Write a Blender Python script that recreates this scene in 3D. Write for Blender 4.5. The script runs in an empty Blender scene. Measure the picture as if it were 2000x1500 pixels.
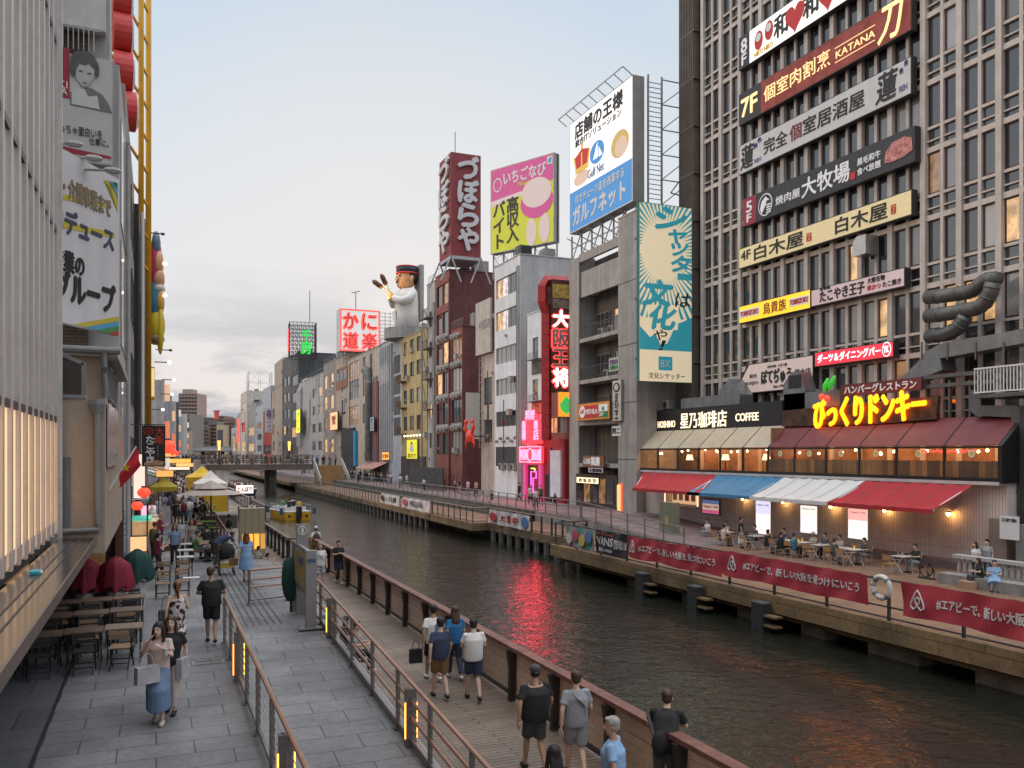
import bpy, bmesh, math, random
from mathutils import Vector as V, Matrix
from math import sin, cos, pi, radians
random.seed(7)
C = bpy.context.scene
# ---------------- camera, sky, sun, exposure ----------------
TH = radians(22.63); F = 1667.0; HZ = 885.0; CZ = 4.35
cam = bpy.data.cameras.new("camera"); co = bpy.data.objects.new("camera", cam); C.collection.objects.link(co)
cam.lens = 36 * F / 2000; cam.sensor_width = 36; cam.shift_y = (HZ - 750) / 2000
cam.clip_start = .1; cam.clip_end = 4000
co.location = (0, 0, CZ); co.rotation_euler = (pi / 2, 0, -TH); C.camera = co
C.view_settings.view_transform = 'Standard'; C.view_settings.look = 'None'
C.view_settings.exposure = 0.12; C.view_settings.gamma = 1
C.cycles.use_denoising = True
C.cycles.max_bounces = 6; C.cycles.sample_clamp_indirect = 4; C.cycles.caustics_reflective = False
SUN_EL, SUN_ROT = radians(15), radians(-74)
W = bpy.data.worlds.new("World"); C.world = W; W.use_nodes = True
nt = W.node_tree; N = nt.nodes; L = nt.links; N.clear()
def nd(t, **k):
    n = N.new(t)
    for a, b in k.items():
        if a in n.inputs: n.inputs[a].default_value = b
        else: setattr(n, a, b)
    return n
wo = nd('ShaderNodeOutputWorld'); bg = nd('ShaderNodeBackground', Strength=1.0)
tc = nd('ShaderNodeTexCoord'); sx = nd('ShaderNodeSeparateXYZ'); L.new(tc.outputs['Generated'], sx.inputs[0])
sky = nd('ShaderNodeTexSky', sky_type='NISHITA', sun_disc=False, sun_elevation=SUN_EL, sun_rotation=SUN_ROT, air_density=1.2, dust_density=1.5)
ra = nd('ShaderNodeValToRGB')
e = ra.color_ramp.elements
e[0].position = 0; e[0].color = (.68, .63, .62, 1); e[1].position = 1; e[1].color = (2.4, 2.43, 2.5, 1)  # zenith made brighter than a real sky, out of view, to lift the facades
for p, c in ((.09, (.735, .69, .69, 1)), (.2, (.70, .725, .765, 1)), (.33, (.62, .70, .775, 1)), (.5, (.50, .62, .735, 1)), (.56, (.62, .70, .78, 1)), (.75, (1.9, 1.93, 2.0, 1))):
    q = e.new(p); q.color = c
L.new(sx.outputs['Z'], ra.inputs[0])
# warm glow low over the right bank
vm = nd('ShaderNodeVectorMath', operation='DOT_PRODUCT'); L.new(tc.outputs['Generated'], vm.inputs[0]); gd = (fw0 := V((sin(TH - .12), cos(TH - .12), .19))).normalized(); vm.inputs[1].default_value = gd
gm = nd('ShaderNodeMapRange', **{'From Min': .93, 'From Max': 1.0, 'To Min': 0, 'To Max': .55}); L.new(vm.outputs['Value'], gm.inputs[0])
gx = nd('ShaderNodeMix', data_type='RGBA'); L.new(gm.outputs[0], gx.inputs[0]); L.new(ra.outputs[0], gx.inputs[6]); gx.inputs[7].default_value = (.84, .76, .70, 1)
# cloud layer: direction projected on a flat cloud deck
dv = nd('ShaderNodeMath', operation='ADD'); dv.inputs[1].default_value = .16; L.new(sx.outputs['Z'], dv.inputs[0])
sv = nd('ShaderNodeVectorMath', operation='DIVIDE'); L.new(tc.outputs['Generated'], sv.inputs[0])
cb = nd('ShaderNodeCombineXYZ'); [L.new(dv.outputs[0], cb.inputs[i]) for i in range(3)]; L.new(cb.outputs[0], sv.inputs[1])
mpn = nd('ShaderNodeMapping'); mpn.inputs['Scale'].default_value = (1.0, .95, .35); mpn.inputs['Location'].default_value = (3.1, 1.7, 0); L.new(sv.outputs[0], mpn.inputs[0])
n1 = nd('ShaderNodeTexNoise', Scale=1.15, Detail=9.0, Roughness=.56); L.new(mpn.outputs[0], n1.inputs['Vector'])
cr = nd('ShaderNodeMapRange', **{'From Min': .47, 'From Max': .60}); L.new(n1.outputs[0], cr.inputs[0])
low = nd('ShaderNodeMapRange', **{'From Min': .21, 'From Max': .06, 'To Min': .03, 'To Max': 1}); L.new(sx.outputs['Z'], low.inputs[0])
cm = nd('ShaderNodeMath', operation='MULTIPLY'); L.new(cr.outputs[0], cm.inputs[0]); L.new(low.outputs[0], cm.inputs[1])
cx = nd('ShaderNodeMix', data_type='RGBA'); L.new(cm.outputs[0], cx.inputs[0]); L.new(gx.outputs[2], cx.inputs[6]); cx.inputs[7].default_value = (.37, .39, .44, 1)
n2 = nd('ShaderNodeTexNoise', Scale=2.2, Detail=8.0, Roughness=.6); mp2 = nd('ShaderNodeMapping'); mp2.inputs['Scale'].default_value = (.6, .9, .4); L.new(sv.outputs[0], mp2.inputs[0]); L.new(mp2.outputs[0], n2.inputs['Vector'])
c2 = nd('ShaderNodeMapRange', **{'From Min': .5, 'From Max': .78, 'To Max': .4}); L.new(n2.outputs[0], c2.inputs[0])
cy = nd('ShaderNodeMix', data_type='RGBA'); L.new(c2.outputs[0], cy.inputs[0]); L.new(cx.outputs[2], cy.inputs[6]); cy.inputs[7].default_value = (.74, .70, .69, 1)
ad = nd('ShaderNodeMix', data_type='RGBA', blend_type='ADD'); ad.inputs[0].default_value = .008; L.new(cy.outputs[2], ad.inputs[6]); L.new(sky.outputs[0], ad.inputs[7])
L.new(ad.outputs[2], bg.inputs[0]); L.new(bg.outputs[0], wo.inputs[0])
sl = bpy.data.lights.new("sun", 'SUN'); sl.energy = .7; sl.angle = radians(24); sl.color = (1, .74, .54)
so = bpy.data.objects.new("sun", sl); C.collection.objects.link(so)
sd = V((sin(SUN_ROT) * cos(SUN_EL), cos(SUN_ROT) * cos(SUN_EL), sin(SUN_EL)))
so.rotation_euler = (-sd).to_track_quat('-Z', 'Y').to_euler(); so.location = (-30, 20, 60)

# ---------------- measuring helpers (points in the place, Y along the canal, X across it) ----------------
FW = V((sin(TH), cos(TH), 0)); RT = V((cos(TH), -sin(TH), 0)); CAM = V((0, 0, CZ))
def ray(px, py=HZ): return FW + RT * ((px - 1000) / F) + V((0, 0, (HZ - py) / F))
def atz(px, py, z): r = ray(px, py); return CAM + r * ((z - CZ) / r.z)
def atx(px, py, x): r = ray(px, py); return CAM + r * (x / r.x)
def aty(px, py, y): r = ray(px, py); return CAM + r * (y / r.y)
def atd(px, py, d): return CAM + ray(px, py) * d
def U(px, x): return atx(px, HZ, x).y
X_, Y_, Z_ = V((1, 0, 0)), V((0, 1, 0)), V((0, 0, 1))

# ---------------- materials ----------------
MATS = {}
def M(name, col=(.5, .5, .5), rough=.7, metal=0, var=.14, sc=1.2, streak=0, bump=0, bs=30, emit=0, ecol=None, spec=.4, rnd=0, alpha=1):
    if name in MATS: return MATS[name]
    m = bpy.data.materials.new(name); m.use_nodes = True; t = m.node_tree; n = t.nodes; l = t.links
    b = n['Principled BSDF']; b.inputs['Roughness'].default_value = rough; b.inputs['Metallic'].default_value = metal
    b.inputs['Specular IOR Level'].default_value = spec
    c4 = (*col, 1); b.inputs['Base Color'].default_value = c4
    last = None
    tcn = n.new('ShaderNodeTexCoord')
    def fac(scale, lo, hi, vec=None, det=5):
        nz = n.new('ShaderNodeTexNoise'); nz.inputs['Scale'].default_value = scale; nz.inputs['Detail'].default_value = det
        if vec:
            mp = n.new('ShaderNodeMapping'); mp.inputs['Scale'].default_value = vec; l.new(tcn.outputs['Object'], mp.inputs[0]); l.new(mp.outputs[0], nz.inputs['Vector'])
        else: l.new(tcn.outputs['Object'], nz.inputs['Vector'])
        r = n.new('ShaderNodeMapRange'); r.inputs['From Min'].default_value = .3; r.inputs['From Max'].default_value = .7
        r.inputs['To Min'].default_value = lo; r.inputs['To Max'].default_value = hi; l.new(nz.outputs[0], r.inputs[0]); return r.outputs[0]
    fs = []
    if var: fs += [fac(sc, 1 - var, 1 + var), fac(sc * 9, 1 - var * .6, 1 + var * .6)]
    if streak: fs.append(fac(1, 1 - streak, 1.05, (2.2, 2.2, .09), 7))
    if rnd:
        oi = n.new('ShaderNodeObjectInfo'); r = n.new('ShaderNodeMapRange'); r.inputs['To Min'].default_value = 1 - rnd; r.inputs['To Max'].default_value = 1 + rnd
        l.new(oi.outputs['Random'], r.inputs[0]); fs.append(r.outputs[0])
    if fs:
        f = fs[0]
        for g in fs[1:]:
            mu = n.new('ShaderNodeMath'); mu.operation = 'MULTIPLY'; l.new(f, mu.inputs[0]); l.new(g, mu.inputs[1]); f = mu.outputs[0]
        vs = n.new('ShaderNodeVectorMath'); vs.operation = 'SCALE'; vs.inputs[0].default_value = col; l.new(f, vs.inputs['Scale'])
        l.new(vs.outputs[0], b.inputs['Base Color'])
        if rough > .3 and var:
            rr = n.new('ShaderNodeMapRange'); rr.inputs['From Min'].default_value = .7; rr.inputs['From Max'].default_value = 1.3; rr.inputs['To Min'].default_value = min(1, rough + .1); rr.inputs['To Max'].default_value = max(.05, rough - .12)
            l.new(fs[0], rr.inputs[0]); l.new(rr.outputs[0], b.inputs['Roughness'])
    if bump:
        nz = n.new('ShaderNodeTexNoise'); nz.inputs['Scale'].default_value = bs; nz.inputs['Detail'].default_value = 6; l.new(tcn.outputs['Object'], nz.inputs['Vector'])
        bp = n.new('ShaderNodeBump'); bp.inputs['Strength'].default_value = bump; bp.inputs['Distance'].default_value = .02; l.new(nz.outputs[0], bp.inputs['Height']); l.new(bp.outputs[0], b.inputs['Normal'])
    if emit:
        b.inputs['Emission Color'].default_value = (*(ecol or col), 1); b.inputs['Emission Strength'].default_value = emit
    if alpha < 1: b.inputs['Alpha'].default_value = alpha
    MATS[name] = m; return m
def glow(name, col, s, base=None): return M(name, base or tuple(min(.9, c) for c in col), .5, var=0, emit=s, ecol=col)
def pattern(name, kind, c1, c2, cm, w, h, mortar, rough=.75, axes='xy', bump=.3, dirt=.25, offset=.5, metal=0, bias=0, wet=0):
    """brick-pattern surface: pavers, planks, tiles. axes says which object axes carry the pattern."""
    if name in MATS: return MATS[name]
    m = bpy.data.materials.new(name); m.use_nodes = True; t = m.node_tree; n = t.nodes; l = t.links; b = n['Principled BSDF']
    g = n.new('ShaderNodeNewGeometry'); s = n.new('ShaderNodeSeparateXYZ'); l.new(g.outputs['Position'], s.inputs[0])
    cbn = n.new('ShaderNodeCombineXYZ'); l.new(s.outputs[axes[0].upper()], cbn.inputs[0]); l.new(s.outputs[axes[1].upper()], cbn.inputs[1])
    k = n.new('ShaderNodeTexBrick'); k.offset = offset; k.inputs['Scale'].default_value = 1; k.inputs['Brick Width'].default_value = w; k.inputs['Row Height'].default_value = h
    k.inputs['Mortar Size'].default_value = mortar; k.inputs['Color1'].default_value = (*c1, 1); k.inputs['Color2'].default_value = (*c2, 1); k.inputs['Mortar'].default_value = (*cm, 1); k.inputs['Bias'].default_value = bias
    l.new(cbn.outputs[0], k.inputs['Vector'])
    nz = n.new('ShaderNodeTexNoise'); nz.inputs['Scale'].default_value = .55; nz.inputs['Detail'].default_value = 8; l.new(g.outputs['Position'], nz.inputs['Vector'])
    r = n.new('ShaderNodeMapRange'); r.inputs['From Min'].default_value = .3; r.inputs['From Max'].default_value = .7; r.inputs['To Min'].default_value = 1 - dirt; r.inputs['To Max'].default_value = 1 + dirt; l.new(nz.outputs[0], r.inputs[0])
    n3 = n.new('ShaderNodeTexNoise'); n3.inputs['Scale'].default_value = 9; n3.inputs['Detail'].default_value = 6; n3.inputs['Roughness'].default_value = .7; l.new(g.outputs['Position'], n3.inputs['Vector'])
    r3 = n.new('ShaderNodeMapRange'); r3.inputs['From Min'].default_value = .3; r3.inputs['From Max'].default_value = .7; r3.inputs['To Min'].default_value = 1 - dirt * .7; r3.inputs['To Max'].default_value = 1 + dirt * .7; l.new(n3.outputs[0], r3.inputs[0])
    mu = n.new('ShaderNodeMath'); mu.operation = 'MULTIPLY'; l.new(r.outputs[0], mu.inputs[0]); l.new(r3.outputs[0], mu.inputs[1])
    vs = n.new('ShaderNodeVectorMath'); vs.operation = 'SCALE'; l.new(k.outputs['Color'], vs.inputs[0]); l.new(mu.outputs[0], vs.inputs['Scale']); l.new(vs.outputs[0], b.inputs['Base Color'])
    rr = n.new('ShaderNodeMapRange'); rr.inputs['From Min'].default_value = .3; rr.inputs['From Max'].default_value = .7; rr.inputs['To Min'].default_value = rough + .12; rr.inputs['To Max'].default_value = rough - .15 - wet; l.new(nz.outputs[0], rr.inputs[0]); l.new(rr.outputs[0], b.inputs['Roughness'])
    b.inputs['Metallic'].default_value = metal
    ma = n.new('ShaderNodeMath'); ma.operation = 'MULTIPLY_ADD'; ma.inputs[1].default_value = .35; l.new(n3.outputs[0], ma.inputs[0]); iv = n.new('ShaderNodeMath'); iv.operation = 'SUBTRACT'; iv.inputs[0].default_value = 1; l.new(k.outputs['Fac'], iv.inputs[1]); l.new(iv.outputs[0], ma.inputs[2])
    bp = n.new('ShaderNodeBump'); bp.inputs['Strength'].default_value = bump; bp.inputs['Distance'].default_value = .01; l.new(ma.outputs[0], bp.inputs['Height']); l.new(bp.outputs[0], b.inputs['Normal'])
    MATS[name] = m; return m

# ---------------- mesh builder ----------------
LOC = {}
class MB:
    def __init__(s): s.v = []; s.f = []; s.m = []
    def poly(s, pts, mi=0):
        i = len(s.v); s.v += [tuple(p) for p in pts]; s.f.append(tuple(range(i, i + len(pts)))); s.m.append(mi); return s
    def box(s, x0, y0, z0, x1, y1, z1, mi=0):
        return s.obox(V((min(x0, x1), min(y0, y1), min(z0, z1))), X_ * abs(x1 - x0), Y_ * abs(y1 - y0), Z_ * abs(z1 - z0), mi)
    def obox(s, o, a, b, c, mi=0):
        o = V(o); i = len(s.v)
        if a.cross(b).dot(c) < 0: a, b = b, a
        s.v += [tuple(p) for p in (o, o + a, o + a + b, o + b, o + c, o + a + c, o + a + b + c, o + b + c)]
        for q in ((0, 3, 2, 1), (4, 5, 6, 7), (0, 1, 5, 4), (1, 2, 6, 5), (2, 3, 7, 6), (3, 0, 4, 7)): s.f.append(tuple(i + j for j in q)); s.m.append(mi)
        return s
    def bar(s, p, q, w, h=None, mi=0, up=Z_):
        p, q = V(p), V(q); d = q - p; h = h or w
        a = d.cross(up)
        if a.length < 1e-5: a = d.cross(X_)
        a = a.normalized() * w; b = a.cross(d).normalized() * h
        return s.obox(p - a / 2 - b / 2, d, a, b, mi)
    def tube(s, pts, r, n=8, mi=0, side=None, flat=1, cap=True):
        pts = [V(p) for p in pts]; k = len(pts); i0 = len(s.v)
        rs = r if isinstance(r, (list, tuple)) else [r] * k
        fs = flat if isinstance(flat, (list, tuple)) else [flat] * k
        prev = None
        for j, p in enumerate(pts):
            d = (pts[min(j + 1, k - 1)] - pts[max(j - 1, 0)])
            if d.length < 1e-6: d = Z_.copy()
            d.normalize()
            a = V(side) if side is not None else (prev if prev is not None else (d.cross(Z_) if abs(d.z) < .95 else d.cross(Y_)))
            a = a - d * a.dot(d)
            if a.length < 1e-4: a = d.orthogonal()
            a.normalize(); prev = a; b = d.cross(a)
            for q in range(n):
                t = 2 * pi * q / n; s.v.append(tuple(p + a * (cos(t) * rs[j]) + b * (sin(t) * rs[j] * fs[j])))
        for j in range(k - 1):
            for q in range(n):
                A = i0 + j * n + q; B = i0 + j * n + (q + 1) % n; s.f.append((A, B, B + n, A + n)); s.m.append(mi)
        if cap:
            s.f.append(tuple(i0 + q for q in range(n))[::-1]); s.m.append(mi); s.f.append(tuple(i0 + (k - 1) * n + q for q in range(n))); s.m.append(mi)
        return s
    def ball(s, c, r, n=10, mi=0, R=None):
        c = V(c); r = V(r) if not isinstance(r, (int, float)) else V((r, r, r)); i0 = len(s.v); k = max(4, n // 2)
        for j in range(1, k):
            t = pi * j / k
            for q in range(n):
                p = 2 * pi * q / n; w = V((r.x * sin(t) * cos(p), r.y * sin(t) * sin(p), r.z * cos(t))); s.v.append(tuple(c + (R @ w if R else w)))
        w0 = V((0, 0, r.z)); s.v.append(tuple(c + (R @ w0 if R else w0))); s.v.append(tuple(c - (R @ w0 if R else w0))); T = i0 + (k - 1) * n
        for j in range(k - 2):
            for q in range(n):
                A = i0 + j * n + q; B = i0 + j * n + (q + 1) % n; s.f.append((A, A + n, B + n, B)); s.m.append(mi)
        for q in range(n):
            s.f.append((T, i0 + q, i0 + (q + 1) % n)); s.m.append(mi)
            A = i0 + (k - 2) * n; s.f.append((A + q, T + 1, A + (q + 1) % n)); s.m.append(mi)
        return s
    def lathe(s, prof, c, n=16, mi=0):
        return s.tube([V(c) + Z_ * z for r, z in prof], [max(r, .001) for r, z in prof], n, mi, side=X_)
    def prism(s, pts2, o, a, b, n, mi=0):
        """outline in the plane (a, b) from o, given thickness n"""
        o = V(o); A = [o + a * p[0] + b * p[1] for p in pts2]; k = len(A); i = len(s.v)
        if sum(pts2[j][0] * pts2[(j + 1) % k][1] - pts2[(j + 1) % k][0] * pts2[j][1] for j in range(k)) * a.cross(b).dot(n) < 0: A = A[::-1]
        s.v += [tuple(p) for p in A] + [tuple(p + n) for p in A]
        s.f.append(tuple(range(i, i + k))[::-1]); s.m.append(mi); s.f.append(tuple(range(i + k, i + 2 * k))); s.m.append(mi)
        for j in range(k): s.f.append((i + j, i + (j + 1) % k, i + k + (j + 1) % k, i + k + j)); s.m.append(mi)
        return s
    def build(s, name, mats, parent=None, smooth=False, local=False):
        me = bpy.data.meshes.new(name); mats = mats if isinstance(mats, (list, tuple)) else [mats]
        o = bpy.data.objects.new(name, me); C.collection.objects.link(o)
        if local: c = V((0, 0, 0)); vs = s.v
        else:
            lo = [min(v[i] for v in s.v) for i in range(3)]; hi = [max(v[i] for v in s.v) for i in range(3)]
            c = V(((lo[0] + hi[0]) / 2, (lo[1] + hi[1]) / 2, lo[2])); vs = [(v[0] - c.x, v[1] - c.y, v[2] - c.z) for v in s.v]
        me.from_pydata(vs, [], s.f)
        for m in mats: me.materials.append(m)
        if len(mats) > 1: me.polygons.foreach_set('material_index', s.m)
        if smooth: me.polygons.foreach_set('use_smooth', [True] * len(s.f))
        if parent is not None:
            o.parent = parent
            o.location = c if local else c - LOC.get(parent.name, V((0, 0, 0)))
        else: o.location = c
        LOC[o.name] = c.copy() if not local else V((0, 0, 0))
        return o
def tag(o, label, cat, group=None, kind=None):
    o['label'] = label; o['category'] = cat
    if group: o['group'] = group
    if kind: o['kind'] = kind
    return o
def struct(o, kind='structure'): o['kind'] = kind; return o
def empty(name, loc, label, cat, group=None, rz=0):
    o = bpy.data.objects.new(name, None); C.collection.objects.link(o); o.location = loc; o.rotation_euler = (0, 0, rz); o.empty_display_size = .2
    LOC[o.name] = V(loc); return tag(o, label, cat, group)
def copy_tree(o, parent=None):
    c = o.copy(); C.collection.objects.link(c)
    if parent is not None: c.parent = parent
    for ch in list(o.children): copy_tree(ch, c)
    return c
# meshes that need a modifier or a font are evaluated in a scratch scene
TMP = bpy.data.scenes.new("scratch")
def evaluate(ob):
    TMP.collection.objects.link(ob); vl = TMP.view_layers[0]; vl.update(); dg = vl.depsgraph
    me = bpy.data.meshes.new_from_object(ob.evaluated_get(dg)); dat = ob.data; isf = ob.type == 'FONT'
    bpy.data.objects.remove(ob)
    (bpy.data.curves if isf else bpy.data.meshes).remove(dat); return me
AM = None
def textmesh(s, bold=0, ext=.0, vertical=False, shear=0):
    cu = bpy.data.curves.new("t", 'FONT'); cu.body = '\n'.join(s) if vertical else s; cu.size = 1; cu.offset = bold; cu.extrude = ext
    cu.resolution_u = 3; cu.shear = shear
    cu.align_x = 'CENTER' if vertical else 'LEFT'
    if vertical: cu.space_line = .92
    return evaluate(bpy.data.objects.new("t", cu))
def letter(root, s, O, R, box, mat, bold=.012, depth=.03, proud=.012, vertical=False, name='lettering', shear=0, skew=0, label=None, warp=None):
    """writing fitted into box=(a0,b0,a1,b1) metres on the plane through O with right vector R"""
    me = textmesh(s, 0, 0, vertical, shear)
    if not len(me.vertices): return None
    xs = [v.co.x for v in me.vertices]; ys = [v.co.y for v in me.vertices]; x0, x1, y0, y1 = min(xs), max(xs), min(ys), max(ys)
    a0, b0, a1, b1 = box; Nn = R.cross(Z_); mb = MB()
    if AM: a0, a1 = AM(a0), AM(a1)
    sxx = (a1 - a0) / max(x1 - x0, 1e-4); syy = (b1 - b0) / max(y1 - y0, 1e-4)
    P = [V(O) + R * (a0 + (v.co.x - x0) * sxx) + Z_ * (b0 + (v.co.y - y0) * syy + skew * (v.co.x - x0) * sxx) + Nn * (proud + depth + (warp(a0 + (v.co.x - x0) * sxx, b0 + (v.co.y - y0) * syy) if warp else 0)) for v in me.vertices]
    k = len(P); fl = []; ec = {}
    for p in me.polygons:
        vs = tuple(p.vertices)
        if p.normal.z < 0: vs = vs[::-1]
        fl.append(vs)
        for i in range(len(vs)): ec[(vs[i], vs[(i + 1) % len(vs)])] = 1
    ed = [(a, b) for (a, b) in ec if (b, a) not in ec]
    bw = bold * (b1 - b0) / (len(s) if vertical else 1)   # strokes are thickened by slightly shifted layers
    for i, (da, db) in enumerate(((0, 0), (1, .2), (-1, -.2), (.2, 1), (-.2, -1)) if bold > .004 else ((0, 0),)):
        sh_ = R.normalized() * (da * bw) + Z_ * (db * bw) - Nn * (.0015 * i); base = len(mb.v)
        mb.v += [tuple(p + sh_) for p in P] + [tuple(p + sh_ - Nn * depth) for p in P]
        for vs in fl: mb.f.append(tuple(base + q for q in vs)); mb.m.append(0)
        for (a, b) in ed: mb.f.append((base + b, base + a, base + a + k, base + b + k)); mb.m.append(0)
    bpy.data.meshes.remove(me)
    o = mb.build(name, mat, root)
    if label: o['label'] = label
    return o
def panel(mb, O, R, a0, b0, a1, b1, t, mi=0, proud=0):
    """box on a plane: a,b range, thickness t outwards"""
    Nn = R.cross(Z_); return mb.obox(V(O) + R * a0 + Z_ * b0 + Nn * proud, R * (a1 - a0), Z_ * (b1 - b0), Nn * t, mi)
def sign(name, label, O, R, w, h, face, frame, t=.25, rim=.05, cat='sign', group=None):
    """box sign whose front plane passes through O (bottom left); the box goes back by t"""
    Nn = R.cross(Z_); mb = MB(); mb.obox(V(O) - Nn * t, R * w, Z_ * h, Nn * (t - .004))
    root = mb.build(name, frame); tag(root, label, cat, group)
    f = MB(); panel(f, O, R, rim, rim, w - rim, h - rim, .004, 0, -.002); f.build('face', face, root)
    return root
RR = V((0, -1, 0)); RP = V((1, 0, 0))   # reading direction on right-bank fronts / on walls that face down the canal
def facade(mb, O, R, w, h, holes, rec=.18, mi=0, mr=0):
    Nn = R.cross(Z_); O = V(O)
    xs = sorted({0, w, *[q for b in holes for q in (b[0], b[2])]}); ys = sorted({0, h, *[q for b in holes for q in (b[1], b[3])]})
    pt = lambda a, b, d=0: O + R * a + Z_ * b - Nn * d
    for j in range(len(ys) - 1):
        run = None
        for i in range(len(xs) - 1):
            cx_, cy_ = (xs[i] + xs[i + 1]) / 2, (ys[j] + ys[j + 1]) / 2
            inh = any(b[0] < cx_ < b[2] and b[1] < cy_ < b[3] for b in holes)
            if not inh and run is None: run = xs[i]
            if run is not None and (inh or i == len(xs) - 2):
                e_ = xs[i] if inh else xs[i + 1]
                mb.poly([pt(run, ys[j]), pt(e_, ys[j]), pt(e_, ys[j + 1]), pt(run, ys[j + 1])], mi); run = None
    for a0, b0, a1, b1 in holes:
        q = [(a0, b0), (a1, b0), (a1, b1), (a0, b1)]
        for i in range(4):
            p, r_ = q[i], q[(i + 1) % 4]; mb.poly([pt(*r_), pt(*p), pt(*p, rec), pt(*r_, rec)], mr)
    return mb
WN = {}
def window(root, O, R, b, rec, fmat, pmat, nx=2, ny=1, fw_=.05, stuff=None):
    """frame in a wall opening, with its pane as a sub-part"""
    Nn = R.cross(Z_); a0, b0, a1, b1 = b; Q = V(O) - Nn * rec
    mb = MB() if stuff is None else stuff
    fr = lambda x0, y0, x1, y1: panel(mb, Q, R, x0, y0, x1, y1, .06)
    fr(a0, b0, a0 + fw_, b1); fr(a1 - fw_, b0, a1, b1); fr(a0 + fw_, b0, a1 - fw_, b0 + fw_); fr(a0 + fw_, b1 - fw_, a1 - fw_, b1)
    for i in range(1, nx): x = a0 + (a1 - a0) * i / nx; fr(x - fw_ * .5, b0 + fw_, x + fw_ * .5, b1 - fw_)
    for j in range(1, ny): y = b0 + (b1 - b0) * j / ny; panel(mb, Q, R, a0 + fw_, y - fw_ * .45, a1 - fw_, y + fw_ * .45, .05)
    if stuff is not None: panel(mb, Q, R, a0 + .01, b0 + .01, a1 - .01, b1 - .01, .02, 1); return None
    o = mb.build('window', fmat, root)
    panel(MB(), Q, R, a0 + .01, b0 + .01, a1 - .01, b1 - .01, .02).build('pane', pmat, o)
    return o
# ---------------- ground, canal, promenades ----------------
concrete = M('concrete', (.27, .26, .25), .8, var=.18, streak=.3, bump=.2)
dkconc = M('dark_concrete', (.10, .095, .085), .8, var=.3, streak=.5, bump=.3)
steel = M('steel', (.30, .29, .28), .42, .8, var=.2)
dksteel = M('dark_steel', (.07, .068, .07), .45, .6, var=.2)
bronze = M('bronze', (.36, .21, .15), .42, .35, var=.15)
paver = pattern('paver', 'b', (.165, .167, .175), (.14, .142, .149), (.05, .05, .052), 1.05, .6, .012, .6, 'xy', .35, .34, wet=.04)
paver2 = pattern('paver_border', 'b', (.12, .125, .14), (.095, .10, .112), (.03, .03, .035), 1.4, 1.1, .01, .5, 'xy', .3, .3, wet=.1)
plank = pattern('deck_planks', 'b', (.205, .150, .110), (.15, .112, .085), (.022, .017, .014), 2.9, .135, .012, .62, 'xy', .5, .3)
plank_r = pattern('deck_planks_far', 'b', (.24, .14, .085), (.19, .11, .07), (.06, .035, .02), 2.2, .15, .01, .7, 'xy', .4, .25)
pink = pattern('pink_paver', 'b', (.24, .17, .165), (.19, .15, .15), (.07, .06, .06), .6, .3, .012, .6, 'xy', .2, .25)
timber = pattern('timber_beam', 'b', (.20, .13, .062), (.15, .10, .052), (.05, .034, .02), 3.0, .55, .014, .75, 'yz', .5, .45)
WZ = -2.15
struct(MB().poly([(-1500, -300, -3.2), (1500, -300, -3.2), (1500, 2500, -3.2), (-1500, 2500, -3.2)]).build('ground', dkconc))
# water: dark green canal with wind ripples as relief
wm = bpy.data.materials.new('canal_water'); wm.use_nodes = True; t = wm.node_tree; b = t.nodes['Principled BSDF']
b.inputs['Base Color'].default_value = (.015, .016, .012, 1); b.inputs['Roughness'].default_value = .06; b.inputs['IOR'].default_value = 1.46; b.inputs['Specular IOR Level'].default_value = .85
g = t.nodes.new('ShaderNodeNewGeometry'); hs = None
for sc_, ax, wgt, dist in ((.55, (1, .8, 1), 1.0, .6), (1.3, (1, 1.3, 1), .9, 1.2), (4.2, (1, 1.5, 1), .34, 1.6)):
    mp = t.nodes.new('ShaderNodeMapping'); mp.inputs['Scale'].default_value = ax; mp.inputs['Rotation'].default_value = (0, 0, .35 * sc_); t.links.new(g.outputs['Position'], mp.inputs[0])
    nz = t.nodes.new('ShaderNodeTexNoise'); nz.inputs['Scale'].default_value = sc_; nz.inputs['Detail'].default_value = 2; nz.inputs['Distortion'].default_value = dist; t.links.new(mp.outputs[0], nz.inputs['Vector'])
    mu = t.nodes.new('ShaderNodeMath'); mu.operation = 'MULTIPLY_ADD'; mu.inputs[1].default_value = wgt; t.links.new(nz.outputs[0], mu.inputs[0])
    if hs: t.links.new(hs, mu.inputs[2])
    else: mu.inputs[2].default_value = 0
    hs = mu.outputs[0]
bp = t.nodes.new('ShaderNodeBump'); bp.inputs['Strength'].default_value = 1; bp.inputs['Distance'].default_value = .05; t.links.new(hs, bp.inputs['Height']); t.links.new(bp.outputs[0], b.inputs['Normal'])
struct(MB().poly([(3.5, -40, WZ), (36, -40, WZ), (36, 900, WZ), (3.5, 900, WZ)]).build('water', wm))

def slab(name, outline, ztop, zbot, mats, kind='structure'):
    mb = MB(); k = len(outline); mb.poly([(x, y, ztop) for x, y in outline], 0)
    for i in range(k):
        a, b2 = outline[i], outline[(i + 1) % k]; mb.poly([(a[0], a[1], zbot), (b2[0], b2[1], zbot), (b2[0], b2[1], ztop), (a[0], a[1], ztop)], 1)
    return struct(mb.build(name, mats), kind)
slab('promenade', [(-1.62, -20), (1.5, -20), (1.5, 22), (3.9, 22), (3.9, 142), (2, 144), (2, 600), (-1.62, 600)], 0, -3, [paver, dkconc])
slab('promenade_border', [(-45, -20), (-1.62, -20), (-1.62, 600), (-45, 600)], 0, -3, [paver2, dkconc])
MBs = MB().box(-1.64, -20, .0, -1.58, 60, .004); struct(MBs.build('pavement_drain', dksteel))
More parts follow.
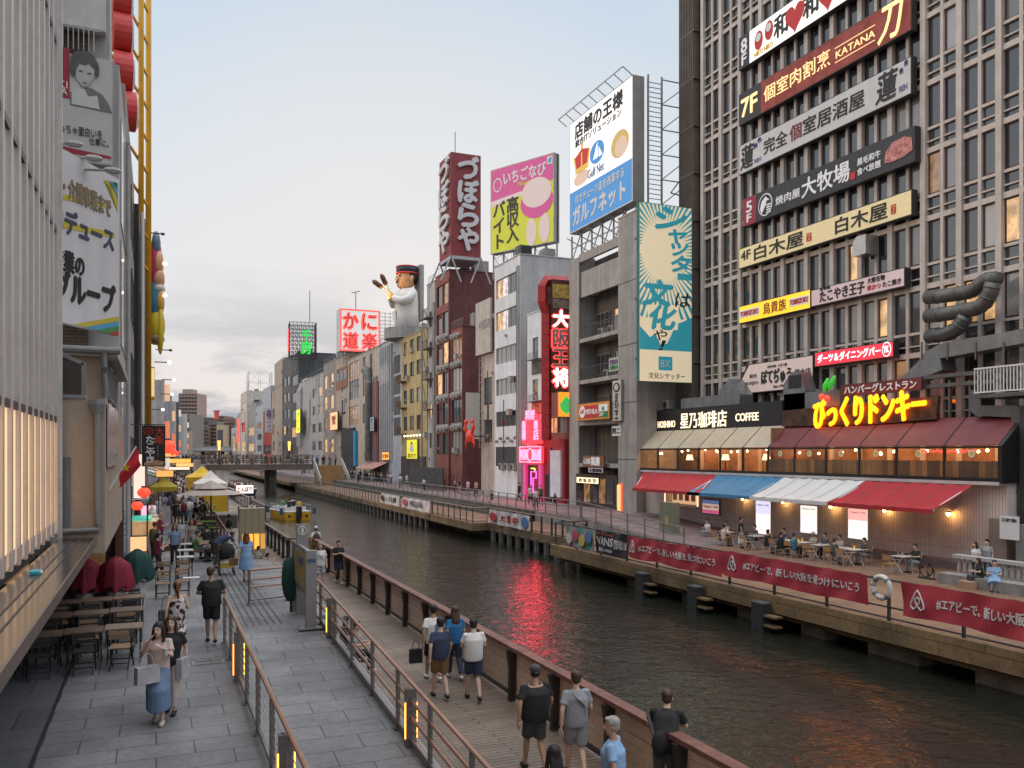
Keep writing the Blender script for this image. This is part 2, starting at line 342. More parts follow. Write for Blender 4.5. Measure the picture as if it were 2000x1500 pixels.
# ramp sinking towards the viewer between the two handrails
rz = lambda y: 0 if y > 22 else -(22 - y) * .0555
mb = MB(); mb.poly([(1.5, -2, rz(-2)), (3.9, -2, rz(-2)), (3.9, 22, 0), (1.5, 22, 0)]); mb.poly([(3.9, -2, -3), (3.9, 22, -3), (3.9, 22, 0), (3.9, -2, rz(-2))], 1)
struct(mb.build('ramp_pavement', [paver, dkconc]))
struct(MB().bar((3.93, -2, rz(-2) + .03), (3.93, 22, .03), .16, .12).build('ramp_kerb', M('kerb_metal', (.26, .25, .25), .5, .6)))
BZ = -.9
slab('boardwalk', [(3.86, -20), (7.1, -20), (7.1, 42), (5.95, 42), (5.95, 69), (8.0, 69), (8.0, 142), (3.9, 142)], BZ, -1.5, [plank, timber])
slab('quay_wall', [(3.8, -20), (6.6, -20), (6.6, 41.5), (5.5, 41.5), (5.5, 69.5), (7.5, 69.5), (7.5, 600), (3.8, 600)], -1.5, -3.2, [dkconc, dkconc])
st = MB()
for k in range(4): st.box(3.9, 25, BZ + .0, 3.9 + .33 * (4 - k), 41, BZ + .18 * (k + 1) + (.0 if k < 3 else .17))
struct(st.build('steps', paver))
tl = MB()
for k in range(8): tl.box(1.75 + k * .17, 22.4, .004, 1.785 + k * .17, 34, .012)
struct(tl.build('pavement_grooves', M('groove', (.055, .055, .06), .6)))
def cover(p, w, h):
    m = MB(); x, y = p.x, p.y
    for q in ((x, y, x + w, y + .045), (x, y + h - .045, x + w, y + h), (x, y + .045, x + .045, y + h - .045), (x + w - .045, y + .045, x + w, y + h - .045)): m.box(q[0], q[1], .003, q[2], q[3], .011)
    return m
for px, py, w, h, l in ((376, 1300, .62, .34, 'bright steel frame of a floor hatch in the grey paving beside the handrail'), (476, 1213, .5, .3, 'steel frame of a floor hatch behind the first handrail post'), (341, 1306, .3, .3, 'small steel frame of a floor hatch half hidden by the walking women')):
    tag(cover(atz(px, py, 0), w, h).build('floor_hatch', steel), l, 'floor hatch', 'floor hatches in the promenade')

# ---------------- right bank decks ----------------
slab('deck', [(21.0, -20), (33.9, -20), (33.9, 44), (21.0, 44)], BZ, -1.12, [plank_r, timber])
slab('deck_far', [(23.2, 44), (27.2, 44), (27.2, 300), (22.1, 300), (21.8, 70.6), (21.9, 70.5), (21.9, 60.2), (23.2, 60)], BZ, -1.12, [plank_r, timber])
slab('promenade_right', [(26.9, 52), (60, 52), (60, 420), (26.9, 420)], -.1, -3, [pink, concrete])
mb = MB(); mb.poly([(27.0, 40, BZ), (33.9, 40, BZ), (33.9, 52.5, -.1), (27.0, 52.5, -.1)]); mb.poly([(27, 40, -3), (27, 52.5, -3), (27, 52.5, -.1), (27, 40, BZ)], 1); struct(mb.build('ramp_right', [pink, concrete]))
slab('kerb_step', [(33.2, 15), (34.4, 15), (34.4, 52), (33.2, 52)], -.55, -1, [M('kerb_pinkish', (.2, .14, .14), .7), M('kerb_pinkish')])
wl = MB()
for k in range(3): wl.box(26.2 + .25 * k, 60, BZ, 27.0, 140, BZ + .27 * (k + 1))
struct(wl.build('terrace_steps', dkconc))
def fascia(name, pts, z0, z1, t=.16):
    m = MB()
    for (x0, y0), (x1, y1) in zip(pts, pts[1:]): m.obox((x0 - t, y0, z0), V((x1 - x0, y1 - y0, 0)), V((t - .004, 0, 0)), Z_ * (z1 - z0))
    return struct(m.build(name, timber))
fascia('deck_fascia', [(21.0, -20), (21.0, 44.15)], -1.5, -.86); fascia('deck_fascia_far', [(23.2, 44.2), (23.2, 60)], -1.45, -.88); fascia('deck_fascia_platform', [(21.9, 60.1), (21.9, 70.5)], -1.45, -.88); fascia('deck_fascia_end', [(21.8, 70.6), (22.1, 300)], -1.4, -.88)
MB_ = MB(); MB_.box(20.84, 44.15, -1.5, 23.2, 44.3, -.86); MB_.box(21.74, 59.95, -1.45, 23.2, 60.1, -.88); struct(MB_.build('deck_end_beam', timber))
slab('quay_wall_right', [(24.2, -20), (40, -20), (40, 600), (24.2, 600)], -1.2, -3.2, [dkconc, dkconc])
struct(MB().box(21.3, -20, -1.78, 21.5, 44, -1.5).build('deck_joist', timber))
# piers under the near deck
blockc = M('pier_concrete', (.20, .17, .14), .85, var=.3, streak=.4, bump=.3)
for i, (px, w) in enumerate(((1225, 1.2), (1332, 1.0), (1440, 1.1), (1565, 1.2), (1695, 2.0), (1905, 2.4))):
    y = U(px, 21.45); o = MB().box(21.45, y - w, -3, 23.4, y, -1.5).build('concrete_pier', blockc)
    tag(o, ['concrete pier under the left end of the timber deck, below the dark banner', 'concrete pier under the deck behind the first timber fender post', 'concrete pier under the deck between first and second fender posts', 'concrete pier under the deck right of the third fender post', 'wide concrete pier standing in the water below the lifebuoy', 'broad pale concrete pier at the right under the last red banner'][i], 'pier', 'piers under the near deck')
for i, px in enumerate((1250, 1352, 1478)):
    y = U(px, 20.6); m = MB(); m.box(20.35, y - .62, -3, 20.75, y, -1.18); r = m.build('fender_post', M('fender_black', (.03, .031, .032), .65, var=.4, sc=3))
    tag(r, ['dark fender post with ladder rungs beneath the first red banner', 'dark fender post with ladder rungs beneath the middle of the long deck', 'dark fender post with ladder rungs closest to the lifebuoy'][i], 'fender post', 'fender posts along the deck')
    for k in range(3): MB().box(20.4, y - 1.25, -1.6 - .35 * k, 20.75, y - .62, -1.53 - .35 * k).build('rung', timber, r)
    MB().box(20.33, y - .64, -1.18, 20.77, y + .02, -1.12).build('cap', M('fender_cap', (.07, .08, .09), .6), r)
nt_ = MB()
for (ya, yb) in ((U(1590, 22), U(1690, 22)), (U(1710, 22), U(1895, 22)), (U(1940, 22), 8), (U(1455, 22), U(1540, 22))):
    L0 = ya - yb; n_ = max(3, int(L0 / .3))
    for k in range(-5, n_):
        for s_ in (1, -1):
            a = yb + L0 * k / n_ if s_ > 0 else yb + L0 * (k + 5) / n_; b2 = a + s_ * 1.5
            p0 = V((22.1, a, -3)); p1 = V((22.1, b2, -1.5)); nt_.bar(p0, p1, .03)
tag(nt_.build('safety_net', M('net_rust', (.07, .05, .04), .9)), 'rusty diamond mesh netting hanging between the deck piers', 'netting')
post_labels = []
pm = M('pile_grey', (.16, .145, .13), .85, var=.3, streak=.4)
pil = MB().box(-.12, -.16, 0, .12, .16, 1.5).build('pile', pm, local=True)
ys = [44.8 + k * 1.55 for k in range(10)] + [71.4 + k * 1.75 for k in range(44)]
for i, y in enumerate(ys):
    o = pil if i == 0 else copy_tree(pil); x = 23.0 if y < 60 else 21.72
    o.location = (x, y, -2.75); tag(o, 'grey mooring pile at the foot of the far timber deck edge' if y > 60 else 'grey mooring pile in the set back deck bay before the dark banner', 'pile', 'mooring piles along the far deck' if y > 60 else 'mooring piles in the deck bay')

# ---------------- handrails ----------------
def handrail(name, label, pts, h, topm, postm, spacing, nc=5, top=.035, mids=(), postw=.07, group=None, cap=None, botr=.03, board=None, lean=0):
    """pts: ground line. Posts, a top rail, lower rails and wires are parts."""
    P_ = [V(p) for p in pts]; root = empty(name, P_[0], label, 'railing', group)
    up = Z_ * h
    m = MB()
    for a, b2 in zip(P_, P_[1:]):
        if cap: m.bar(a + up, b2 + up, cap[0], cap[1])
        else: m.tube([a + up, b2 + up], top, 8)
    m.build('top_rail', topm, root)
    for fr in mids:
        m = MB(); [m.tube([a + up * fr, b2 + up * fr], top * .85, 7) for a, b2 in zip(P_, P_[1:])]; m.build('middle_rail', topm, root)
    if botr:
        m = MB(); [m.tube([a + Z_ * .12, b2 + Z_ * .12], botr, 6) for a, b2 in zip(P_, P_[1:])]; m.build('bottom_rail', postm, root)
    if nc:
        m = MB()
        for k in range(nc):
            z = Z_ * (.22 + (h - .3) * k / nc)
            for a, b2 in zip(P_, P_[1:]): m.bar(a + z, b2 + z, .009)
        m.build('wire', steel, root)
    if board:
        m = MB()
        for a, b2 in zip(P_, P_[1:]):
            d = (b2 - a); nn = d.cross(Z_).normalized() * .03
            for k in range(board[1]):
                z0 = .16 + (h - .24) * k / board[1]; z1 = .16 + (h - .24) * (k + 1) / board[1] - .013
                m.obox(a + Z_ * z0 + nn * board[2], d, nn, Z_ * (z1 - z0))
        m.build('slat_panel', board[0], root)
    cnt = 0
    for si, (a, b2) in enumerate(zip(P_, P_[1:])):
        d = b2 - a; n_ = max(1, round(d.length / spacing)); dn = d.normalized(); sd_ = dn.cross(Z_)
        for k in range(n_ + (1 if si == len(P_) - 2 else 0)):
            p = a + d * (k / n_); cnt += 1
            if cnt > 95: break
            m = MB()
            if lean: m.prism([(-.02, 0), (.12, 0), (.1, h * .6), (.16, h - .05), (-.06, h - .05), (-.02, h * .6)], p - dn * .06, sd_ * -1, Z_, dn * .12)
            else:
                m.bar(p, p + Z_ * (h - .02), postw, postw * .6, up=dn); m.bar(p, p + Z_ * .025, .16, .14, up=dn)
            m.build('post', postm, root)
    return root
handrail('handrail', 'grey handrail with wires and bronze top rail between promenade and ramp', [(1.45, 20.6, 0), (1.45, 5.0, 0)], 1.05, bronze, M('rail_post', (.20, .175, .165), .45, .5, var=.2), 1.75, 6)
handrail('handrail', 'grey handrail with three bronze tubes falling along the ramp beside the boardwalk', [(3.86, 23.6, 0), (3.86, 21.9, 0), (3.86, 5.0, rz(5))], 1.05, bronze, M('rail_post'), 1.8, 6, mids=(.72, .46))
handrail('handrail', 'short bronze tubed handrail closing the top of the ramp by the information pillar', [atz(487, 1180, 0), atz(560, 1172, 0)], .98, bronze, M('rail_post'), 1.5, 0, mids=(.72, .5))
wood_cap = M('rail_cap', (.17, .075, .055), .5, var=.25, sc=4)
slat = pattern('rail_slats', 'b', (.64, .48, .38), (.57, .42, .33), (.3, .21, .16), 2.1, .16, .004, .7, 'yz', .3, .2)
dkpost = M('rail_post_dark', (.045, .035, .032), .5, .3)
handrail('canal_railing', 'near canal railing with red brown cap and pale timber slats along the boardwalk', [(7.0, 2.0, BZ), (7.0, 41.9, BZ), (5.9, 42.1, BZ)], 1.13, wood_cap, dkpost, 2.1, 0, cap=(.22, .08), board=(slat, 6, 1.5), lean=1, botr=.045)
handrail('canal_railing', 'short set back canal railing with dark posts beside the glowing block', [(5.9, 42.2, BZ), (5.9, 69, BZ), (7.9, 69.2, BZ)], 1.13, M('cap_brown', (.13, .08, .06), .5), dkpost, 1.6, 4, cap=(.16, .07), lean=1)
handrail('canal_railing', 'far canal railing of dark posts running to the footbridge past the moored boat', [(7.9, 69.4, BZ), (7.9, 140, BZ)], 1.13, M('cap_brown'), dkpost, 1.55, 3, cap=(.16, .07), botr=.03)
handrail('deck_railing', 'dark railing of the restaurant deck that carries the red banners', [(21.05, 4, BZ), (21.05, 44, BZ), (23.15, 44.2, BZ)], 1.3, dksteel, dksteel, 2.6, 0, mids=(.35,), postw=.1)
rp2 = M('rail_steel', (.22, .21, .21), .4, .6)
handrail('deck_railing', 'grey steel railing on the set back deck bay behind the white banner', [(23.15, 44.3, BZ), (23.15, 59.9, BZ)], 1.15, bronze, dksteel, 1.5, 4, postw=.12)
handrail('deck_railing', 'railing round the projecting viewing platform on the far deck', [(23.0, 60.1, BZ), (21.95, 60.3, BZ), (21.95, 70.4, BZ)], 1.15, bronze, dksteel, 1.5, 4)
handrail('deck_railing', 'long grey railing on the far deck between platform and footbridge', [(21.95, 70.7, BZ), (22.2, 205, BZ)], 1.15, M('cap_grey', (.2, .18, .17), .5), rp2, 1.5, 4, postw=.09)
handrail('promenade_railing', 'steel tube railing along the upper promenade on the far bank', [(27.0, 52.5, -.1), (27.0, 140, -.1)], 1.1, rp2, rp2, 1.9, 4, mids=(.6,))
handrail('promenade_railing', 'steel tube railing sloping down beside the ramp to the restaurant deck', [(27.0, 52.3, -.1), (27.0, 40, BZ)], 1.1, rp2, rp2, 1.9, 0, mids=(.6,))
# lit posts set in the handrails
lampw = glow('led_amber', (1, .36, .05), 4)
def light_post(p, label, h=.95):
    r = empty('light_post', p, label, 'light post', 'lit posts in the ramp handrails')
    MB().box(p.x - .085, p.y - .07, p.z, p.x + .085, p.y + .07, p.z + h).build('body', M('rail_post'), r)
    for s_ in (-1, 1): MB().box(p.x + s_ * .1 - .008, p.y - .05, p.z + .14, p.x + s_ * .1 + .008, p.y - .03, p.z + h - .22).build('lamp_strip', lampw, r)
light_post(V((1.45, 17.0, 0)), 'lit post with amber strips in the left handrail beside the man in black'); light_post(V((1.45, 10.6, 0)), 'lit post with amber strips at the near end of the left handrail')
light_post(V((3.86, 20.6, rz(20.6))), 'lit post with amber strip right below the information board'); light_post(V((3.86, 13.6, rz(13.6))), 'lit post with amber strip halfway down the right hand ramp rail')

# ---------------- footbridge over the canal ----------------
bw = pattern('bridge_wood', 'b', (.20, .155, .125), (.155, .12, .10), (.05, .04, .035), 2.6, .3, .03, .75, 'xz', .4, .25)
by, dz = 146.0, 2.5
br = empty('footbridge', (14, by, WZ), 'wooden footbridge full of people crossing the canal in the distance', 'bridge')
MB().box(4.6, by, dz - .95, 24.5, by + 9, dz).build('deck', bw, br)
MB().box(-3, by, dz - .75, 4.55, by + 7, dz - .02).build('side_span', bw, br)
for yy in (by - .05, by + 8.9):
    m = MB()
    for k in range(4): m.box(4.6, yy, dz + .28 + k * .3, 24.5, yy + .08, dz + .40 + k * .3)
    m.box(4.6, yy - .04, dz + 1.42, 24.5, yy + .14, dz + 1.52); o = m.build('railing', bw, br)
    for k in range(9): MB().box(4.7 + k * 2.45, yy - .08, dz, 4.9 + k * 2.45, yy - .055, dz + 1.45).build('post', bw, o)
MB().box(17.4, by + 1, -3, 18.6, by + 8, dz - .95).build('pier', dkconc, br)
MB().box(5.4, by - .2, -3, 6.2, by + 8, dz - .95).build('pier', dkconc, br)
sm = MB()
for k in range(16): sm.box(24.6, by - 1 - k * .42, BZ, 29, by - .58 - k * .42, dz - .2 - k * .2)
o = sm.build('stairs', M('stair_tan', (.30, .19, .085), .8), br)
for xx in (24.4, 29.1): MB().obox((xx, by - .6, dz - .1), V((0, -6.9, -3.2)), X_ * .14, Z_ * 1.15).build('stair_side', M('stair_side', (.42, .42, .42), .5), br)
m = MB()
for k in range(3): m.tube([(-2 + k * .3, by + .4, dz + .3 + k * .38), (4.4, by - .1, dz + .3 + k * .38)], .05, 6)
m.build('side_railing', bw, br)
amber = glow('lamp_amber', (1, .42, .1), 2.2)
for i, (px, d) in enumerate(((428, 140), (565, 150))):
    p = atd(px, 893, d); r = empty('lamp_post', (p.x, p.y, dz - .3), ['amber lamp post at the left end of the footbridge', 'amber lamp post at the right end of the footbridge'][i], 'lamp post', 'amber lamps on the footbridge')
    MB().tube([(p.x, p.y, dz - .3), (p.x, p.y, dz + 2.3)], .16, 8).build('post', dksteel, r); MB().tube([(p.x, p.y, dz + 2.3), (p.x, p.y, dz + 3.9)], [.16, .26], 8).build('lamp', amber, r)
# ---------------- right bank ----------------
def mglass(name, base, rnd=.5, lit=None, s=0):
    m = bpy.data.materials.new(name); m.use_nodes = True; t = m.node_tree; b = t.nodes['Principled BSDF']; l = t.links
    b.inputs['Roughness'].default_value = .07; b.inputs['IOR'].default_value = 2.1
    oi = t.nodes.new('ShaderNodeObjectInfo'); cr_ = t.nodes.new('ShaderNodeValToRGB'); l.new(oi.outputs['Random'], cr_.inputs[0])
    e = cr_.color_ramp.elements; e[0].color = (*[c * (1 - rnd) for c in base], 1); e[1].color = (*[c * (1 + rnd) for c in base], 1)
    q = e.new(.8); q.color = (*[c * 1.1 for c in base], 1)
    l.new(cr_.outputs[0], b.inputs['Base Color'])
    g = t.nodes.new('ShaderNodeNewGeometry'); nz = t.nodes.new('ShaderNodeTexNoise'); nz.inputs['Scale'].default_value = .9; l.new(g.outputs['Position'], nz.inputs['Vector'])
    bp = t.nodes.new('ShaderNodeBump'); bp.inputs['Strength'].default_value = .12; bp.inputs['Distance'].default_value = .05; l.new(nz.outputs[0], bp.inputs['Height']); l.new(bp.outputs[0], b.inputs['Normal'])
    if lit:
        n2 = t.nodes.new('ShaderNodeTexNoise'); n2.inputs['Scale'].default_value = 1.6; l.new(g.outputs['Position'], n2.inputs['Vector'])
        mr = t.nodes.new('ShaderNodeMapRange'); mr.inputs['From Min'].default_value = .35; mr.inputs['From Max'].default_value = .65; mr.inputs['To Min'].default_value = .25 * s; mr.inputs['To Max'].default_value = s; l.new(n2.outputs[0], mr.inputs[0])
        b.inputs['Emission Color'].default_value = (*lit, 1); l.new(mr.outputs[0], b.inputs['Emission Strength'])
    return m
glass = mglass('window_glass', (.05, .052, .057), .7); glass2 = mglass('window_glass_curtain_sky', (.26, .25, .24), .5)  # pale panes: curtains, plus sky reflection put into the base colour
glit = mglass('window_lit', (.3, .2, .1), .3, (1, .58, .24), .75); glit2 = mglass('window_lit_dim', (.1, .07, .05), .3, (1, .5, .2), .28); gpink = mglass('window_lit_pale', (.3, .26, .26), .2, (1, .78, .74), .9)
alu = M('window_frame', (.30, .29, .28), .5, .3); dkfr = M('window_frame_dark', (.04, .036, .036), .5)
ac_m = M('ac_shell', (.36, .35, .33), .6, streak=.2)
def pane_mat(lit):
    r = random.random()
    return glit if r < lit * .5 else glit2 if r < lit else gpink if lit > .5 and r < .7 else (glass2 if r > .82 else glass)
def rbuild(name, label, xl, xr, v, ytop, wall, rows, cols, depth=14, side=None, side_rows=(), lit=.15, rec=.2, nx=2, ny=1, z0=-.3, frame=None, parapet=.35, xref=None, cop=None, ztop=None):
    """rows: (z0,z1) bands; cols: (f0,f1) of the front width, left to right as seen"""
    u1, u0 = U(xl, v), U(xr, v); xref = xref or xr; d = atx(xref, HZ, v).dot(FW); zt = ztop or CZ + (HZ - ytop) * d / F
    W_, H_ = u1 - u0, zt - z0; O = V((v, u1, z0)); mb = MB()
    holes = [(c0 * W_, r0 - z0, c1 * W_, r1 - z0) for r0, r1 in rows if r1 < zt for c0, c1 in cols]
    facade(mb, O, RR, W_, H_, holes, rec, 0, 0)
    OS = V((v, u0, z0)); sh = [(c0, r0 - z0, c1, r1 - z0) for r0, r1, c0, c1 in side_rows]
    facade(mb, OS, RP, depth, H_, sh, .15, 1, 1)
    mb.poly([(v, u1, z0), (v, u1, zt), (v + depth, u1, zt), (v + depth, u1, z0)], 1); mb.poly([(v + depth, u1, z0), (v + depth, u1, zt), (v + depth, u0, zt), (v + depth, u0, z0)], 1)
    mb.poly([(v, u0, zt - .5), (v + depth, u0, zt - .5), (v + depth, u1, zt - .5), (v, u1, zt - .5)], 1)
    root = mb.build(name, [wall, side or wall]); tag(root, label, 'building')
    for h in holes: window(root, O, RR, h, rec - .02, frame or alu, pane_mat(lit), nx, ny)
    for h in sh: window(root, OS, RP, h, .13, frame or alu, pane_mat(lit), 2, 1)
    c = MB(); e_ = .07
    c.box(v - e_, u0 - e_, zt, v + .28, u1, zt + .09).box(v + .28, u0 - e_, zt, v + depth, u0 + .28, zt + .09).box(v + .28, u1 - .28, zt, v + depth, u1, zt + .09)
    c.build('coping', cop or side or wall, root)
    rn = random.Random(label)
    for k in range(3 + int(W_ / 3)):
        y = u0 + .3 + rn.random() * (W_ - .6); z = 3 + rn.random() * (zt - 5); q = rn.random()
        if q < .45: MB().box(v - .22, y - .15, z, v - .01, y + .15, z + .25).build('vent_hood', ac_m, root)
        elif q < .75: MB().tube([(v - .05, y, z), (v - .05, y, min(zt, z + 3 + 5 * rn.random()))], .04, 5).build('conduit', dksteel, root)
        else: MB().box(v - .4, y - .42, z, v - .02, y + .42, z + .62).build('cooling_unit', ac_m, root)
    for k in range(2 + int(W_ / 5)):
        y = u0 + .8 + rn.random() * (W_ - 1.6); x = v + .5 + rn.random() * 4; MB().box(x, y - .6, zt - .5, x + 1 + rn.random(), y + .6, zt + .5 + 1.5 * rn.random()).build('roof_unit', (ac_m, alu, dksteel)[k % 3], root)
    rm_ = MB(); rm_.box(v + .1, u0 + .1, zt + 1.0, v + .14, u1 - .1, zt + 1.04); [rm_.box(v + .1, u0 + .1 + (W_ - .2) * k / 8, zt + .1, v + .13, u0 + .13 + (W_ - .2) * k / 8, zt + 1.0) for k in range(9)]; rm_.build('roof_railing', alu, root)
    return root, u0, u1, zt
def pipe(root, x, y, z0, z1, r=.07, m=None): return MB().tube([(x, y, z0), (x, y, z1)], r, 7).build('drainpipe', m or alu, root)
AC_N = [0]
def ac(p, label=None, face='x', s=1):
    """outdoor air conditioner: shell, grille and feet"""
    x, y, z = p; r = empty('air_conditioner', p, label or 'grey air conditioner box', 'air conditioner', 'air conditioners on the facades')
    MB().box(x, y - .42 * s, z + .06, x + .34 * s, y + .42 * s, z + .7 * s).build('shell', ac_m, r)
    m = MB()
    if face == 'x': m.tube([(x - .02, y + .1, z + .36 * s), (x - .001, y + .1, z + .36 * s)], .26 * s, 14)
    else: m.tube([(x + .17, y - .42 * s - .02, z + .36 * s), (x + .17, y - .42 * s - .001, z + .36 * s)], .26 * s, 14)
    m.build('fan_grille', dksteel, r); MB().box(x, y - .34, z, x + .34, y - .28, z + .06).box(x, y + .28, z, x + .34, y + .34, z + .06).build('feet', dksteel, r)
    return r
def csign(name, label, v, xl, yt, yb, xr, face, frame=None, t=.25, rim=.05, group=None, xref=None):
    O = atx(xl, yb, v); h = atx(xl, yt, v).z - O.z; w = O.y - U(xr, v)
    return sign(name, label, O, RR, w, h, face, frame or dkfr, t, rim, group=group), O, w, h
def cfit(O, xl, yt, yb, xr):
    p, q = atx(xl, yt, O.x), atx(xl, yb, O.x); return (O.y - p.y, q.z - O.z, O.y - U(xr, O.x), p.z - O.z)
def psign(name, label, y, xl, yt, yb, xr, face, frame=None, t=.25, rim=.05, group=None):
    O = aty(xl, yb, y); h = aty(xl, yt, y).z - O.z; w = aty(xr, yb, y).x - O.x
    return sign(name, label, O, RP, w, h, face, frame or dkfr, t, rim, group=group), O, w, h
ink = M('ink_black', (.02, .02, .022), .5, var=0); white = M('paint_white', (.72, .71, .70), .5, var=.04)
VR = 33.3
# ---- the long grid tower ----
grid = M('tower_grid', (.56, .495, .45), .75, var=.12, streak=.22, bump=.1); spand = mglass('spandrel_glass', (.05, .052, .055), .4)
wood_fr = M('window_frame_brown', (.06, .033, .03), .5)
VT = 37.0; uA, uB = U(1376, VT), 22.0; mod = 1.08; nmod = int((uA - uB) / mod); FL = [27.5 - 3.5 * k for k in range(-2, 7)]
t_ = MB().box(VT + .12, 20, -1, VT + 16, U(1336, VT), 39.5).build('office_tower', M('tower_inner', (.05, .05, .05), .8)); tag(t_, 'tall office tower with a grid of pale fins and stacked restaurant signs', 'building')
uc = [uA - mod * k for k in range(nmod + 1)]
fin = MB()
for k, u in enumerate(uc):
    w = .19 if k % 2 else .32
    fin.box(VT - (.13 if k % 2 else .24), u - w / 2, 2.5, VT + .12, u + w / 2, 39.5)
fin.build('fins', grid, t_)
for c in FL:
    for z, h, p in ((c + .56, .14, .11), (c + 2.86, .28, .12), (c - .06, .07, .1)): MB().box(VT - p, uc[-1], z, VT + .1, uc[0], z + h).build('crossbeam', grid, t_)
cells = [(u, k, c) for k, u in enumerate(uc[:-1]) for c in FL]
def hidden(k, c): return False
cells.sort(key=lambda q: (q[0] ** 2 + (q[2] - 10) ** 2 * 1.0))
rest = MB(); cnt = 0
for u, k, c in cells:
    a0 = (.1 if k % 2 else .17) + .004; a1 = mod - (.1 if (k + 1) % 2 else .17) - .004
    O = V((VT + .06, u, c + .72)); r = random.random(); z = c
    pm_ = glit if (r < .35 and 9 < c < 15 and u < 42) or r < .02 else glit2 if r < .07 or (u > 50 and r < .25 and c < 12) else glass2 if r > .75 else glass
    if cnt < 100: window(t_, O, RR, (a0, .02, a1, 2.12), .0, wood_fr, pm_, 1, 1, .06); cnt += 1
    else: window(t_, O, RR, (a0, .02, a1, 2.12), .0, wood_fr, pm_, 1, 1, .06, stuff=rest)
o = rest.build('window', [wood_fr, glass], t_); o['kind'] = 'stuff'
sp = MB()
for u, k, c in cells: panel(sp, V((VT + .06, u, c - .35)), RR, .18, .33 if False else .37, mod - .18, .9, .02); panel(sp, V((VT + .06, u, c - .35)), RR, .18, -.26, mod - .18, .28, .02)
sp.build('spandrel_panel', spand, t_)['kind'] = 'stuff'
lv = MB(); u1_ = U(1336, VT)
for k in range(9): lv.box(VT - .5, u1_ - .12 - k * .21, 3, VT + .1, u1_ - .06 - k * .21, 39.5)
for k in range(11): lv.box(VT - .46, u1_ - 1.95, 4 + k * 3.5, VT + .1, u1_, 4.12 + k * 3.5)
lv.build('louvres', M('louvre_brown', (.19, .155, .135), .6, .3), t_)
lv = MB()
for k in range(12): lv.box(VT - .55, 25.3 - k * .3, 12, VT - .47, 25.36 - k * .3, 39.5)
for k in range(8): lv.box(VT - .47, 22, 13 + k * 3.5, VT - .35, 25.4, 13.15 + k * 3.5)
lv.build('pipe_rack', M('louvre_brown'), t_)
# ---- signs on the tower ----
def amap(xl, xr, k):
    global AM; u0 = U(xl, VS); AM = lambda a: u0 - U(xl + (xr - xl) * a / k, VS)
VS = 36.35; G_ = 'restaurant floor signs on the tower'
sg = lambda l, yt, yb, xr, face, xl=1443: csign('floor_sign', l, VS, xl, yt, yb, xr, face, dkfr, .42, .05, G_)
cream_lit = glow('sign_cream_lit', (1, .93, .86), .75); maroon = M('sign_maroon', (.17, .03, .025), .55, var=.45, sc=1.3, emit=.25, ecol=(.35, .05, .03)); slate = M('sign_slate', (.035, .037, .043), .5, var=.1)
goldlit = glow('letter_gold_lit', (1, .66, .30), .85); greysign = M('sign_grey', (.50, .49, .49), .6, var=.08, emit=.06, ecol=(1, 1, 1)); red_ink = M('ink_red', (.55, .03, .03), .5, var=0); whiteltr = M('letter_white', (.75, .75, .76), .5, var=0, emit=.08, ecol=(1, 1, 1))
r, O, w, h = sg('white lit sign with red hearts and doll heads high on the tower', 75, 139, 1783, cream_lit)
amap(1443, 1783, 17.7)
letter(r, '和   和   和', O, RR, (3.6, .5, 11.5, 1.85), ink, .03)
def heart(r, O, cx_, cy_, s, m, R=RR):
    pts = [(cx_ + s * .062 * 16 * sin(t) ** 3 / 1.0, cy_ + s * .062 * (13 * cos(t) - 5 * cos(2 * t) - 2 * cos(3 * t) - cos(4 * t))) for t in [2 * pi * k / 28 for k in range(28)]]
    shape(r, O, pts, m, pr=.03, name='heart')
def disc(r, O, cx_, cy_, rx, ry, m, R=RR, pr=.02, t=.02, n=24, name='emblem', a0=0, a1=2 * pi):
    pts = [(cx_ + rx * cos(a0 + (a1 - a0) * k / n), cy_ + ry * sin(a0 + (a1 - a0) * k / n)) for k in range(n if a1 - a0 > 6 else n + 1)]
    return shape(r, O, pts, m, R, pr, t, name)
def shape(r, O, pts, m, R=RR, pr=.02, t=.02, name='emblem'):
    if AM: pts = [(AM(p[0]), p[1]) for p in pts]
    return MB().prism(pts, V(O) + R.cross(Z_) * pr, R, Z_, R.cross(Z_) * t).build(name, m, r)
def frame(r, O, x0, y0, x1, y1, w, m, R=RR, name='outline'):
    mb = MB()
    if AM: x0, x1 = AM(x0), AM(x1)
    for q in ((x0, y0, x1, y0 + w), (x0, y1 - w, x1, y1), (x0, y0 + w, x0 + w, y1 - w), (x1 - w, y0 + w, x1, y1 - w)): panel(mb, O, R, *q, .015, 0, .02)
    return mb.build(name, m, r)
heart(r, O, 5.75, 1.1, 1.0, red_ink); heart(r, O, 9.1, 1.1, 1.0, red_ink); yel_ink = M('ink_yellow', (.65, .45, .03), .5, var=0)
shape(r, O, [(0.02, .02), (1.1, .02), (1.1, h - .02), (.02, h - .02)], slate, pr=.005, t=.008, name='floor_panel'); letter(r, '8', O, RR, (.3, 1.0, .85, 1.9), whiteltr, .04, proud=.02); letter(r, 'F', O, RR, (.35, .2, .8, .9), whiteltr, .04, proud=.02)
for cx_, cy_ in ((2.05, 1.15), (3.1, 1.35)): disc(r, O, cx_, cy_, .42, .62, red_ink); disc(r, O, cx_, cy_ + .18, .27, .27, white, pr=.045)
letter(r, 'NIKO NIKO', O, RR, (1.6, .18, 3.5, .5), yel_ink, .02)
r, O, w, h = sg('dark red sign with gold writing and large sword character on the tower', 186, 247, 1780, maroon)
amap(1443, 1780, 17.7)
shape(r, O, [(0.02, .02), (2.25, .02), (2.25, h - .02), (.02, h - .02)], slate, pr=.005, t=.008, name='floor_panel'); letter(r, '7F', O, RR, (.3, .45, 1.9, 1.6), goldlit, .03, proud=.02)
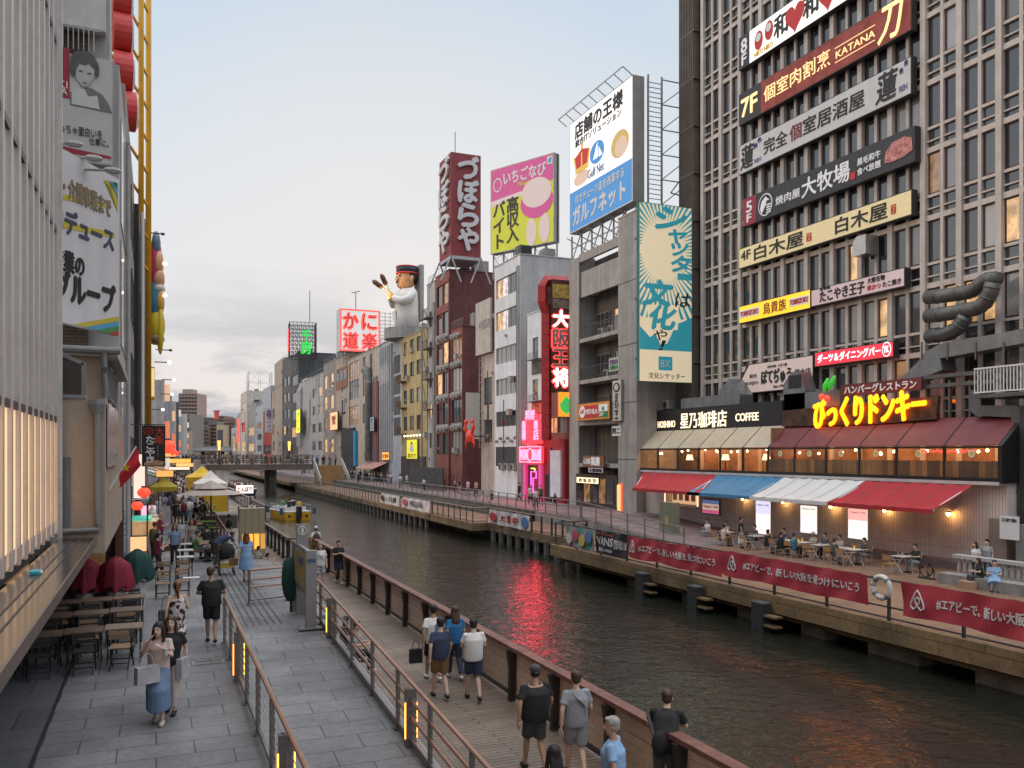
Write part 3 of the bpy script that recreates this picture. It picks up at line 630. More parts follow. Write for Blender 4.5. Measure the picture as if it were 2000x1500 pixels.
letter(r, '個室肉割烹', O, RR, (2.6, .6, 9.4, 1.6), goldlit, .004); letter(r, 'KATANA', O, RR, (10, .75, 14.0, 1.15), goldlit, .0)
[shape(r, O, [(9.9, q), (14, q), (14, q + .04), (9.9, q + .04)], goldlit, name='rule') for q in (.52, 1.35)]; letter(r, '刀', O, RR, (14.3, .15, 16.9, 2.0), goldlit, .02, shear=.2)
r, O, w, h = sg('pale grey sign with brush writing below the dark red sign', 286, 343, 1780, greysign)
amap(1443, 1780, 17.7)
violet = M('ink_violet', (.16, .13, .30), .5, var=0)
letter(r, '蓮', O, RR, (.2, .25, 1.55, 1.75), ink, .02, shear=.15); letter(r, '完全', O, RR, (2.6, .55, 5.0, 1.5), ink, .012); letter(r, '個', O, RR, (5.25, .55, 6.45, 1.5), M('ink_maroon', (.2, .03, .03), .5, var=0), .012); letter(r, '室居酒屋', O, RR, (6.6, .55, 12.9, 1.55), ink, .012); letter(r, '蓮', O, RR, (14.1, .25, 16.3, 1.8), ink, .02, shear=.15)
for cx_, cy_ in ((1.75, 1.35), (2.15, 1.6), (16.7, 1.35), (17.2, 1.65)):
    for k in range(5): disc(r, O, cx_ + .14 * cos(.5 + k * .55), cy_ + .12 * sin(.5 + k * .55), .06, .14, violet, name='petal')
letter(r, 'REN', O, RR, (1.65, .3, 2.3, .55), violet, 0); letter(r, 'REN', O, RR, (16.5, .35, 17.3, .65), violet, 0)
r, O, w, h = sg('dark slate sign with horse emblem, white writing and a cut of meat', 390, 444, 1787, slate, 1451)
amap(1451, 1787, 17.7)
shape(r, O, [(0.02, .02), (1.35, .02), (1.35, h - .02), (.02, h - .02)], M('sign_crimson', (.30, .03, .05), .5, var=.05), pr=.005, t=.008, name='floor_panel'); letter(r, '5', O, RR, (.4, .85, .95, 1.55), whiteltr, .03, proud=.02); letter(r, 'F', O, RR, (.45, .2, .9, .72), whiteltr, .03, proud=.02)
disc(r, O, 2.35, .9, .72, .72, whiteltr, name='horse_emblem'); disc(r, O, 2.35, .9, .65, .65, slate, pr=.045, t=.004, name='emblem_ground'); shape(r, O, [(2.0, .35), (1.85, .7), (2.0, 1.15), (2.4, 1.4), (2.8, 1.1), (2.5, 1.12), (2.45, .9)], whiteltr, pr=.05, name='horse_emblem')
for k in range(4): shape(r, O, [(2.5, .3 + k * .16), (2.95, .3 + k * .16), (2.95, .39 + k * .16), (2.5, .39 + k * .16)], whiteltr, pr=.05, name='horse_emblem')
letter(r, '焼肉屋', O, RR, (3.4, .55, 5.9, 1.1), whiteltr, .012); letter(r, '大牧場', O, RR, (6.1, .35, 11.0, 1.5), whiteltr, .02); letter(r, '黒毛和牛', O, RR, (11.8, .95, 14.2, 1.35), whiteltr, .015); letter(r, '食べ放題', O, RR, (11.8, .4, 14.2, .8), whiteltr, .015)
shape(r, O, [(11.1, .3), (11.6, .3), (11.6, .7), (11.1, .7)], red_ink, name='seal')
shape(r, O, [(14.6, .5), (14.75, 1.1), (15.4, 1.45), (16.6, 1.5), (17.4, 1.3), (17.5, .65), (16.6, .45), (15.4, .42)], M('meat', (.50, .20, .18), .6, var=.5, sc=4), name='meat_picture')
bamboo = M('sign_straw', (.62, .50, .27), .6, var=.1, sc=6, emit=.22, ecol=(1, .85, .5))
r, O, w, h = sg('straw yellow sign with black characters written twice on the tower', 487, 526, 1781, bamboo)
amap(1443, 1781, 17.7)
letter(r, '4F', O, RR, (.25, .5, 1.2, 1.1), ink, .02); letter(r, '白木屋', O, RR, (1.6, .25, 6.6, 1.15), ink, .02); letter(r, '白木屋', O, RR, (9.9, .25, 15.2, 1.15), ink, .02)
for a in (6.95, 15.6): frame(r, O, a, .35, a + .5, .85, .06, red_ink, name='seal'); letter(r, '白', O, RR, (a + .12, .45, a + .38, .75), red_ink, .02)
r, O, w, h = sg('yellow lit sign with red characters and two white name plates', 599, 633, 1583, glow('sign_yellow_lit', (1, .52, .03), .85))
amap(1443, 1583, 8.45)
for a in (.15, 6.0): shape(r, O, [(a, .35), (a + 2.3, .35), (a + 2.3, .85), (a, .85)], whiteltr, name='plate'); letter(r, 'TORIKIZOKU', O, RR, (a + .1, .45, a + 2.2, .75), red_ink, .02, proud=.045)
letter(r, '鳥貴族', O, RR, (2.9, .25, 5.6, .98), M('ink_brown', (.25, .06, .02), .5, var=0), .01)
r, O, w, h = csign('floor_sign', 'pale pink sign with comic black lettering next to the yellow sign', VS, 1584, 567, 600, 1767, M('sign_pale_pink', (.60, .45, .46), .6, var=.06, emit=.14, ecol=(1, .75, .78)), dkfr, .42, .05, G_)
amap(1584, 1767, 9.25)
letter(r, 'たこやき王子', O, RR, (.9, .15, 5.3, .8), ink, .03); letter(r, '道頓堀', O, RR, (.9, .84, 1.9, 1.0), ink, .01); letter(r, '大阪名物', O, RR, (5.6, .6, 7.3, .9), ink, .02); letter(r, '串かつ', O, RR, (5.6, .2, 6.9, .5), red_ink, .02); letter(r, 'たこ焼き', O, RR, (7.1, .2, 8.9, .5), ink, .02)
r, O, w, h = sg('cream sign with brush lettering and clipped dark corner above the coffee house', 714, 770, 1588, M('sign_cream', (.62, .49, .45), .6, var=.06, emit=.16, ecol=(1, .8, .72)), 1448)
amap(1448, 1588, 8.45)
shape(r, O, [(.02, h - .02), (.02, h - 1.0), (.95, h - .02)], dkfr, pr=.004, t=.01, name='clipped_corner'); letter(r, '2F', O, RR, (.08, h - .42, .52, h - .12), whiteltr, .03, proud=.02)
letter(r, '道天久', O, RR, (1.0, 1.0, 1.9, 1.25), ink, 0); letter(r, 'BOTEJYU', O, RR, (.5, .5, 2.0, .75), ink, 0); letter(r, 'ぼてぢゅう', O, RR, (2.4, .5, 5.9, 1.4), ink, .04); letter(r, '総本店', O, RR, (6.3, .7, 8.2, 1.2), ink, .01); letter(r, 'お好み焼・モダン焼', O, RR, (3.1, 1.5, 5.4, 1.68), ink, 0); letter(r, 'Since 1946', O, RR, (3.8, .2, 5.1, .36), ink, 0)
r, O, w, h = csign('floor_sign', 'bright red lit sign with slanted white lettering and a round emblem', VS, 1591, 689, 717, 1745, glow('sign_red_lit', (.95, .035, .06), .85), dkfr, .42, .05, G_)
amap(1591, 1745, 7.4)
letter(r, 'ダーツ＆ダイニングバー', O, RR, (.3, .2, 6.2, .68), glow('letter_white_lit', (1, .9, .9), .9), .025); disc(r, O, 6.8, .45, .42, .4, MATS['letter_white_lit'], name='emblem'); disc(r, O, 6.8, .45, .36, .34, MATS['sign_red_lit'], pr=.045, t=.004); letter(r, 'TK', O, RR, (6.55, .28, 7.05, .62), MATS['letter_white_lit'], .03, proud=.06)
AM = None
# ---- coffee house and burger restaurant in front of the tower ----
VG, VW = 33.5, 34.0
bx_ = [1245, 1284, 1323, 1363, 1405, 1450, 1499, 1551, 1612, 1677, 1749, 1843, 1951]; ub = [U(x, VG) for x in bx_]
UA, UZ = ub[0], ub[-1]
boards = pattern('wall_boards', 'b', (.68, .59, .55), (.62, .53, .49), (.36, .30, .27), .16, 9, .014, .65, 'yz', .5, .15, offset=0)
cafe = MB(); hk = [(U(1300, VW), U(1362, VW))]
O = V((VW, UA, -.6)); kw = (UA - hk[0][0], 1.35, UA - hk[0][1], 3.0)
facade(cafe, O, RR, UA - UZ, 3.55, [kw], .6); facade(cafe, V((VW, UZ, -.6)), RP, 3, 3.55, [])
cafe.box(VG - .02, UZ - .02, 2.95, VT, UA, 3.1, 1)
root_cafe = cafe.build('restaurant_block', [boards, M('ledge_white', (.5, .48, .46), .6)]); tag(root_cafe, 'low restaurant block with a glazed upper floor and pale boarded wall', 'building')
blackm = M('frame_black', (.018, .017, .018), .45, var=.1); maroonc = M('blind_maroon', (.16, .035, .04), .5, var=.12, bump=.1, bs=8); creamc = M('blind_cream', (.50, .42, .31), .55, var=.1)
woodp = pattern('plank_wall', 'b', (.26, .125, .04), (.07, .038, .022), (.02, .012, .01), .34, 9, .008, .6, 'yz', .3, .35, offset=0)
cg = bpy.data.materials.new('clear_glass'); cg.use_nodes = True; t = cg.node_tree; t.nodes.remove(t.nodes['Principled BSDF']); out = t.nodes['Material Output']
a = t.nodes.new('ShaderNodeBsdfTransparent'); b = t.nodes.new('ShaderNodeBsdfGlossy'); b.inputs['Roughness'].default_value = .03; mxs = t.nodes.new('ShaderNodeMixShader'); fr = t.nodes.new('ShaderNodeFresnel'); fr.inputs[0].default_value = 1.45
a.inputs[0].default_value = (.82, .82, .84, 1); t.links.new(fr.outputs[0], mxs.inputs[0]); t.links.new(a.outputs[0], mxs.inputs[1]); t.links.new(b.outputs[0], mxs.inputs[2]); t.links.new(mxs.outputs[0], out.inputs[0])
ZB, ZM, ZT = 3.1, 4.62, 5.95; VB = 35.0
mul = MB()
for u in ub:
    mul.box(VG, u - .05, ZB, VG + .12, u + .05, ZM); mul.bar((VG + .05, u, ZM), (VB, u, ZT), .1, .12)
mul.box(VG, UZ, ZM - .05, VG + .1, UA, ZM + .05); mul.box(VG - .01, UZ, ZB, VG + .1, UA, ZB + .16)
mul.build('mullions', blackm, root_cafe)
for i in range(12):
    h = ub[i] - .055; l = ub[i + 1] + .055; don = i >= 6
    z0 = 4.0 if don else ZB + .16
    g_ = MB(); g_.poly([(VG + .04, h, z0), (VG + .04, l, z0), (VG + .04, l, ZM - .05), (VG + .04, h, ZM - .05)]); g_.build('window_pane', cg, root_cafe)
    s_ = MB(); dirv = V((VB - VG - .05, 0, ZT - ZM)); nrm = V((-dirv.z, 0, dirv.x)).normalized()
    s_.obox(V((VG + .06, l, ZM + .05)) + nrm * .02, dirv, Y_ * (h - l), nrm * .03); s_.build('sloped_blind', maroonc if don else creamc, root_cafe)
    if don: MB().box(VG + .03, l, ZB + .16, VG + .09, h, 4.0).build('plank_panel', woodp, root_cafe)
inner = M('interior_brown', (.28, .15, .085), .7, var=.4, sc=.8)
rm = MB(); rm.box(36.85, UZ, ZB, 36.95, UA, ZT).box(VG + .2, UZ, ZB, 36.85, UA, ZB + .02); rm.box(VB, UZ, ZT - .12, 36.85, UA, ZT); rm.box(VG + .3, ub[6] - .08, ZB + .02, 36.85, ub[6] + .08, ZT - .1); rm.box(VG, UA, ZB, 36.95, UA + .12, ZT - 1.3)
rm.build('interior', inner, root_cafe)
ew = MB(); ew.prism([(VG - .02, ZB - .05), (VG - .02, ZM + .05), (VB, ZT + .05), (VT, ZT + .05), (VT, ZB - .05)], (0, UZ - .16, 0), X_, Z_, Y_ * .1); ew.build('end_wall', blackm, root_cafe)
shade = glow('lamp_shade_glow', (1, .55, .28), 3.2); bulb = glow('bulb_warm', (1, .50, .15), 60); bulb2 = glow('bulb_small', (1, .5, .2), 22)
for i, px in enumerate((1265, 1347, 1417, 1497)):
    p = atx(px, 897, 34.3); r = empty('table_lamp', (p.x, p.y, 3.6), 'small table lamp glowing behind the coffee house glass', 'lamp', 'table lamps in the coffee house')
    MB().tube([(p.x, p.y, p.z - .05), (p.x, p.y, p.z + .32)], [.26, .17], 12).build('shade', shade, r); MB().tube([(p.x, p.y, 3.12), (p.x, p.y, p.z - .05)], .03, 6).build('stem', blackm, r)
cl = MB()
for k in range(26):
    u = UZ + .8 + (UA - UZ - 1.2) * k / 25; cl.ball((34.4 + 1.9 * random.random(), u, 4.3 + .3 * random.random()), .075, 6)
o = cl.build('ceiling_bulbs', bulb2, root_cafe); o['kind'] = 'stuff'
for y0_, y1_ in ((UZ + .6, ub[6] - .5), (ub[6] + .5, UA - .6)): MB().box(35.2, y0_, 5.66, 36.4, y1_, 5.74).build('added_ceiling_light', glow('ceiling_warm', (1, .56, .25), 7), root_cafe)  # added warm strips, mostly hidden by the blinds, brighten the dark interior
rl = MB()
for k in range(16): rl.ball((34.7, U(1790, 34.7) - .16 - k * .21, 4.42 + .04 * (k % 2)), .07, 6)
tag(rl.build('lantern_string', glow('lantern_red', (1, .06, .04), 2.5)), 'string of small red lanterns inside the rightmost burger restaurant window', 'lantern string')
stk = M('sticker_yellow', (.6, .5, .08), .5)
for px in (1524, 1581, 1643, 1711, 1794, 1898): p = atx(px, 886, VG); disc(root_cafe, (VG, p.y, p.z), 0, 0, .17, .17, white, pr=.005, t=.008, name='window_sticker'); disc(root_cafe, (VG, p.y, p.z), 0, 0, .12, .12, stk, pr=.014, t=.004, name='window_sticker')
# coffee house fascia and lettering
r, O, w, h = csign('fascia_sign', 'black fascia with glowing cream coffee house lettering', VB - .05, 1275, 803, 846, 1528, blackm, blackm, .3, .02)
cl_ = glow('letter_cream_lit', (1, .76, .52), 1.25)
letter(r, 'HOSHINO', O, RR, (.75, .38, 3.05, .86), cl_, .008); letter(r, '星乃珈琲店', O, RR, (3.75, .25, 9.15, 1.35), cl_, .012); letter(r, 'COFFEE', O, RR, (10.1, .55, 12.4, 1.05), cl_, .015)
# burger restaurant sign
wb = M('sign_wood', (.075, .035, .02), .7, var=.5, sc=2); r = MB().prism([(U(1528, 34.7) - 0, 5.95), (U(1700, 34.7), 5.85), (U(1828, 34.7), 6.0), (U(1832, 34.7), 7.1), (U(1700, 34.7), 7.0), (U(1528, 34.7), 6.9)], (34.7, 0, 0), Y_, Z_, X_ * .2).build('restaurant_sign', wb); tag(r, 'yellow cartoon lettering on dark wood boards over the burger restaurant', 'sign')
O = atx(1592, 836, 34.6); letter(r, 'びっくりドンキー', O, RR, (.0, .0, O.y - U(1809, 34.6), 1.55), glow('letter_yellow', (1, .31, .005), 2.7), .03, .12, skew=.03)
for dx, dz_ in ((.55, 1.75), (.95, 1.62)): MB().ball(O + RR * dx + Z_ * dz_, .19, 12).build('cherry', glow('cherry_red', (.9, .1, .06), .5), r, True)
for dx, dz_, tl_ in ((.65, 1.95, .35), (1.05, 2.05, .5)): MB().tube([O + RR * dx + Z_ * dz_, O + RR * (dx + tl_ * .5) + Z_ * (dz_ + .4), O + RR * (dx + tl_) + Z_ * (dz_ + .8)], [.04, .17, .06], 8).build('leaf', glow('leaf_green', (.05, .5, .05), .4), r, True)
r, O, w, h = csign('restaurant_sign', 'dark red board with white katakana above the yellow cartoon lettering', 34.6, 1642, 752, 775, 1800, M('board_red', (.19, .03, .025), .6, var=.2), dkfr, .12, .03)
letter(r, 'ハンバーグレストラン', O, RR, (.3, .12, w - .3, h - .1), whiteltr, .03, skew=0)
# boarded wall: lit posters, screen, kiosk, sconces
for xl, xr, yt, yb, nm, tc_, lab in ((1476, 1505, 977, 1044, 'poster_violet', (.75, .72, 1), 'lit white poster with a violet top left of the cafe tables'), (1563, 1596, 986, 1040, 'poster_white', (1, .93, .88), 'lit plain white poster in the middle of the boarded wall'), (1656, 1695, 992, 1051, 'poster_pink', (1, .48, .44), 'lit poster with a pink top behind the cafe tables')):
    r, O, w, h = csign('lit_poster', lab, VW - .06, xl, yt, yb, xr, glow(nm, (1, .93, .90), .95), white, .05, .02)
    sh_ = MB(); panel(sh_, O, RR, .02, h * .62, w - .02, h - .02, .006, 0, .003); sh_.build('poster_top', glow(nm + '_top', tc_, .9), r)
    letter(r, "Happy's Café", O, RR, (.12 * w, h * .84, .9 * w, h * .91), M('ink_grey', (.2, .18, .2), .5, var=0), 0, .01, .02)
r, O, w, h = csign('screen', 'dark framed screen with pink and blue picture on the boarded wall', VW - .1, 1371, 974, 1003, 1405, glow('screen_blue', (.12, .2, .4), .5), blackm, .08, .05)
s_ = MB(); panel(s_, O, RR, .06, .06, w - .06, h * .3, .006, 0, .004); s_.build('picture', glow('screen_pink', (.8, .15, .3), .5), r); s_ = MB(); panel(s_, O, RR, .06, h * .3, w - .06, h * .7, .006, 0, .004); s_.build('picture', glow('screen_peach', (.85, .6, .5), .5), r); letter(r, "Happy's Café", O, RR, (.15, h * .4, w - .15, h * .62), red_ink, .02, .01, .02)
k_ = MB(); k_.box(VW + .58, hk[0][1], .75, VW + .62, hk[0][0], 2.4); k_.build('kiosk_back', glow('kiosk_warm', (1, .62, .35), .55, (.4, .25, .15)), root_cafe)
k_ = MB(); k_.box(VW - .05, hk[0][1] - .12, .7, VW - .005, hk[0][1], 2.5).box(VW - .05, hk[0][0], .7, VW - .005, hk[0][0] + .1, 2.5).box(VW - .05, hk[0][1], 2.4, VW - .005, hk[0][0], 2.5); k_.build('lit_frame', glow('frame_warm', (1, .75, .45), 1.2), root_cafe)
MB().box(VW - .35, hk[0][1] - .1, .62, VW + .55, hk[0][0] + .1, .72).build('counter', white, root_cafe)
for k in range(5): MB().box(VW + .3, hk[0][0] - .5 - k * .75, 1.0, VW + .34, hk[0][0] - .95 - k * .75, 1.6 + .2 * (k % 2)).build('menu_card', M('menu_%d' % (k % 3), ((.5, .3, .15), (.6, .5, .4), (.4, .1, .08))[k % 3], .6), root_cafe)
for i, (px, py) in enumerate(((1450, 974), (1529, 980), (1622, 989), (1727, 997), (1852, 1004))):
    p = atx(px, py, VW - .3); r = empty('wall_lamp', p, ['warm wall lamp under the blue awning', 'warm wall lamp between violet and plain lit posters', 'warm wall lamp between plain and pink lit posters', 'warm wall lamp under the right red awning', 'black bracket lamp on the bare boarded wall at the right'][i], 'wall lamp', 'warm lamps along the boarded wall')
    MB().ball(p, .085, 10).build('bulb', bulb, r, True); MB().tube([p + Z_ * .1, p + V((.29, 0, .14))], .025, 6).tube([p + Z_ * .1, p + Z_ * .07], [.05, .14], 10).build('bracket', blackm, r)
# awnings
def awning(label, xw0, xw1, xf0, xf1, col, arm=False):
    a, b2 = U(xw0, VG), U(xw1, VG); c, d = U(xf0, 31.0), U(xf1, 31.0); n = 10; mb = MB(); P = lambda s, t: V((VG - .02 + (31 - VG) * t, (a + (c - a) * t) * (1 - s) + (b2 + (d - b2) * t) * s, 2.92 - 1.02 * t - .10 * sin(pi * t) + .028 * sin(s * 40)))
    for i in range(n * 2):
        for j in range(6):
            s0, s1, t0, t1 = i / (2 * n), (i + 1) / (2 * n), j / 6, (j + 1) / 6; mb.poly([P(s0, t0), P(s1, t0), P(s1, t1), P(s0, t1)]); q = Z_ * -.02; mb.poly([P(s0, t1) + q, P(s1, t1) + q, P(s1, t0) + q, P(s0, t0) + q])
    r = mb.build('awning', col); tag(r, label, 'awning', None)
    for i in range(1, 5): s0 = i / 5; sm_ = MB(); [sm_.poly([P(s0, t / 6) + Z_ * .006, P(s0 + .006, t / 6) + Z_ * .006, P(s0 + .006, (t + 1) / 6) + Z_ * .006, P(s0, (t + 1) / 6) + Z_ * .006]) for t in range(6)]; sm_.build('seam', M('awning_seam', (.16, .12, .12), .8), r)
    v_ = MB(); v_.obox(P(0, 1) - Z_ * .2, P(1, 1) - P(0, 1), X_ * .015, Z_ * .19); v_.build('valance', col, r)
    f_ = MB(); f_.bar(P(0, 1) + V((.06, 0, -.05)), P(1, 1) + V((.06, 0, -.05)), .07)
    for s in (0.02, .98): f_.bar(P(s, 1) + V((.06, 0, -.08)), P(s, 0) + V((0, 0, -.1)), .05)
    f_.build('arm', white, r)
awning('left red awning over the cafe kiosk', 1256, 1400, 1236, 1366, M('cloth_red', (.38, .025, .035), .75, var=.07)); awning('blue awning between red and white ones over the cafe wall', 1400, 1530, 1342, 1463, M('cloth_blue', (.055, .20, .36), .75, var=.07)); awning('white awning between blue and red ones over the cafe wall', 1530, 1690, 1464, 1616, M('cloth_white', (.62, .61, .60), .75, var=.05)); awning('large right red awning at the end of the cafe wall', 1690, 1900, 1617, 1822, M('cloth_red'))
# ducts, pipes and gantry on the tower's right
duct = M('duct_zinc', (.23, .24, .25), .42, .6, var=.2, sc=.7, streak=.2); dkduct = M('duct_dark', (.13, .128, .125), .5, .5, var=.25)
VP_ = 35.9
def ductline(label, pts, r, m, v=VP_, name='duct_pipe', n=14, ring=True):
    P = [atx(x, y, v) for x, y in pts]; root = MB().tube(P, r, n).build(name, m, None, True); tag(root, label, 'duct')
    if ring:
        for a, b2 in zip(P, P[1:]):
            k = max(1, int((b2 - a).length / .9))
            for j in range(k): q = a + (b2 - a) * ((j + .5) / k); d = (b2 - a).normalized() * .04; MB().tube([q - d, q + d], r * 1.06, n).build('collar', m, root, True)
    return root
ductline('upper round exhaust duct bending down on the tower', [(1811, 581), (1850, 577), (1893, 570), (1905, 564), (1922, 549), (1934, 545), (1950, 546)], .35, dkduct)
ductline('middle round exhaust duct with a long elbow on the tower', [(1811, 618), (1860, 611), (1908, 602), (1924, 592), (1935, 570), (1940, 552)], .35, dkduct, 35.5)
ductline('lower round exhaust duct curving to its short outlet', [(1813, 658), (1850, 652), (1870, 642), (1880, 628), (1886, 616)], .35, M('duct_mid', (.13, .135, .14), .4, .6, var=.2), 35.5)
o = MB().prism([tuple((atx(x, y, 35.3).y, atx(x, y, 35.3).z)) for x, y in ((1745, 752), (1792, 708), (1806, 688), (1835, 672), (2010, 640), (2010, 668), (1836, 700), (1840, 722), (1800, 738), (1760, 760))], (35.3, 0, 0), Y_, Z_, X_ * 1.0).build('duct_box', duct); tag(o, 'big zinc box duct slanting up to the right above the red lettering board', 'duct')
for x in (1800, 1850, 1905, 1960): p = atx(x, 700, 35.27); MB().box(35.26, p.y - .04, atx(x, 702, 35.3).z, 35.3, p.y + .04, atx(x, 668, 35.3).z).build('seam', dkduct, o)
o = MB().prism([tuple((atx(x, y, 34.6).y, atx(x, y, 34.6).z)) for x, y in ((1895, 762), (1914, 762), (1916, 792), (1985, 792), (1996, 800), (1996, 1000), (1975, 1000), (1975, 815), (1905, 812), (1893, 800))], (34.6, 0, 0), Y_, Z_, X_ * .55).build('duct_box', M('duct_grey', (.15, .15, .15), .5, .4, var=.2, streak=.2)); tag(o, 'square grey duct stepping down beside the burger restaurant', 'duct')
for y in (840, 900, 960): p = atx(1985, y, 34.55); MB().box(34.54, p.y - .4, p.z - .04, 34.6, p.y + .4, p.z + .04).build('seam', dkduct, o)
gp = empty('service_gantry', atx(1950, 772, 34.2), 'service gantry with white bar railing at the right edge above the restaurant', 'gantry')
a, b2 = atx(1902, 772, 34.2), atx(2030, 772, 34.2); MB().box(34.2, b2.y, a.z - .15, 36.4, a.y, a.z).build('platform', dkduct, gp)
m = MB(); m.box(34.2, b2.y, a.z + 1.15, 34.26, a.y, a.z + 1.22).box(34.2, b2.y, a.z + .08, 34.26, a.y, a.z + .14)
k = int((a.y - b2.y) / .16)
for j in range(k): m.box(34.21, a.y - j * .16 - .035, a.z + .14, 34.25, a.y - j * .16, a.z + 1.15)
m.build('bar_railing', white, gp)
m = MB()
for yy in (742, 760): p, q = atx(1800, yy, 35.0), atx(1990, yy - 14, 35.0); m.box(34.9, q.y, p.z, 35.2, p.y, p.z + .18)
for x in (1810, 1855, 1895): p = atx(x, 742, 35); m.box(34.95, p.y - .05, 6, 35.1, p.y + .05, p.z)
m.build('beam', dkduct, gp)
o = MB().box(34.5, 20, -1, VT, UZ - .2, 6.4).build('service_block', M('service_dark', (.045, .043, .043), .7, var=.3, streak=.3)); tag(o, 'dark service wall at the right edge beside the burger restaurant', 'wall')
p = atx(1945, 1075, 33.6); o = MB().box(33.6, p.y - .5, -.6, 34.2, p.y + .35, 1.5).build('utility_cabinet', M('cabinet_tan', (.25, .19, .16), .7)); tag(o, 'tan cabinet at the right end of the boarded wall', 'cabinet')
o = MB().box(33.4, 23.4, -.6, 34.1, 25.0, 1.35).build('notice_cabinet', M('cabinet_grey', (.2, .2, .2), .6)); tag(o, 'grey utility cabinet with a white notice at the right edge', 'cabinet'); nO = atx(1953, 1052, 33.37); n_ = MB(); panel(n_, nO, RR, 0, 0, .9, 1.0, .02); n_.build('notice', white, o); letter(o, 'ゴミ捨て禁止', nO, RR, (.1, .75, .8, .9), ink, .02)
# roof gear over the coffee house
o = MB().box(35.3, U(1440, 35.3), 6.9, 36.2, U(1330, 35.3), 8.3).prism([(U(1448, 35.4), 6.9), (U(1408, 35.4), 6.9), (U(1408, 35.4), 8.6), (U(1428, 35.4), 9.3), (U(1448, 35.4), 8.2)], (35.25, 0, 0), Y_, Z_, X_ * 1.1).build('duct_box', duct); tag(o, 'grey roof duct with rounded hood behind the coffee house fascia', 'duct')
o = MB().prism([(U(1572, 35.1), 6.9), (U(1530, 35.1), 6.9), (U(1530, 35.1), 8.5), (U(1545, 35.1), 9.2), (U(1560, 35.1), 9.2), (U(1572, 35.1), 8.0)], (35.1, 0, 0), Y_, Z_, X_ * .9).build('duct_hood', duct); tag(o, 'grey exhaust hood in front of the cream brush lettering sign', 'duct')
MB().box(35.08, U(1565, 35.1), 8.2, 35.1, U(1540, 35.1), 9.0).build('opening', blackm, o)
o = MB().box(35.1, U(1640, 35.1), 6.0, 36, U(1531, 35.1), 7.9).build('roof_screen', M('screen_grey', (.17, .18, .19), .5, .3)); tag(o, 'grey sheet metal screen beside the wooden lettering boards', 'screen wall')
p = atx(1688, 480, 36.3); o = MB().prism([(p.y - .5, p.z - .55), (p.y + .5, p.z - .55), (p.y + .45, p.z + .2), (p.y + .2, p.z + .5), (p.y - .5, p.z + .5)], (35.9, 0, 0), Y_, Z_, X_ * .9).build('exhaust_hood', M('zinc_bright', (.5, .48, .46), .3, .8)); tag(o, 'bright metal exhaust hood just under the straw yellow sign', 'exhaust hood')
ac(atx(1300, 800, 35.4) - Z_ * .0, 'grey air conditioner on the coffee house roof')
# green translucent stele on the right deck
p = atz(1298, 1050, BZ); o = MB().box(p.x, p.y - .9, BZ, p.x + .5, p.y + .6, 1.3).build('light_stele', pattern('stele_glass', 'b', (.20, .22, .15), (.17, .19, .13), (.11, .12, .08), .28, 3, .012, .35, 'yz', .2, .1, offset=0)); tag(o, 'tall greenish block on the restaurant deck left of the diners', 'light block'); n_ = MB(); panel(n_, V((p.x, p.y - .1, -.1)), RR, 0, 0, .32, .5, .02); n_.build('notice', M('notice_yellow', (.5, .33, .12), .6), o)
# ---------------- the row of houses on the right bank ----------------
tan = M('wall_tan', (.42, .35, .29), .8, streak=.3, bump=.1); beige = M('wall_beige', (.46, .40, .34), .8, streak=.3, bump=.1); brownw = M('wall_brown', (.20, .13, .10), .8, streak=.25)
whitew = M('wall_white_tile', (.68, .69, .72), .6, var=.08, streak=.18, bump=.05); greyw = M('wall_grey', (.34, .335, .33), .8, streak=.35, bump=.1); colc = M('column_concrete', (.37, .345, .325), .8, var=.12, streak=.28, bump=.15)
redw = M('wall_brick_red', (.25, .085, .065), .75, streak=.15); redw_shade = M('wall_red_shaded', (.15, .052, .052), .75, streak=.2); yellw = M('wall_yellow', (.47, .37, .18), .8, streak=.35); dgrey = M('wall_dark_grey', (.085, .09, .10), .8, streak=.2); bluew = M('wall_pale_blue', (.40, .43, .47), .7, streak=.25)  # second red carries the side walls' shade in its colour; trim reuses it
lgrey = M('wall_light_grey', (.43, .42, .415), .8, streak=.35, bump=.1)
# concrete house with set back balconies
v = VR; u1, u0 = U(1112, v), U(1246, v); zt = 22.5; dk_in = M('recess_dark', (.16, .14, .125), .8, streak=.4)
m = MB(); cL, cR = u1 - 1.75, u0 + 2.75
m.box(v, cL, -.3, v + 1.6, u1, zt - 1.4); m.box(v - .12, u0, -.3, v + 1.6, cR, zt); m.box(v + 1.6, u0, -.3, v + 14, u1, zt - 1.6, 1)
m.box(v + 1.61, u0 - .02, -.3, v + 14, u0 + .4, zt - .3, 0)
for z0, z1 in ((17.55, 19.7), (20.6, 21.3)): m.box(v + .05, cR, z0, v + .35, cL, z1)
for z in (14.0, 10.5, 7.0, 3.5): m.box(v - .1, cR, z - .32, v + 1.6, cL, z)
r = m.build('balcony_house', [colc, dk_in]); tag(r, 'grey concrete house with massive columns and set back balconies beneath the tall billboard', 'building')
for z in (3.85, 8.2, 12.6, 17.4): MB().box(v - .135, u0 - .003, z, v - .118, cR + .003, z + .05).build('joint', dkconc, r)
pipe(r, v - .1, cL - .25, -.2, 20.5, .11); pipe(r, v + 1.2, cR + .9, 10.6, 17.4, .09)
for z in (14.0, 10.5):
    mb = MB(); mb.box(v - .08, cR, z + 1.0, v - .02, cL, z + 1.08)
    for k in range(24): mb.box(v - .06, cR + (cL - cR) * k / 24, z, v - .04, cR + (cL - cR) * k / 24 + .03, z + 1.0)
    mb.build('balcony_railing', dksteel, r)
for z in (14.0, 10.5, 7.0, 17.5):
    for k in range(2): window(r, V((v + 1.58, cL - .4 - k * 3.2, z + .5)), RR, (0, 0, 2.3, 1.7), -.03, alu, pane_mat(.2), 3, 2)
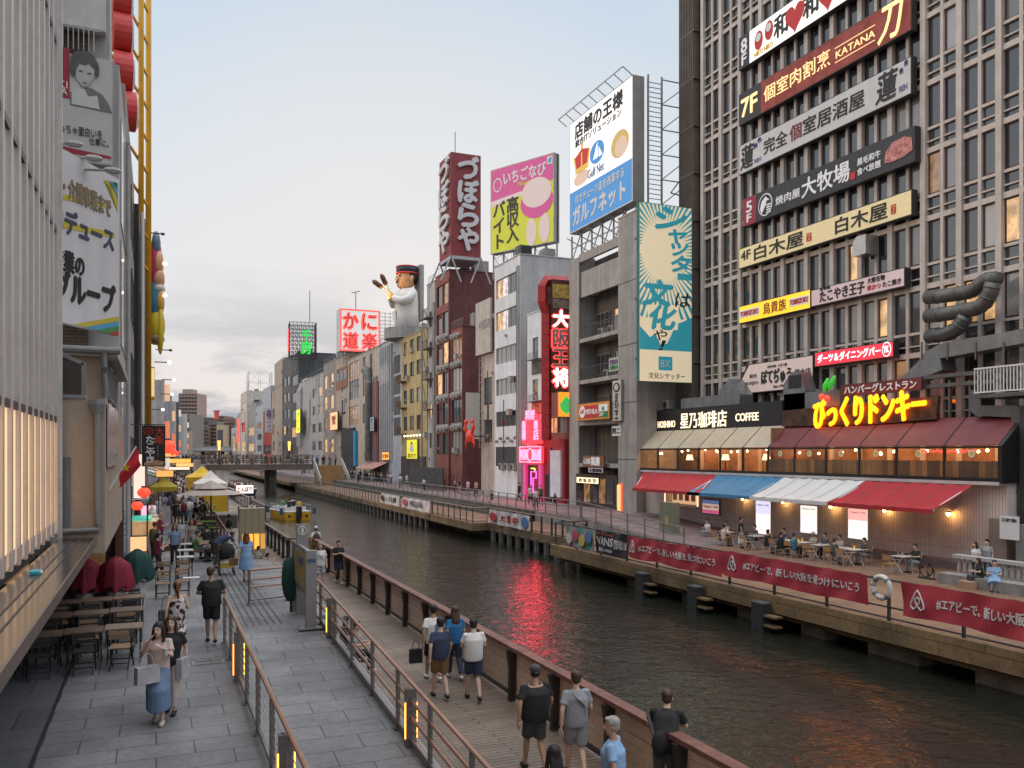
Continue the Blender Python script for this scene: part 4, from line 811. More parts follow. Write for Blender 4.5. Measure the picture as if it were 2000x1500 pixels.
bx = MB()
for z in (14.0, 10.5): bx.box(v + .3, cR + .6, z, v + .9, cR + 1.3, z + 1.3)
bx.build('locker', lgrey, r)
for k, (z, u) in enumerate(((14.0, cR + 2.6), (10.5, cR + 3.4), (14.0, cR + 4.2), (7.1, cR + 1.2), (17.55, cL - 1.5))): ac((v + .6, u, z), ['air conditioner on the upper balcony of the concrete house', 'air conditioner on the middle balcony of the concrete house', 'second air conditioner deeper on the upper balcony', 'air conditioner above the ground floor signs of the concrete house', 'air conditioner on the top gallery of the concrete house'][k])
c = MB().box(v - .15, u0 - .02, zt, v + 1.65, cR + .03, zt + .12).build('coping', colc, r)
r, O, w, h = csign('shop_sign', 'orange framed restaurant sign with red middle on the concrete house', v - .6, 1128, 789, 823, 1191, M('sign_orange', (.6, .22, .03), .5, var=0, emit=.12), dkfr, .15, .05)
shape(r, O, [(.35, .2), (w - 1.9, .2), (w - 1.9, h - .25), (.35, h - .25)], red_ink, t=.01); disc(r, O, .95, h / 2, .5, .5, whiteltr, pr=.035, name='emblem'); letter(r, 'حلال', O, RR, (.65, h * .4, 1.25, h * .65), red_ink, .02, proud=.06); letter(r, 'MITHILA', O, RR, (1.6, h * .35, w - 1.95, h * .62), whiteltr, .02, proud=.04); shape(r, O, [(w - 1.75, h * .45), (w - .3, h * .45), (w - .3, h - .25), (w - 1.75, h - .25)], whiteltr, t=.01); shape(r, O, [(w - 1.75, .2), (w - .3, .2), (w - .3, h * .42), (w - 1.75, h * .42)], M('ink_green', (.02, .22, .06), .5, var=0), t=.01); letter(r, '2F', O, RR, (w - 1.65, .28, w - .9, h * .38), whiteltr, .02, proud=.04); disc(r, O, w - 1.02, h * .6, .16, .16, MATS['ink_green'], pr=.04)
r, O, w, h = csign('shop_sign', 'tall narrow cream cafe sign with black ring on the concrete column', v - .35, 1196, 744, 823, 1213, M('sign_offwhite', (.56, .52, .46), .6, var=.05), alu, .2, .03)
disc(r, O, w / 2, h - .55, w * .38, .36, ink, name='ring'); disc(r, O, w / 2, h - .55, w * .25, .24, MATS['sign_offwhite'], pr=.045, t=.004, name='ring'); letter(r, 'ZERO', O, RR, (w * .25, h * .38, w * .75, h - 1.05), ink, .02, vertical=True); letter(r, 'cafe', O, RR, (w * .3, .15, w * .7, h * .36), ink, .02, vertical=True)
r, O, w, h = csign('shop_sign', 'small green and white notice on the middle balcony railing', v - .15, 1189, 700, 727, 1209, M('sign_mint', (.45, .52, .4), .6), alu, .05, .03); letter(r, '空室あり', O, RR, (.2, .55, w - .2, .95), M('ink_purple', (.2, .1, .25), .5, var=0), .02); letter(r, 'OPEN 0', O, RR, (.2, .15, w - .2, .45), MATS['ink_green'], .02)
r, O, w, h = csign('shop_sign', 'white square notice with black writing below the cafe sign', v - .15, 1195, 832, 852, 1213, white, alu, .05, .02); letter(r, '四二', O, RR, (.15, .2, w - .15, h - .2), ink, .02)
r, O, w, h = csign('shop_sign', 'brown sign with white characters above the ground floor bar', v - .5, 1138, 889, 912, 1180, M('sign_brown', (.23, .09, .04), .6), dkfr, .1, .04); letter(r, '心斎橋', O, RR, (.2, .25, 1.4, h - .25), whiteltr, 0); letter(r, '薬膳', O, RR, (1.5, .15, 3.0, h - .15), whiteltr, .03)
r, O, w, h = csign('shop_sign', 'lit cream bar sign above the dark shop entrance', v - .6, 1126, 931, 943, 1169, glow('bar_cream', (1, .8, .5), 1.1), dkfr, .15, .03); letter(r, '酒 場 食 堂', O, RR, (.4, .1, w - .4, h - .1), ink, .01)
r, O, w, h = csign('shop_sign', 'small pale sign on a white strip below the brown sign', v - .5, 1149, 913, 923, 1178, M('sign_lilac', (.5, .47, .52), .6), dkfr, .1, .02); letter(r, '大阪酒場', O, RR, (.2, .08, w - .2, h - .08), ink, .02)
sf = MB(); sf.box(v - .25, cR, -.2, v - .15, cL, 2.6); sf.build('shop_front', M('shopfront_brown', (.05, .032, .022), .6), bpy.data.objects['balcony_house'])
for k in range(5): q = MB(); q.box(v - .29, cR + .5 + k * 1.3, .3, v - .26, cR + 1.5 + k * 1.3, 2.3); q.build('door_pane', glit2 if k % 2 else glass, bpy.data.objects['balcony_house'])
p = atz(1210, 997, -.1); b_ = empty('menu_stand', p, 'glowing menu stand outside the bar on the far promenade', 'menu stand'); MB().box(p.x - .1, p.y - .45, -.1, p.x + .1, p.y + .45, 1.9).build('box', glow('menu_glow', (1, .45, .1), 1.1), b_)
mb = MB(); [mb.box(p.x - .13, p.y - .38 + .4 * (k % 2), .15 + .34 * (k // 2), p.x - .105, p.y - .05 + .4 * (k % 2), .42 + .34 * (k // 2)) for k in range(10)]; mb.build('food_pictures', M('menu_cream', (.6, .5, .25), .6, emit=.5, ecol=(1, .8, .4)), b_)
for yy in (-.47, .41): MB().box(p.x - .13, p.y + yy, -.1, p.x + .13, p.y + yy + .06, 2.0).build('frame', glow('frame_red', (1, .12, .04), 1.0), b_)
# hanging blue sun sign facing down the canal
yb = 52.6; gold = M('banner_cream', (.68, .56, .35), .6, var=.05, emit=.36, ecol=(1, .85, .6)); teal = M('banner_teal', (.04, .38, .48), .6, var=.06, emit=.14, ecol=(.05, .5, .6))  # emission added to both colours to lift the dim camera-facing side
r, O, w, h = psign('hanging_sign', 'tall cream and teal sun ray sign with brush writing beside the tower', yb, 1248, 393, 745, 1352, gold, M('frame_teal', (.02, .16, .13), .5), .3, .05)
sunx, suny, sr = w * .45, h * .74, w * .40
for k in range(64):
    a = 2 * pi * k / 64; a2 = a + .05
    lim = lambda t: min([q for q in (((w - .06 - sunx) / cos(t)) if cos(t) > 1e-3 else 99, ((.06 - sunx) / cos(t)) if cos(t) < -1e-3 else 99, ((h - .06 - suny) / sin(t)) if sin(t) > 1e-3 else 99, ((h * .36 - suny) / sin(t)) if sin(t) < -1e-3 else 99)])
    l1, l2 = lim(a), lim(a2)
    if l1 > sr * 1.1: shape(r, O, [(sunx + sr * cos(a), suny + sr * 1.15 * sin(a)), (sunx + l1 * cos(a), suny + l1 * sin(a)), (sunx + l2 * cos(a2), suny + l2 * sin(a2))], teal, RP, .008, .006, 'sun_ray')
pts = [(.06, h * .18), (w - .06, h * .18), (w - .06, h * .375), (w * .8, h * .345), (w * .68, h * .33), (w * .6, h * .27), (w * .52, h * .22), (w * .4, h * .21), (w * .3, h * .27), (w * .2, h * .25), (.06, h * .31)]
shape(r, O, pts, teal, RP, .008, .006, 'teal_field')
for s_, bx4 in (('シ', (.3, .865, .88, .985)), ('ャ', (.55, .79, .9, .865)), ('ッ', (.6, .72, .92, .79)), ('タ', (.6, .63, .97, .72)), ('ー', (.72, .585, .98, .62)), ('文', (.06, .43, .62, .57)), ('化', (.2, .30, .68, .43))): letter(r, s_, O, RP, (bx4[0] * w, bx4[1] * h, bx4[2] * w, bx4[3] * h), teal, .06, .02, .016, shear=.15)
o = MB().prism([(w * .17, h * .28), (w * .72, h * .30), (w * .74, h * .44), (w * .15, h * .43)], O + Y_ * -.012, X_, Z_, Y_ * -.004).build('cream_cloud', gold, r)
for s_, bx4 in (('は', (.67, .43, .97, .51)), ('や', (.27, .235, .52, .295)), ('！', (.36, .18, .5, .235))): letter(r, s_, O, RP, (bx4[0] * w, bx4[1] * h, bx4[2] * w, bx4[3] * h), ink, .01, .02, .016, shear=.15)
shape(r, O, [(w * .36, h * .068), (w * .62, h * .068), (w * .62, h * .145), (w * .36, h * .145)], teal, RP, .008, .006, 'square_logo'); letter(r, 'BX', O, RP, (w * .4, h * .085, w * .58, h * .125), white, 0, .01, .016); letter(r, '文化シヤッター', O, RP, (w * .18, h * .02, w * .86, h * .053), ink, .008, .01)
mb = MB()
for zz in (.15, .5, .85): mb.bar(O + X_ * w * .3 + Z_ * h * zz + Y_ * .3, O + X_ * w * .3 + Z_ * h * zz + Y_ * 2.75, .12)
mb.build('bracket', dksteel, r)
# tall blue and white billboard on the roof
bb = glow('billboard_white', (1, .93, .89), .62); bblue = M('billboard_blue', (.06, .22, .48), .5, var=.04, emit=.30, ecol=(.1, .38, .85))
r, O, w, h = csign('roof_billboard', 'tall white and blue lit billboard with a crown on a steel frame', v - .3, 1113, 243, 458, 1236, bb, alu, 1.0, .08)
blue_l = M('ink_blue', (.03, .10, .30), .5, var=0)
shape(r, O, [(.1, .1), (w - .1, .1), (w - .1, h * .345), (.1, h * .365)], bblue, pr=.004, t=.008, name='blue_field')
letter(r, '店舗の王様', O, RR, (1.0, h * .82, w * .86, h * .955), ink, .035); letter(r, '統合ITソリューション', O, RR, (1.1, h * .745, w * .84, h * .81), ink, .02)
letter(r, 'ITでチェーン店を改革する', O, RR, (1.2, h * .235, w * .88, h * .315), white, .02); letter(r, 'ガルフネット', O, RR, (.7, h * .05, w * .9, h * .215), white, .04); letter(r, 'Gulf Net', O, RR, (w * .32, h * .395, w * .58, h * .47), blue_l, .0)
disc(r, O, w * .47, h * .58, w * .115, h * .095, bblue, name='sail_emblem'); shape(r, O, [(w * .41, h * .53), (w * .48, h * .665), (w * .485, h * .53)], bb, pr=.045, t=.004, name='sail_emblem'); shape(r, O, [(w * .5, h * .53), (w * .5, h * .62), (w * .56, h * .53)], bb, pr=.045, t=.004, name='sail_emblem')
crw = M('crown_red', (.55, .03, .02), .5, var=0, emit=.2); cg_ = M('crown_gold', (.65, .42, .08), .5, var=0, emit=.25, ecol=(1, .7, .2))
shape(r, O, [(w * .12, h * .52), (w * .32, h * .52), (w * .35, h * .66), (w * .22, h * .7), (w * .09, h * .65)], crw, name='crown'); shape(r, O, [(w * .11, h * .50), (w * .33, h * .50), (w * .33, h * .545), (w * .11, h * .545)], cg_, pr=.045, name='crown')
for a, b2 in ((.12, .34), (.22, .22), (.32, .1)): shape(r, O, [(w * a - .12, h * .54), (w * a + .12, h * .54), (w * (a + (.035 if a > .25 else -.035 if a < .2 else 0)) + .12, h * .665), (w * (a + (.035 if a > .25 else -.035 if a < .2 else 0)) - .12, h * .665)], cg_, pr=.05, t=.01, name='crown')
disc(r, O, w * .22, h * .725, .22, .3, cg_, name='crown'); disc(r, O, w * .21, h * .445, w * .13, h * .06, M('pale_skin', (.75, .55, .42), .5, var=0, emit=.2), name='plain_shape'); disc(r, O, w * .82, h * .52, w * .13, h * .11, M('ochre_shape', (.62, .45, .15), .5, var=0, emit=.2), name='plain_shape'); disc(r, O, w * .84, h * .49, w * .09, h * .08, MATS['pale_skin'], pr=.045, t=.01, name='plain_shape')
fm = MB(); nb, fb = U(1236, v) - .4, U(1113, v); zb, ztp = O.z, O.z + h
for k in range(9): fm.bar((v - .3, nb + (fb - nb) * k / 8, ztp), (v - 1.1, nb + (fb - nb) * k / 8, ztp + .5), .06)
fm.bar((v - 1.1, nb, ztp + .5), (v - 1.1, fb, ztp + .5), .07)
P = lambda x, z: V((x, nb - .15, z))
for x in (v + 1.0, v + 2.2, v + 4.6, v + 5.6): fm.bar(P(x, zb - 3 if x > v + 3 else zb), P(x, ztp + (1.0 if x > v + 3 else .2)), .12)
for k in range(26): fm.bar(P(v + 1.0, zb + k * h / 26), P(v + 2.2, zb + k * h / 26), .05)
for k in range(5):
    a, b2 = zb + k * h / 5, zb + (k + 1) * h / 5; fm.bar(P(v + 2.2, a), P(v + 4.6, b2), .07); fm.bar(P(v + 2.2, b2), P(v + 4.6, b2), .07); fm.bar(P(v + 4.6, a), P(v + 5.6, b2), .05)
fm.bar(P(v + 5, zb + h * .55), P(v + 9.5, zb - 1), .1); fm.bar(P(v + 3, zb + 1), P(v + 9.5, zb + .2), .08); fm.bar(P(v + 3, zb + 1), P(v + 6, zb + h * .5), .08); fm.bar(P(v + 5, zb - 2.8), P(v + 5, zb + 6), .09)
for k in range(7):
    y = nb + (fb - nb) * k / 6; fm.bar((v + .2, y, zb), (v + .2, y, zb - 2.2), .12)
    if k: fm.bar((v + .2, y, zb - 2.2), (v + .2, y - (fb - nb) / 6, zb), .07); fm.bar((v + 1.8, y, zb - 1.1), (v - .3, y, zb - .2), .06)
fm.bar((v + .2, nb, zb - 1.1), (v + .2, fb, zb - 1.1), .08); fm.build('support_frame', M('frame_grey', (.34, .35, .36), .5, .3), r)
# narrow red house with blade sign
r, a0, a1, zt = rbuild('narrow_house', 'narrow dark house behind the red dumpling restaurant blade sign', 1066, 1111, VR + .3, 640, redw, [(6.2, 7.6)], [(.1, .5), (.55, .9)], lit=.6, xref=1085)
MB().box(VR - .1, a0 + .1, -.2, VR + .25, a1 - .1, 5.6).build('red_cladding', M('clad_red', (.33, .02, .03), .6, var=.12), r)
MB().box(VR - .3, a0 + .5, .4, VR - .12, a0 + 2.6, 4.6).build('white_panel', M('panel_white_blue', (.55, .58, .66), .6), r); MB().box(VR - .28, a0 + 2.61, .2, VR - .1, a0 + 2.9, 4.8).build('blue_edge', M('edge_blue', (.05, .08, .25), .6), r); MB().box(VR - .2, a1 - 2.2, -.1, VR - .11, a1 - .9, 2.4).build('door', blackm, r)
yb = U(1078, VR - 1.2); bl = empty('blade_sign', (VR - .6, yb, 9.5), 'tall red vertical blade sign with white neon edged characters', 'sign')
xa, xb = aty(1066, 600, yb).x, aty(1113, 600, yb).x; zs = lambda py: aty(1090, py, yb).z
bk = MB(); bk.box(xa + .55, yb, zs(765), xb, yb + 1.2, zs(546)); bk.build('backing', M('blade_board', (.10, .04, .03), .6, var=.4, sc=1), bl)
sp_ = M('blade_red', (.36, .025, .03), .55, var=.12); mb = MB(); mb.tube([(xa + .3, yb + .5, zs(860)), (xa + .3, yb + .5, zs(612)), (xa + .1, yb + .5, zs(600)), (xa - .05, yb + .5, zs(590)), (xa - .05, yb + .5, zs(560)), (xa + .25, yb + .5, zs(548)), (xb, yb + .5, zs(546))], .5, 4)
mb.build('red_duct', sp_, bl)
for k in range(14): z = zs(855) + k * 1.0; MB().box(xa - .12, yb - .03, z, xa + .72, yb - .005, z + .05).build('band', M('blade_band', (.2, .015, .02), .6), bl)
O = V((xa + .6, yb, zs(765))); hw = xb - xa - .62
for i, (ch, ya, ybm) in enumerate((('大', 605, 640), ('阪', 642, 679), ('王', 681, 716), ('将', 718, 756))):
    bx4 = (.02, zs(ybm) - O.z, hw - .02, zs(ya) - O.z); lit = i in (0, 3)
    letter(bl, ch, O, RP, bx4, glow('neon_rim', (1, .06, .05), 1.6), .075, .04, .015, name='neon_rim'); letter(bl, ch, O, RP, (bx4[0] + .06, bx4[1] + .06, bx4[2] - .06, bx4[3] - .06), glow('neon_white', (1, .85, .8), 2.2) if lit else M('letter_grey', (.30, .27, .27), .5, var=0), .03, .05, .06)
for i, (c_, ya, yb2) in enumerate((((.5, .33, .08), 555, 582), ((.22, .18, .14), 584, 602))): shape(bl, O, [(.05, zs(yb2) - O.z), (hw, zs(yb2) - O.z), (hw, zs(ya) - O.z), (.05, zs(ya) - O.z)], M('food_picture_%d' % i, c_, .6, var=.5, sc=2), RP, .01, .02, 'food_picture')
yb = U(1095, VR - .8); r, O, w, h = psign('shop_sign', 'orange lit sign with green lozenge hanging under the red blade sign', yb, 1090, 765, 814, 1122, glow('sign_orange_lit', (1, .30, .02), 1.0), alu, .2, .03)
shape(r, O, [(w * .5, h * .1), (w * .85, h * .3), (w * .9, h * .52), (w * .5, h * .84), (w * .1, h * .52), (w * .15, h * .3)], glow('lozenge_green', (.03, .5, .08), .7), RP, .01, .02, 'lozenge'); letter(r, 'حلال', O, RP, (w * .25, h * .42, w * .75, h * .6), white, .02, .02, .03); letter(r, 'HALAL', O, RP, (w * .32, h * .3, w * .68, h * .37), white, .02, .02, .03); letter(r, '2F', O, RP, (w * .65, h * .05, w * .9, h * .14), red_ink, .02)
# small white house with the pink neon front
r, a0, a1, zt = rbuild('narrow_house', 'narrow white house with stacked dark windows above the pink neon entrance', 1030, 1065, VR + .15, 605, whitew, [(5.6, 7.6), (9.4, 11.4), (13.4, 15.4)], [(.3, .62)], lit=.25, xref=1060)
for z, c_ in ((8.1, (.25, .15, .1)), (11.9, (.1, .08, .06))): MB().box(VR + .05, a0 + .5, z, VR + .13, a0 + 2.9, z + 1.25).build('picture_panel', M('picture_%d' % int(z), c_, .6, var=.5, sc=2), r)
for z in (9.2, 13.2): 
    mb = MB(); mb.box(VR - .35, a0 + .6, z, VR + .1, a0 + 3.1, z + .06); [mb.box(VR - .35, a0 + .6 + k * .28, z + .06, VR - .32, a0 + .63 + k * .28, z + .75) for k in range(9)]; mb.build('balcony', dksteel, r)
neon = glow('neon_pink', (1, .06, .10), 9); neon2 = glow('neon_magenta', (1, .05, .35), 5); nred = M('front_pink', (.45, .06, .14), .6)
[MB().box(VR - .35, q, -.1, VR + .12, q + .65, 3.3).build('pink_pillar', glow('pillar_pink', (1, .06, .3), .35, (.5, .1, .25)), r) for q in (a0 - .2, a1 - .72)]
MB().box(VR - .1, a0 + .5, -.1, VR + .1, a1 - .7, 3.2).build('entrance', M('entrance_dark', (.1, .02, .04), .6), r)
n_ = empty('neon_sign', V((VR - .7, (a0 + a1) / 2, 1.5)), 'bright pink neon restaurant sign over the far promenade', 'neon sign')
y0_, y1_ = a0 - .8, a1 + .1; MB().box(VR - .55, y0_, 3.4, VR - .35, y1_, 5.0).build('board', M('neon_board', (.3, .02, .03), .6, var=0, emit=1.1, ecol=(1, .05, .08)), n_)
mb = MB(); mb.prism([(y0_ + .2, 5.2), (y1_ - .3, 5.2), (y1_ - .1, 6.8), (y1_ - .9, 7.9), ((y0_ + y1_) / 2, 8.5), (y0_ + .9, 7.8), (y0_ + .1, 6.6)], (VR - .45, 0, 0), Y_, Z_, X_ * .1); mb.build('board', MATS['neon_board'], n_)
Oz = V((VR - .6, y1_, 3.4)); wz = y1_ - y0_
for s_, b4 in (('明洞', (.2, .3, wz * .38, 1.3)), ('純豆腐', (wz * .6, .3, wz - .15, 1.3)), ('韓', (.7, 2.2, 1.5, 3.2)), ('国', (.75, 3.2, 1.4, 4.0)), ('料理', (1.5, 4.1, wz - 1.5, 5.0)), ('店', (wz - 1.7, 2.2, wz - .6, 3.2)), ('鍋', (wz - 1.6, 3.2, wz - .8, 4.0))): letter(n_, s_, Oz, RR, b4, neon, .02, .06, .02)
mb = MB(); mb.tube([Oz + RR * (wz / 2 + .55 * cos(t)) + Z_ * (.8 + .6 * sin(t)) - X_ * .05 for t in [2 * pi * k / 16 for k in range(17)]], .05, 6); mb.tube([Oz + RR * .1 + Z_ * .1 - X_ * .05, Oz + RR * (wz - .1) + Z_ * .1 - X_ * .05, Oz + RR * (wz - .1) + Z_ * 1.55 - X_ * .05, Oz + RR * .1 + Z_ * 1.55 - X_ * .05, Oz + RR * .1 + Z_ * .1 - X_ * .05], .05, 6); mb.build('neon_tube', neon, n_)
mb = MB(); yc = (y0_ + y1_) / 2
mb.tube([(VR - .4, yc + .3, 1.2), (VR - .4, yc + .3, 2.6), (VR - .4, yc - .9, 2.6), (VR - .4, yc - .9, 2.0), (VR - .4, yc - .2, 2.0), (VR - .4, yc - .2, .6)], .05, 6); mb.build('neon_tube', neon2, n_); mb = MB(); mb.tube([(VR - .42, yc + .2, 2.9), (VR - .42, yc - .6, 2.9), (VR - .42, yc - .6, 2.7)], .05, 6); mb.build('neon_tube', glow('neon_green', (.3, 1, .1), 3), n_)
# white tiled house with ribbon windows
r, a0, a1, zt = rbuild('tiled_house', 'tall white tiled house with ribbon windows under the pink billboard', 966, 1016, VR, 497, whitew, [(20.6, 22.6), (17.2, 19.2), (13.7, 15.4), (10.4, 12.1), (7.1, 8.7)], [(.06, .96)], side=M('wall_white_shaded', (.50, .495, .50), .75, var=.07, streak=.22), lit=.0, nx=5, xref=1015)  # side wall is a greyer white, its shade put into the colour
wl_ = [c for c in r.children if c.name.startswith('window')]
for c in wl_[-2:]: 
    b0 = c.location + LOC[r.name]
for zz in (20.65, 17.25):
    for k in range(2): MB().box(VR + .14, a1 - .55 - 1.5 * (k + 1) + .12, zz, VR + .155, a1 - .55 - 1.5 * k, zz + 1.85).build('lit_pane', gpink if k else glit, r)
MB().box(VR + .05, a0 + .6, 3.0, VR - .02, a1 - .4, 5.0).build('dark_band', M('band_dark', (.05, .05, .055), .5), r); pipe(r, VR - .1, a0 + .25, 0, 23, .12, lgrey); pipe(r, VR - .08, a0 + .75, 3, 23, .06)
for k in range(6): MB().ball((VR - .2, a1 - 1 - k * 1.0, 5.6 + .3 * (k % 2)), .2, 8).build('flood_lamp', alu, r)
for k in range(3): ac((VR - .4, a0 + 1.2 + k * 1.6, 2.6), 'air conditioner in a row above the ground floor of the tiled house')
# pink billboard
A, B = atd(958, 497, 92), atd(1082, 470, 86.4); R_ = V((B.x - A.x, B.y - A.y, 0)); w = R_.length; R_.normalize(); h = atd(958, 333, 92).z - A.z; A.z = min(A.z, B.z)
yl = M('billboard_lime', (.50, .52, .035), .5, var=.04, emit=.16, ecol=(.8, .85, .05)); pk = M('billboard_pink', (.50, .07, .24), .5, var=.04, emit=.16, ecol=(.9, .12, .42)); ww = M('billboard_pale', (.70, .58, .54), .5, var=.03, emit=.12)
r = sign('roof_billboard', 'square pink and lime billboard with a strawberry emblem on the tiled house roof', A, R_, w, h, yl, alu, .9, .08)
shape(r, A, [(.1, h * .58), (w - .1, h * .70), (w - .1, h - .1), (.1, h - .1)], pk, R_, .004, .008, 'pink_field'); shape(r, A, [(.1, h * .55), (w * .55, h * .62), (w * .5, h * .66), (.1, h * .62)], ww, R_, .006, .012, 'white_swoosh')
disc(r, A, w * .12, h * .80, w * .07, h * .085, white, R_); disc(r, A, w * .12, h * .80, w * .055, h * .068, pk, R_, .045, .004); letter(r, 'いちごなび', A, R_, (w * .22, h * .78, w * .88, h * .93), white, .03); letter(r, '15navi', A, R_, (w * .45, h * .72, w * .62, h * .77), yl, .01)
shape(r, A, [(w * .9, h * .88), (w * .98, h * .88), (w * .98, h * .97), (w * .9, h * .97)], white, R_); shape(r, A, [(w * .915, h * .9), (w * .955, h * .9), (w * .97, h * .95), (w * .945, h * .955), (w * .92, h * .935)], M('bird_blue', (.05, .35, .7), .5, var=0), R_, .045, .01)
letter(r, '高収入', A, R_, (w * .27, h * .09, w * .46, h * .62), ink, .03, vertical=True); letter(r, 'バイト', A, R_, (w * .05, h * .05, w * .24, h * .60), ink, .03, vertical=True)
disc(r, A, w * .74, h * .50, w * .25, h * .19, pk, R_, name='plain_shape'); disc(r, A, w * .74, h * .6, w * .23, h * .17, ww, R_, .045, .01, name='plain_shape'); disc(r, A, w * .66, h * .16, w * .08, h * .16, ww, R_, name='plain_shape'); disc(r, A, w * .86, h * .18, w * .08, h * .17, ww, R_, name='plain_shape')
fm = MB(); Nn = R_.cross(Z_)
for k in range(7): q = A + R_ * (w * k / 6) - Nn * .5; fm.bar(q, q - Z_ * 2.6, .14); k < 6 and fm.bar(q, q + R_ * (w / 6) - Z_ * 2.4, .07)
fm.bar(A - Nn * .5 - Z_ * 1.2, A + R_ * w - Nn * .5 - Z_ * 1.2, .1); fm.build('support_frame', MATS['frame_grey'], r)
MB().bar(A + R_ * (w - .02) - Nn * .5, A + R_ * (w - .02) - Nn * .5 + Z_ * h, .06, .3).build('trim', dkfr, r)
# tan slip house with blank panel and red crab shape
r, a0, a1, zt = rbuild('slip_house', 'slender tan house with a blank beige panel and small balconies', 940, 967, VR + .1, 690, beige, [(5.5, 8.0), (9.6, 12.6)], [(.2, .8)], lit=.4, xref=955)
O_ = atd(939, 688, 95); MB().box(VR - .35, a0 + .3, 15.2, VR - .15, a1 + .6, 21.0).build('blank_panel', M('panel_beige', (.50, .45, .40), .7, streak=.2), r); letter(r, '中華料理', V((VR - .35, a1 + .3, 17.5)), RR, (.8, .3, 4.4, 1.4), M('ink_faded', (.35, .31, .28), .6, var=0), .0)
mb = MB(); [mb.bar((VR - .1, a1 + .1 + .9 * k, 5), (VR - .1, a1 + .1 + .9 * k, 15), .06) for k in (-1, 0)]; [mb.bar((VR - .1, a1 - .8, 5 + k * .8), (VR - .1, a1 + .1, 5 + k * .8), .05) for k in range(13)]; mb.build('ladder_frame', lgrey, r)
cr = empty('crab_sign', V((VR - 1.5, a1, 5.6)), 'red moulded crab shaped sign on the slender tan house', 'sign'); cm_ = M('crab_red', (.6, .05, .03), .4, emit=.15); p0 = V((VR - 1.6, a1 - 1.0, 6.2))
mb = MB().ball(p0, (.35, .9, .7), 12)
for s_ in (-1, 1): mb.tube([p0 + V((0, s_ * .6, .3)), p0 + V((-.1, s_ * 1.4, .9)), p0 + V((-.1, s_ * 1.1, 1.5))], [.16, .2, .12], 8).ball(p0 + V((-.1, s_ * 1.0, 1.6)), (.2, .4, .3), 8); [mb.tube([p0 + V((0, s_ * .5, -.2 * k)), p0 + V((0, s_ * 1.4, -.2 - .3 * k)), p0 + V((0, s_ * 1.2, -.8 - .3 * k))], [.1, .08, .04], 6) for k in range(3)]
mb.build('body', cm_, cr, True); MB().bar(p0, p0 + X_ * 1.6, .12).build('bracket', dksteel, cr)
# red brown house in two steps, with the square tower sign
r, a0, a1, zt = rbuild('red_house', 'tall brick red house with dark paired windows and lamp rows', 851, 878, VR, 527, redw, [(z, z + 2.6) for z in (4.2, 8.0, 11.8, 15.6, 19.4, 23.0)], [(.08, .48), (.52, .92)], side=redw_shade, lit=.12, nx=1, xref=877, frame=dkfr)
for z in (7.0, 10.8, 14.6, 18.4): MB().box(VR - .03, a0 + .2, z, VR - .005, a1 - .2, z + .95).build('grey_band', greyw, r)
r2, b0, b1, zt2 = rbuild('red_annex', 'lower brick red annex with wide dark windows beside the tall red house', 880, 903, VR, 637, redw, [(z, z + 2.8) for z in (4.2, 8.0, 11.8, 15.4)], [(.08, .95)], side=redw_shade, lit=.12, nx=3, xref=902, frame=dkfr)
for z in (7.2, 11.0, 14.7): MB().box(VR - .03, b0 + .2, z, VR - .005, b1 - .2, z + .75).build('grey_band', greyw, r2)
for rr_, ya, yb_, zz in ((r, a0, a1, (7.4, 11.2, 15.0, 18.8)), (r2, b0, b1, (7.5, 11.3, 15.0, 18.4))):
    for z in zz:
        for k in range(3): MB().tube([(VR - .1, ya + .8 + k * (yb_ - ya - 1.4) / 3, z), (VR - .55, ya + .8 + k * (yb_ - ya - 1.4) / 3, z - .12)], [.3, .34], 8).build('lamp_hood', ac_m, rr_)
pipe(r, VR - .1, b1 + .15, 0, 26, .14, redw_shade); MB().box(VR + .4, b0 - .06, 6, VR + 2.2, b0 - .005, 11.5).build('blank_sign', M('sign_offwhite'), r2)
MB().box(VR - 2.6, b0 - .5, -.1, VR - 2.4, a1 + 3, 2.6).build('hoarding', M('hoarding_grey', (.06, .058, .058), .7, var=.2), r2)
for k, (dx, dz_) in enumerate(((1.2, 0), (2.4, 0), (2.4, .9), (4.2, 1.6))): ac((VR + dx, b0 + 1.2, zt2 + dz_ - .4), ['air conditioner at the canal corner of the red annex roof', 'air conditioner next to the corner on the red annex roof', 'air conditioner stacked on another on the red annex roof', 'topmost air conditioner on the red annex roof'][k])
yb = 98.5; P = lambda px, py: aty(px, py, yb); x0, x1 = P(881, 400).x, P(939, 400).x; za, zb_ = P(900, 500).z, P(900, 299).z; dy = 4.6
r = MB().box(x0, yb, za, x1, yb + dy, zb_).build('tower_sign', M('tower_sign_red', (.24, .045, .05), .65, var=.12, streak=.12)); tag(r, 'square red sign tower with big grey hiragana on two sides', 'sign')
lg = M('letter_light', (.58, .57, .58), .5, var=0)
for i, ch in enumerate('づぼらや'): hh = (zb_ - za) / 4.3; z0 = (zb_ - za) - hh * (i + 1) - .25; letter(r, ch, V((x0, yb, za)), RP, (.9, z0 + .12, x1 - x0 - .45, z0 + hh - .1), lg, .05, .25, .05); letter(r, ch, V((x0, yb + dy, za)), RR, (.5, z0 + .12, dy - .5, z0 + hh - .1), lg, .05, .25, .05)
mb = MB()
for (xx, yy) in ((x0, yb), (x1, yb), (x0, yb + dy), (x1, yb + dy)):
    for s_ in (-1, 1): mb.bar((xx, yy, za), (xx + s_ * 1.3, yy, za - 3.2), .16)
mb.box(x0, yb, za - .4, x1, yb + dy, za - .005); mb.build('legs', M('legs_pale', (.40, .40, .42), .5, .3), r); MB().tube([(x0 + 1.2, yb + 2, zb_), (x0 + 1.2, yb + 2, zb_ + 3.3)], .05, 6).build('antenna', dksteel, r)
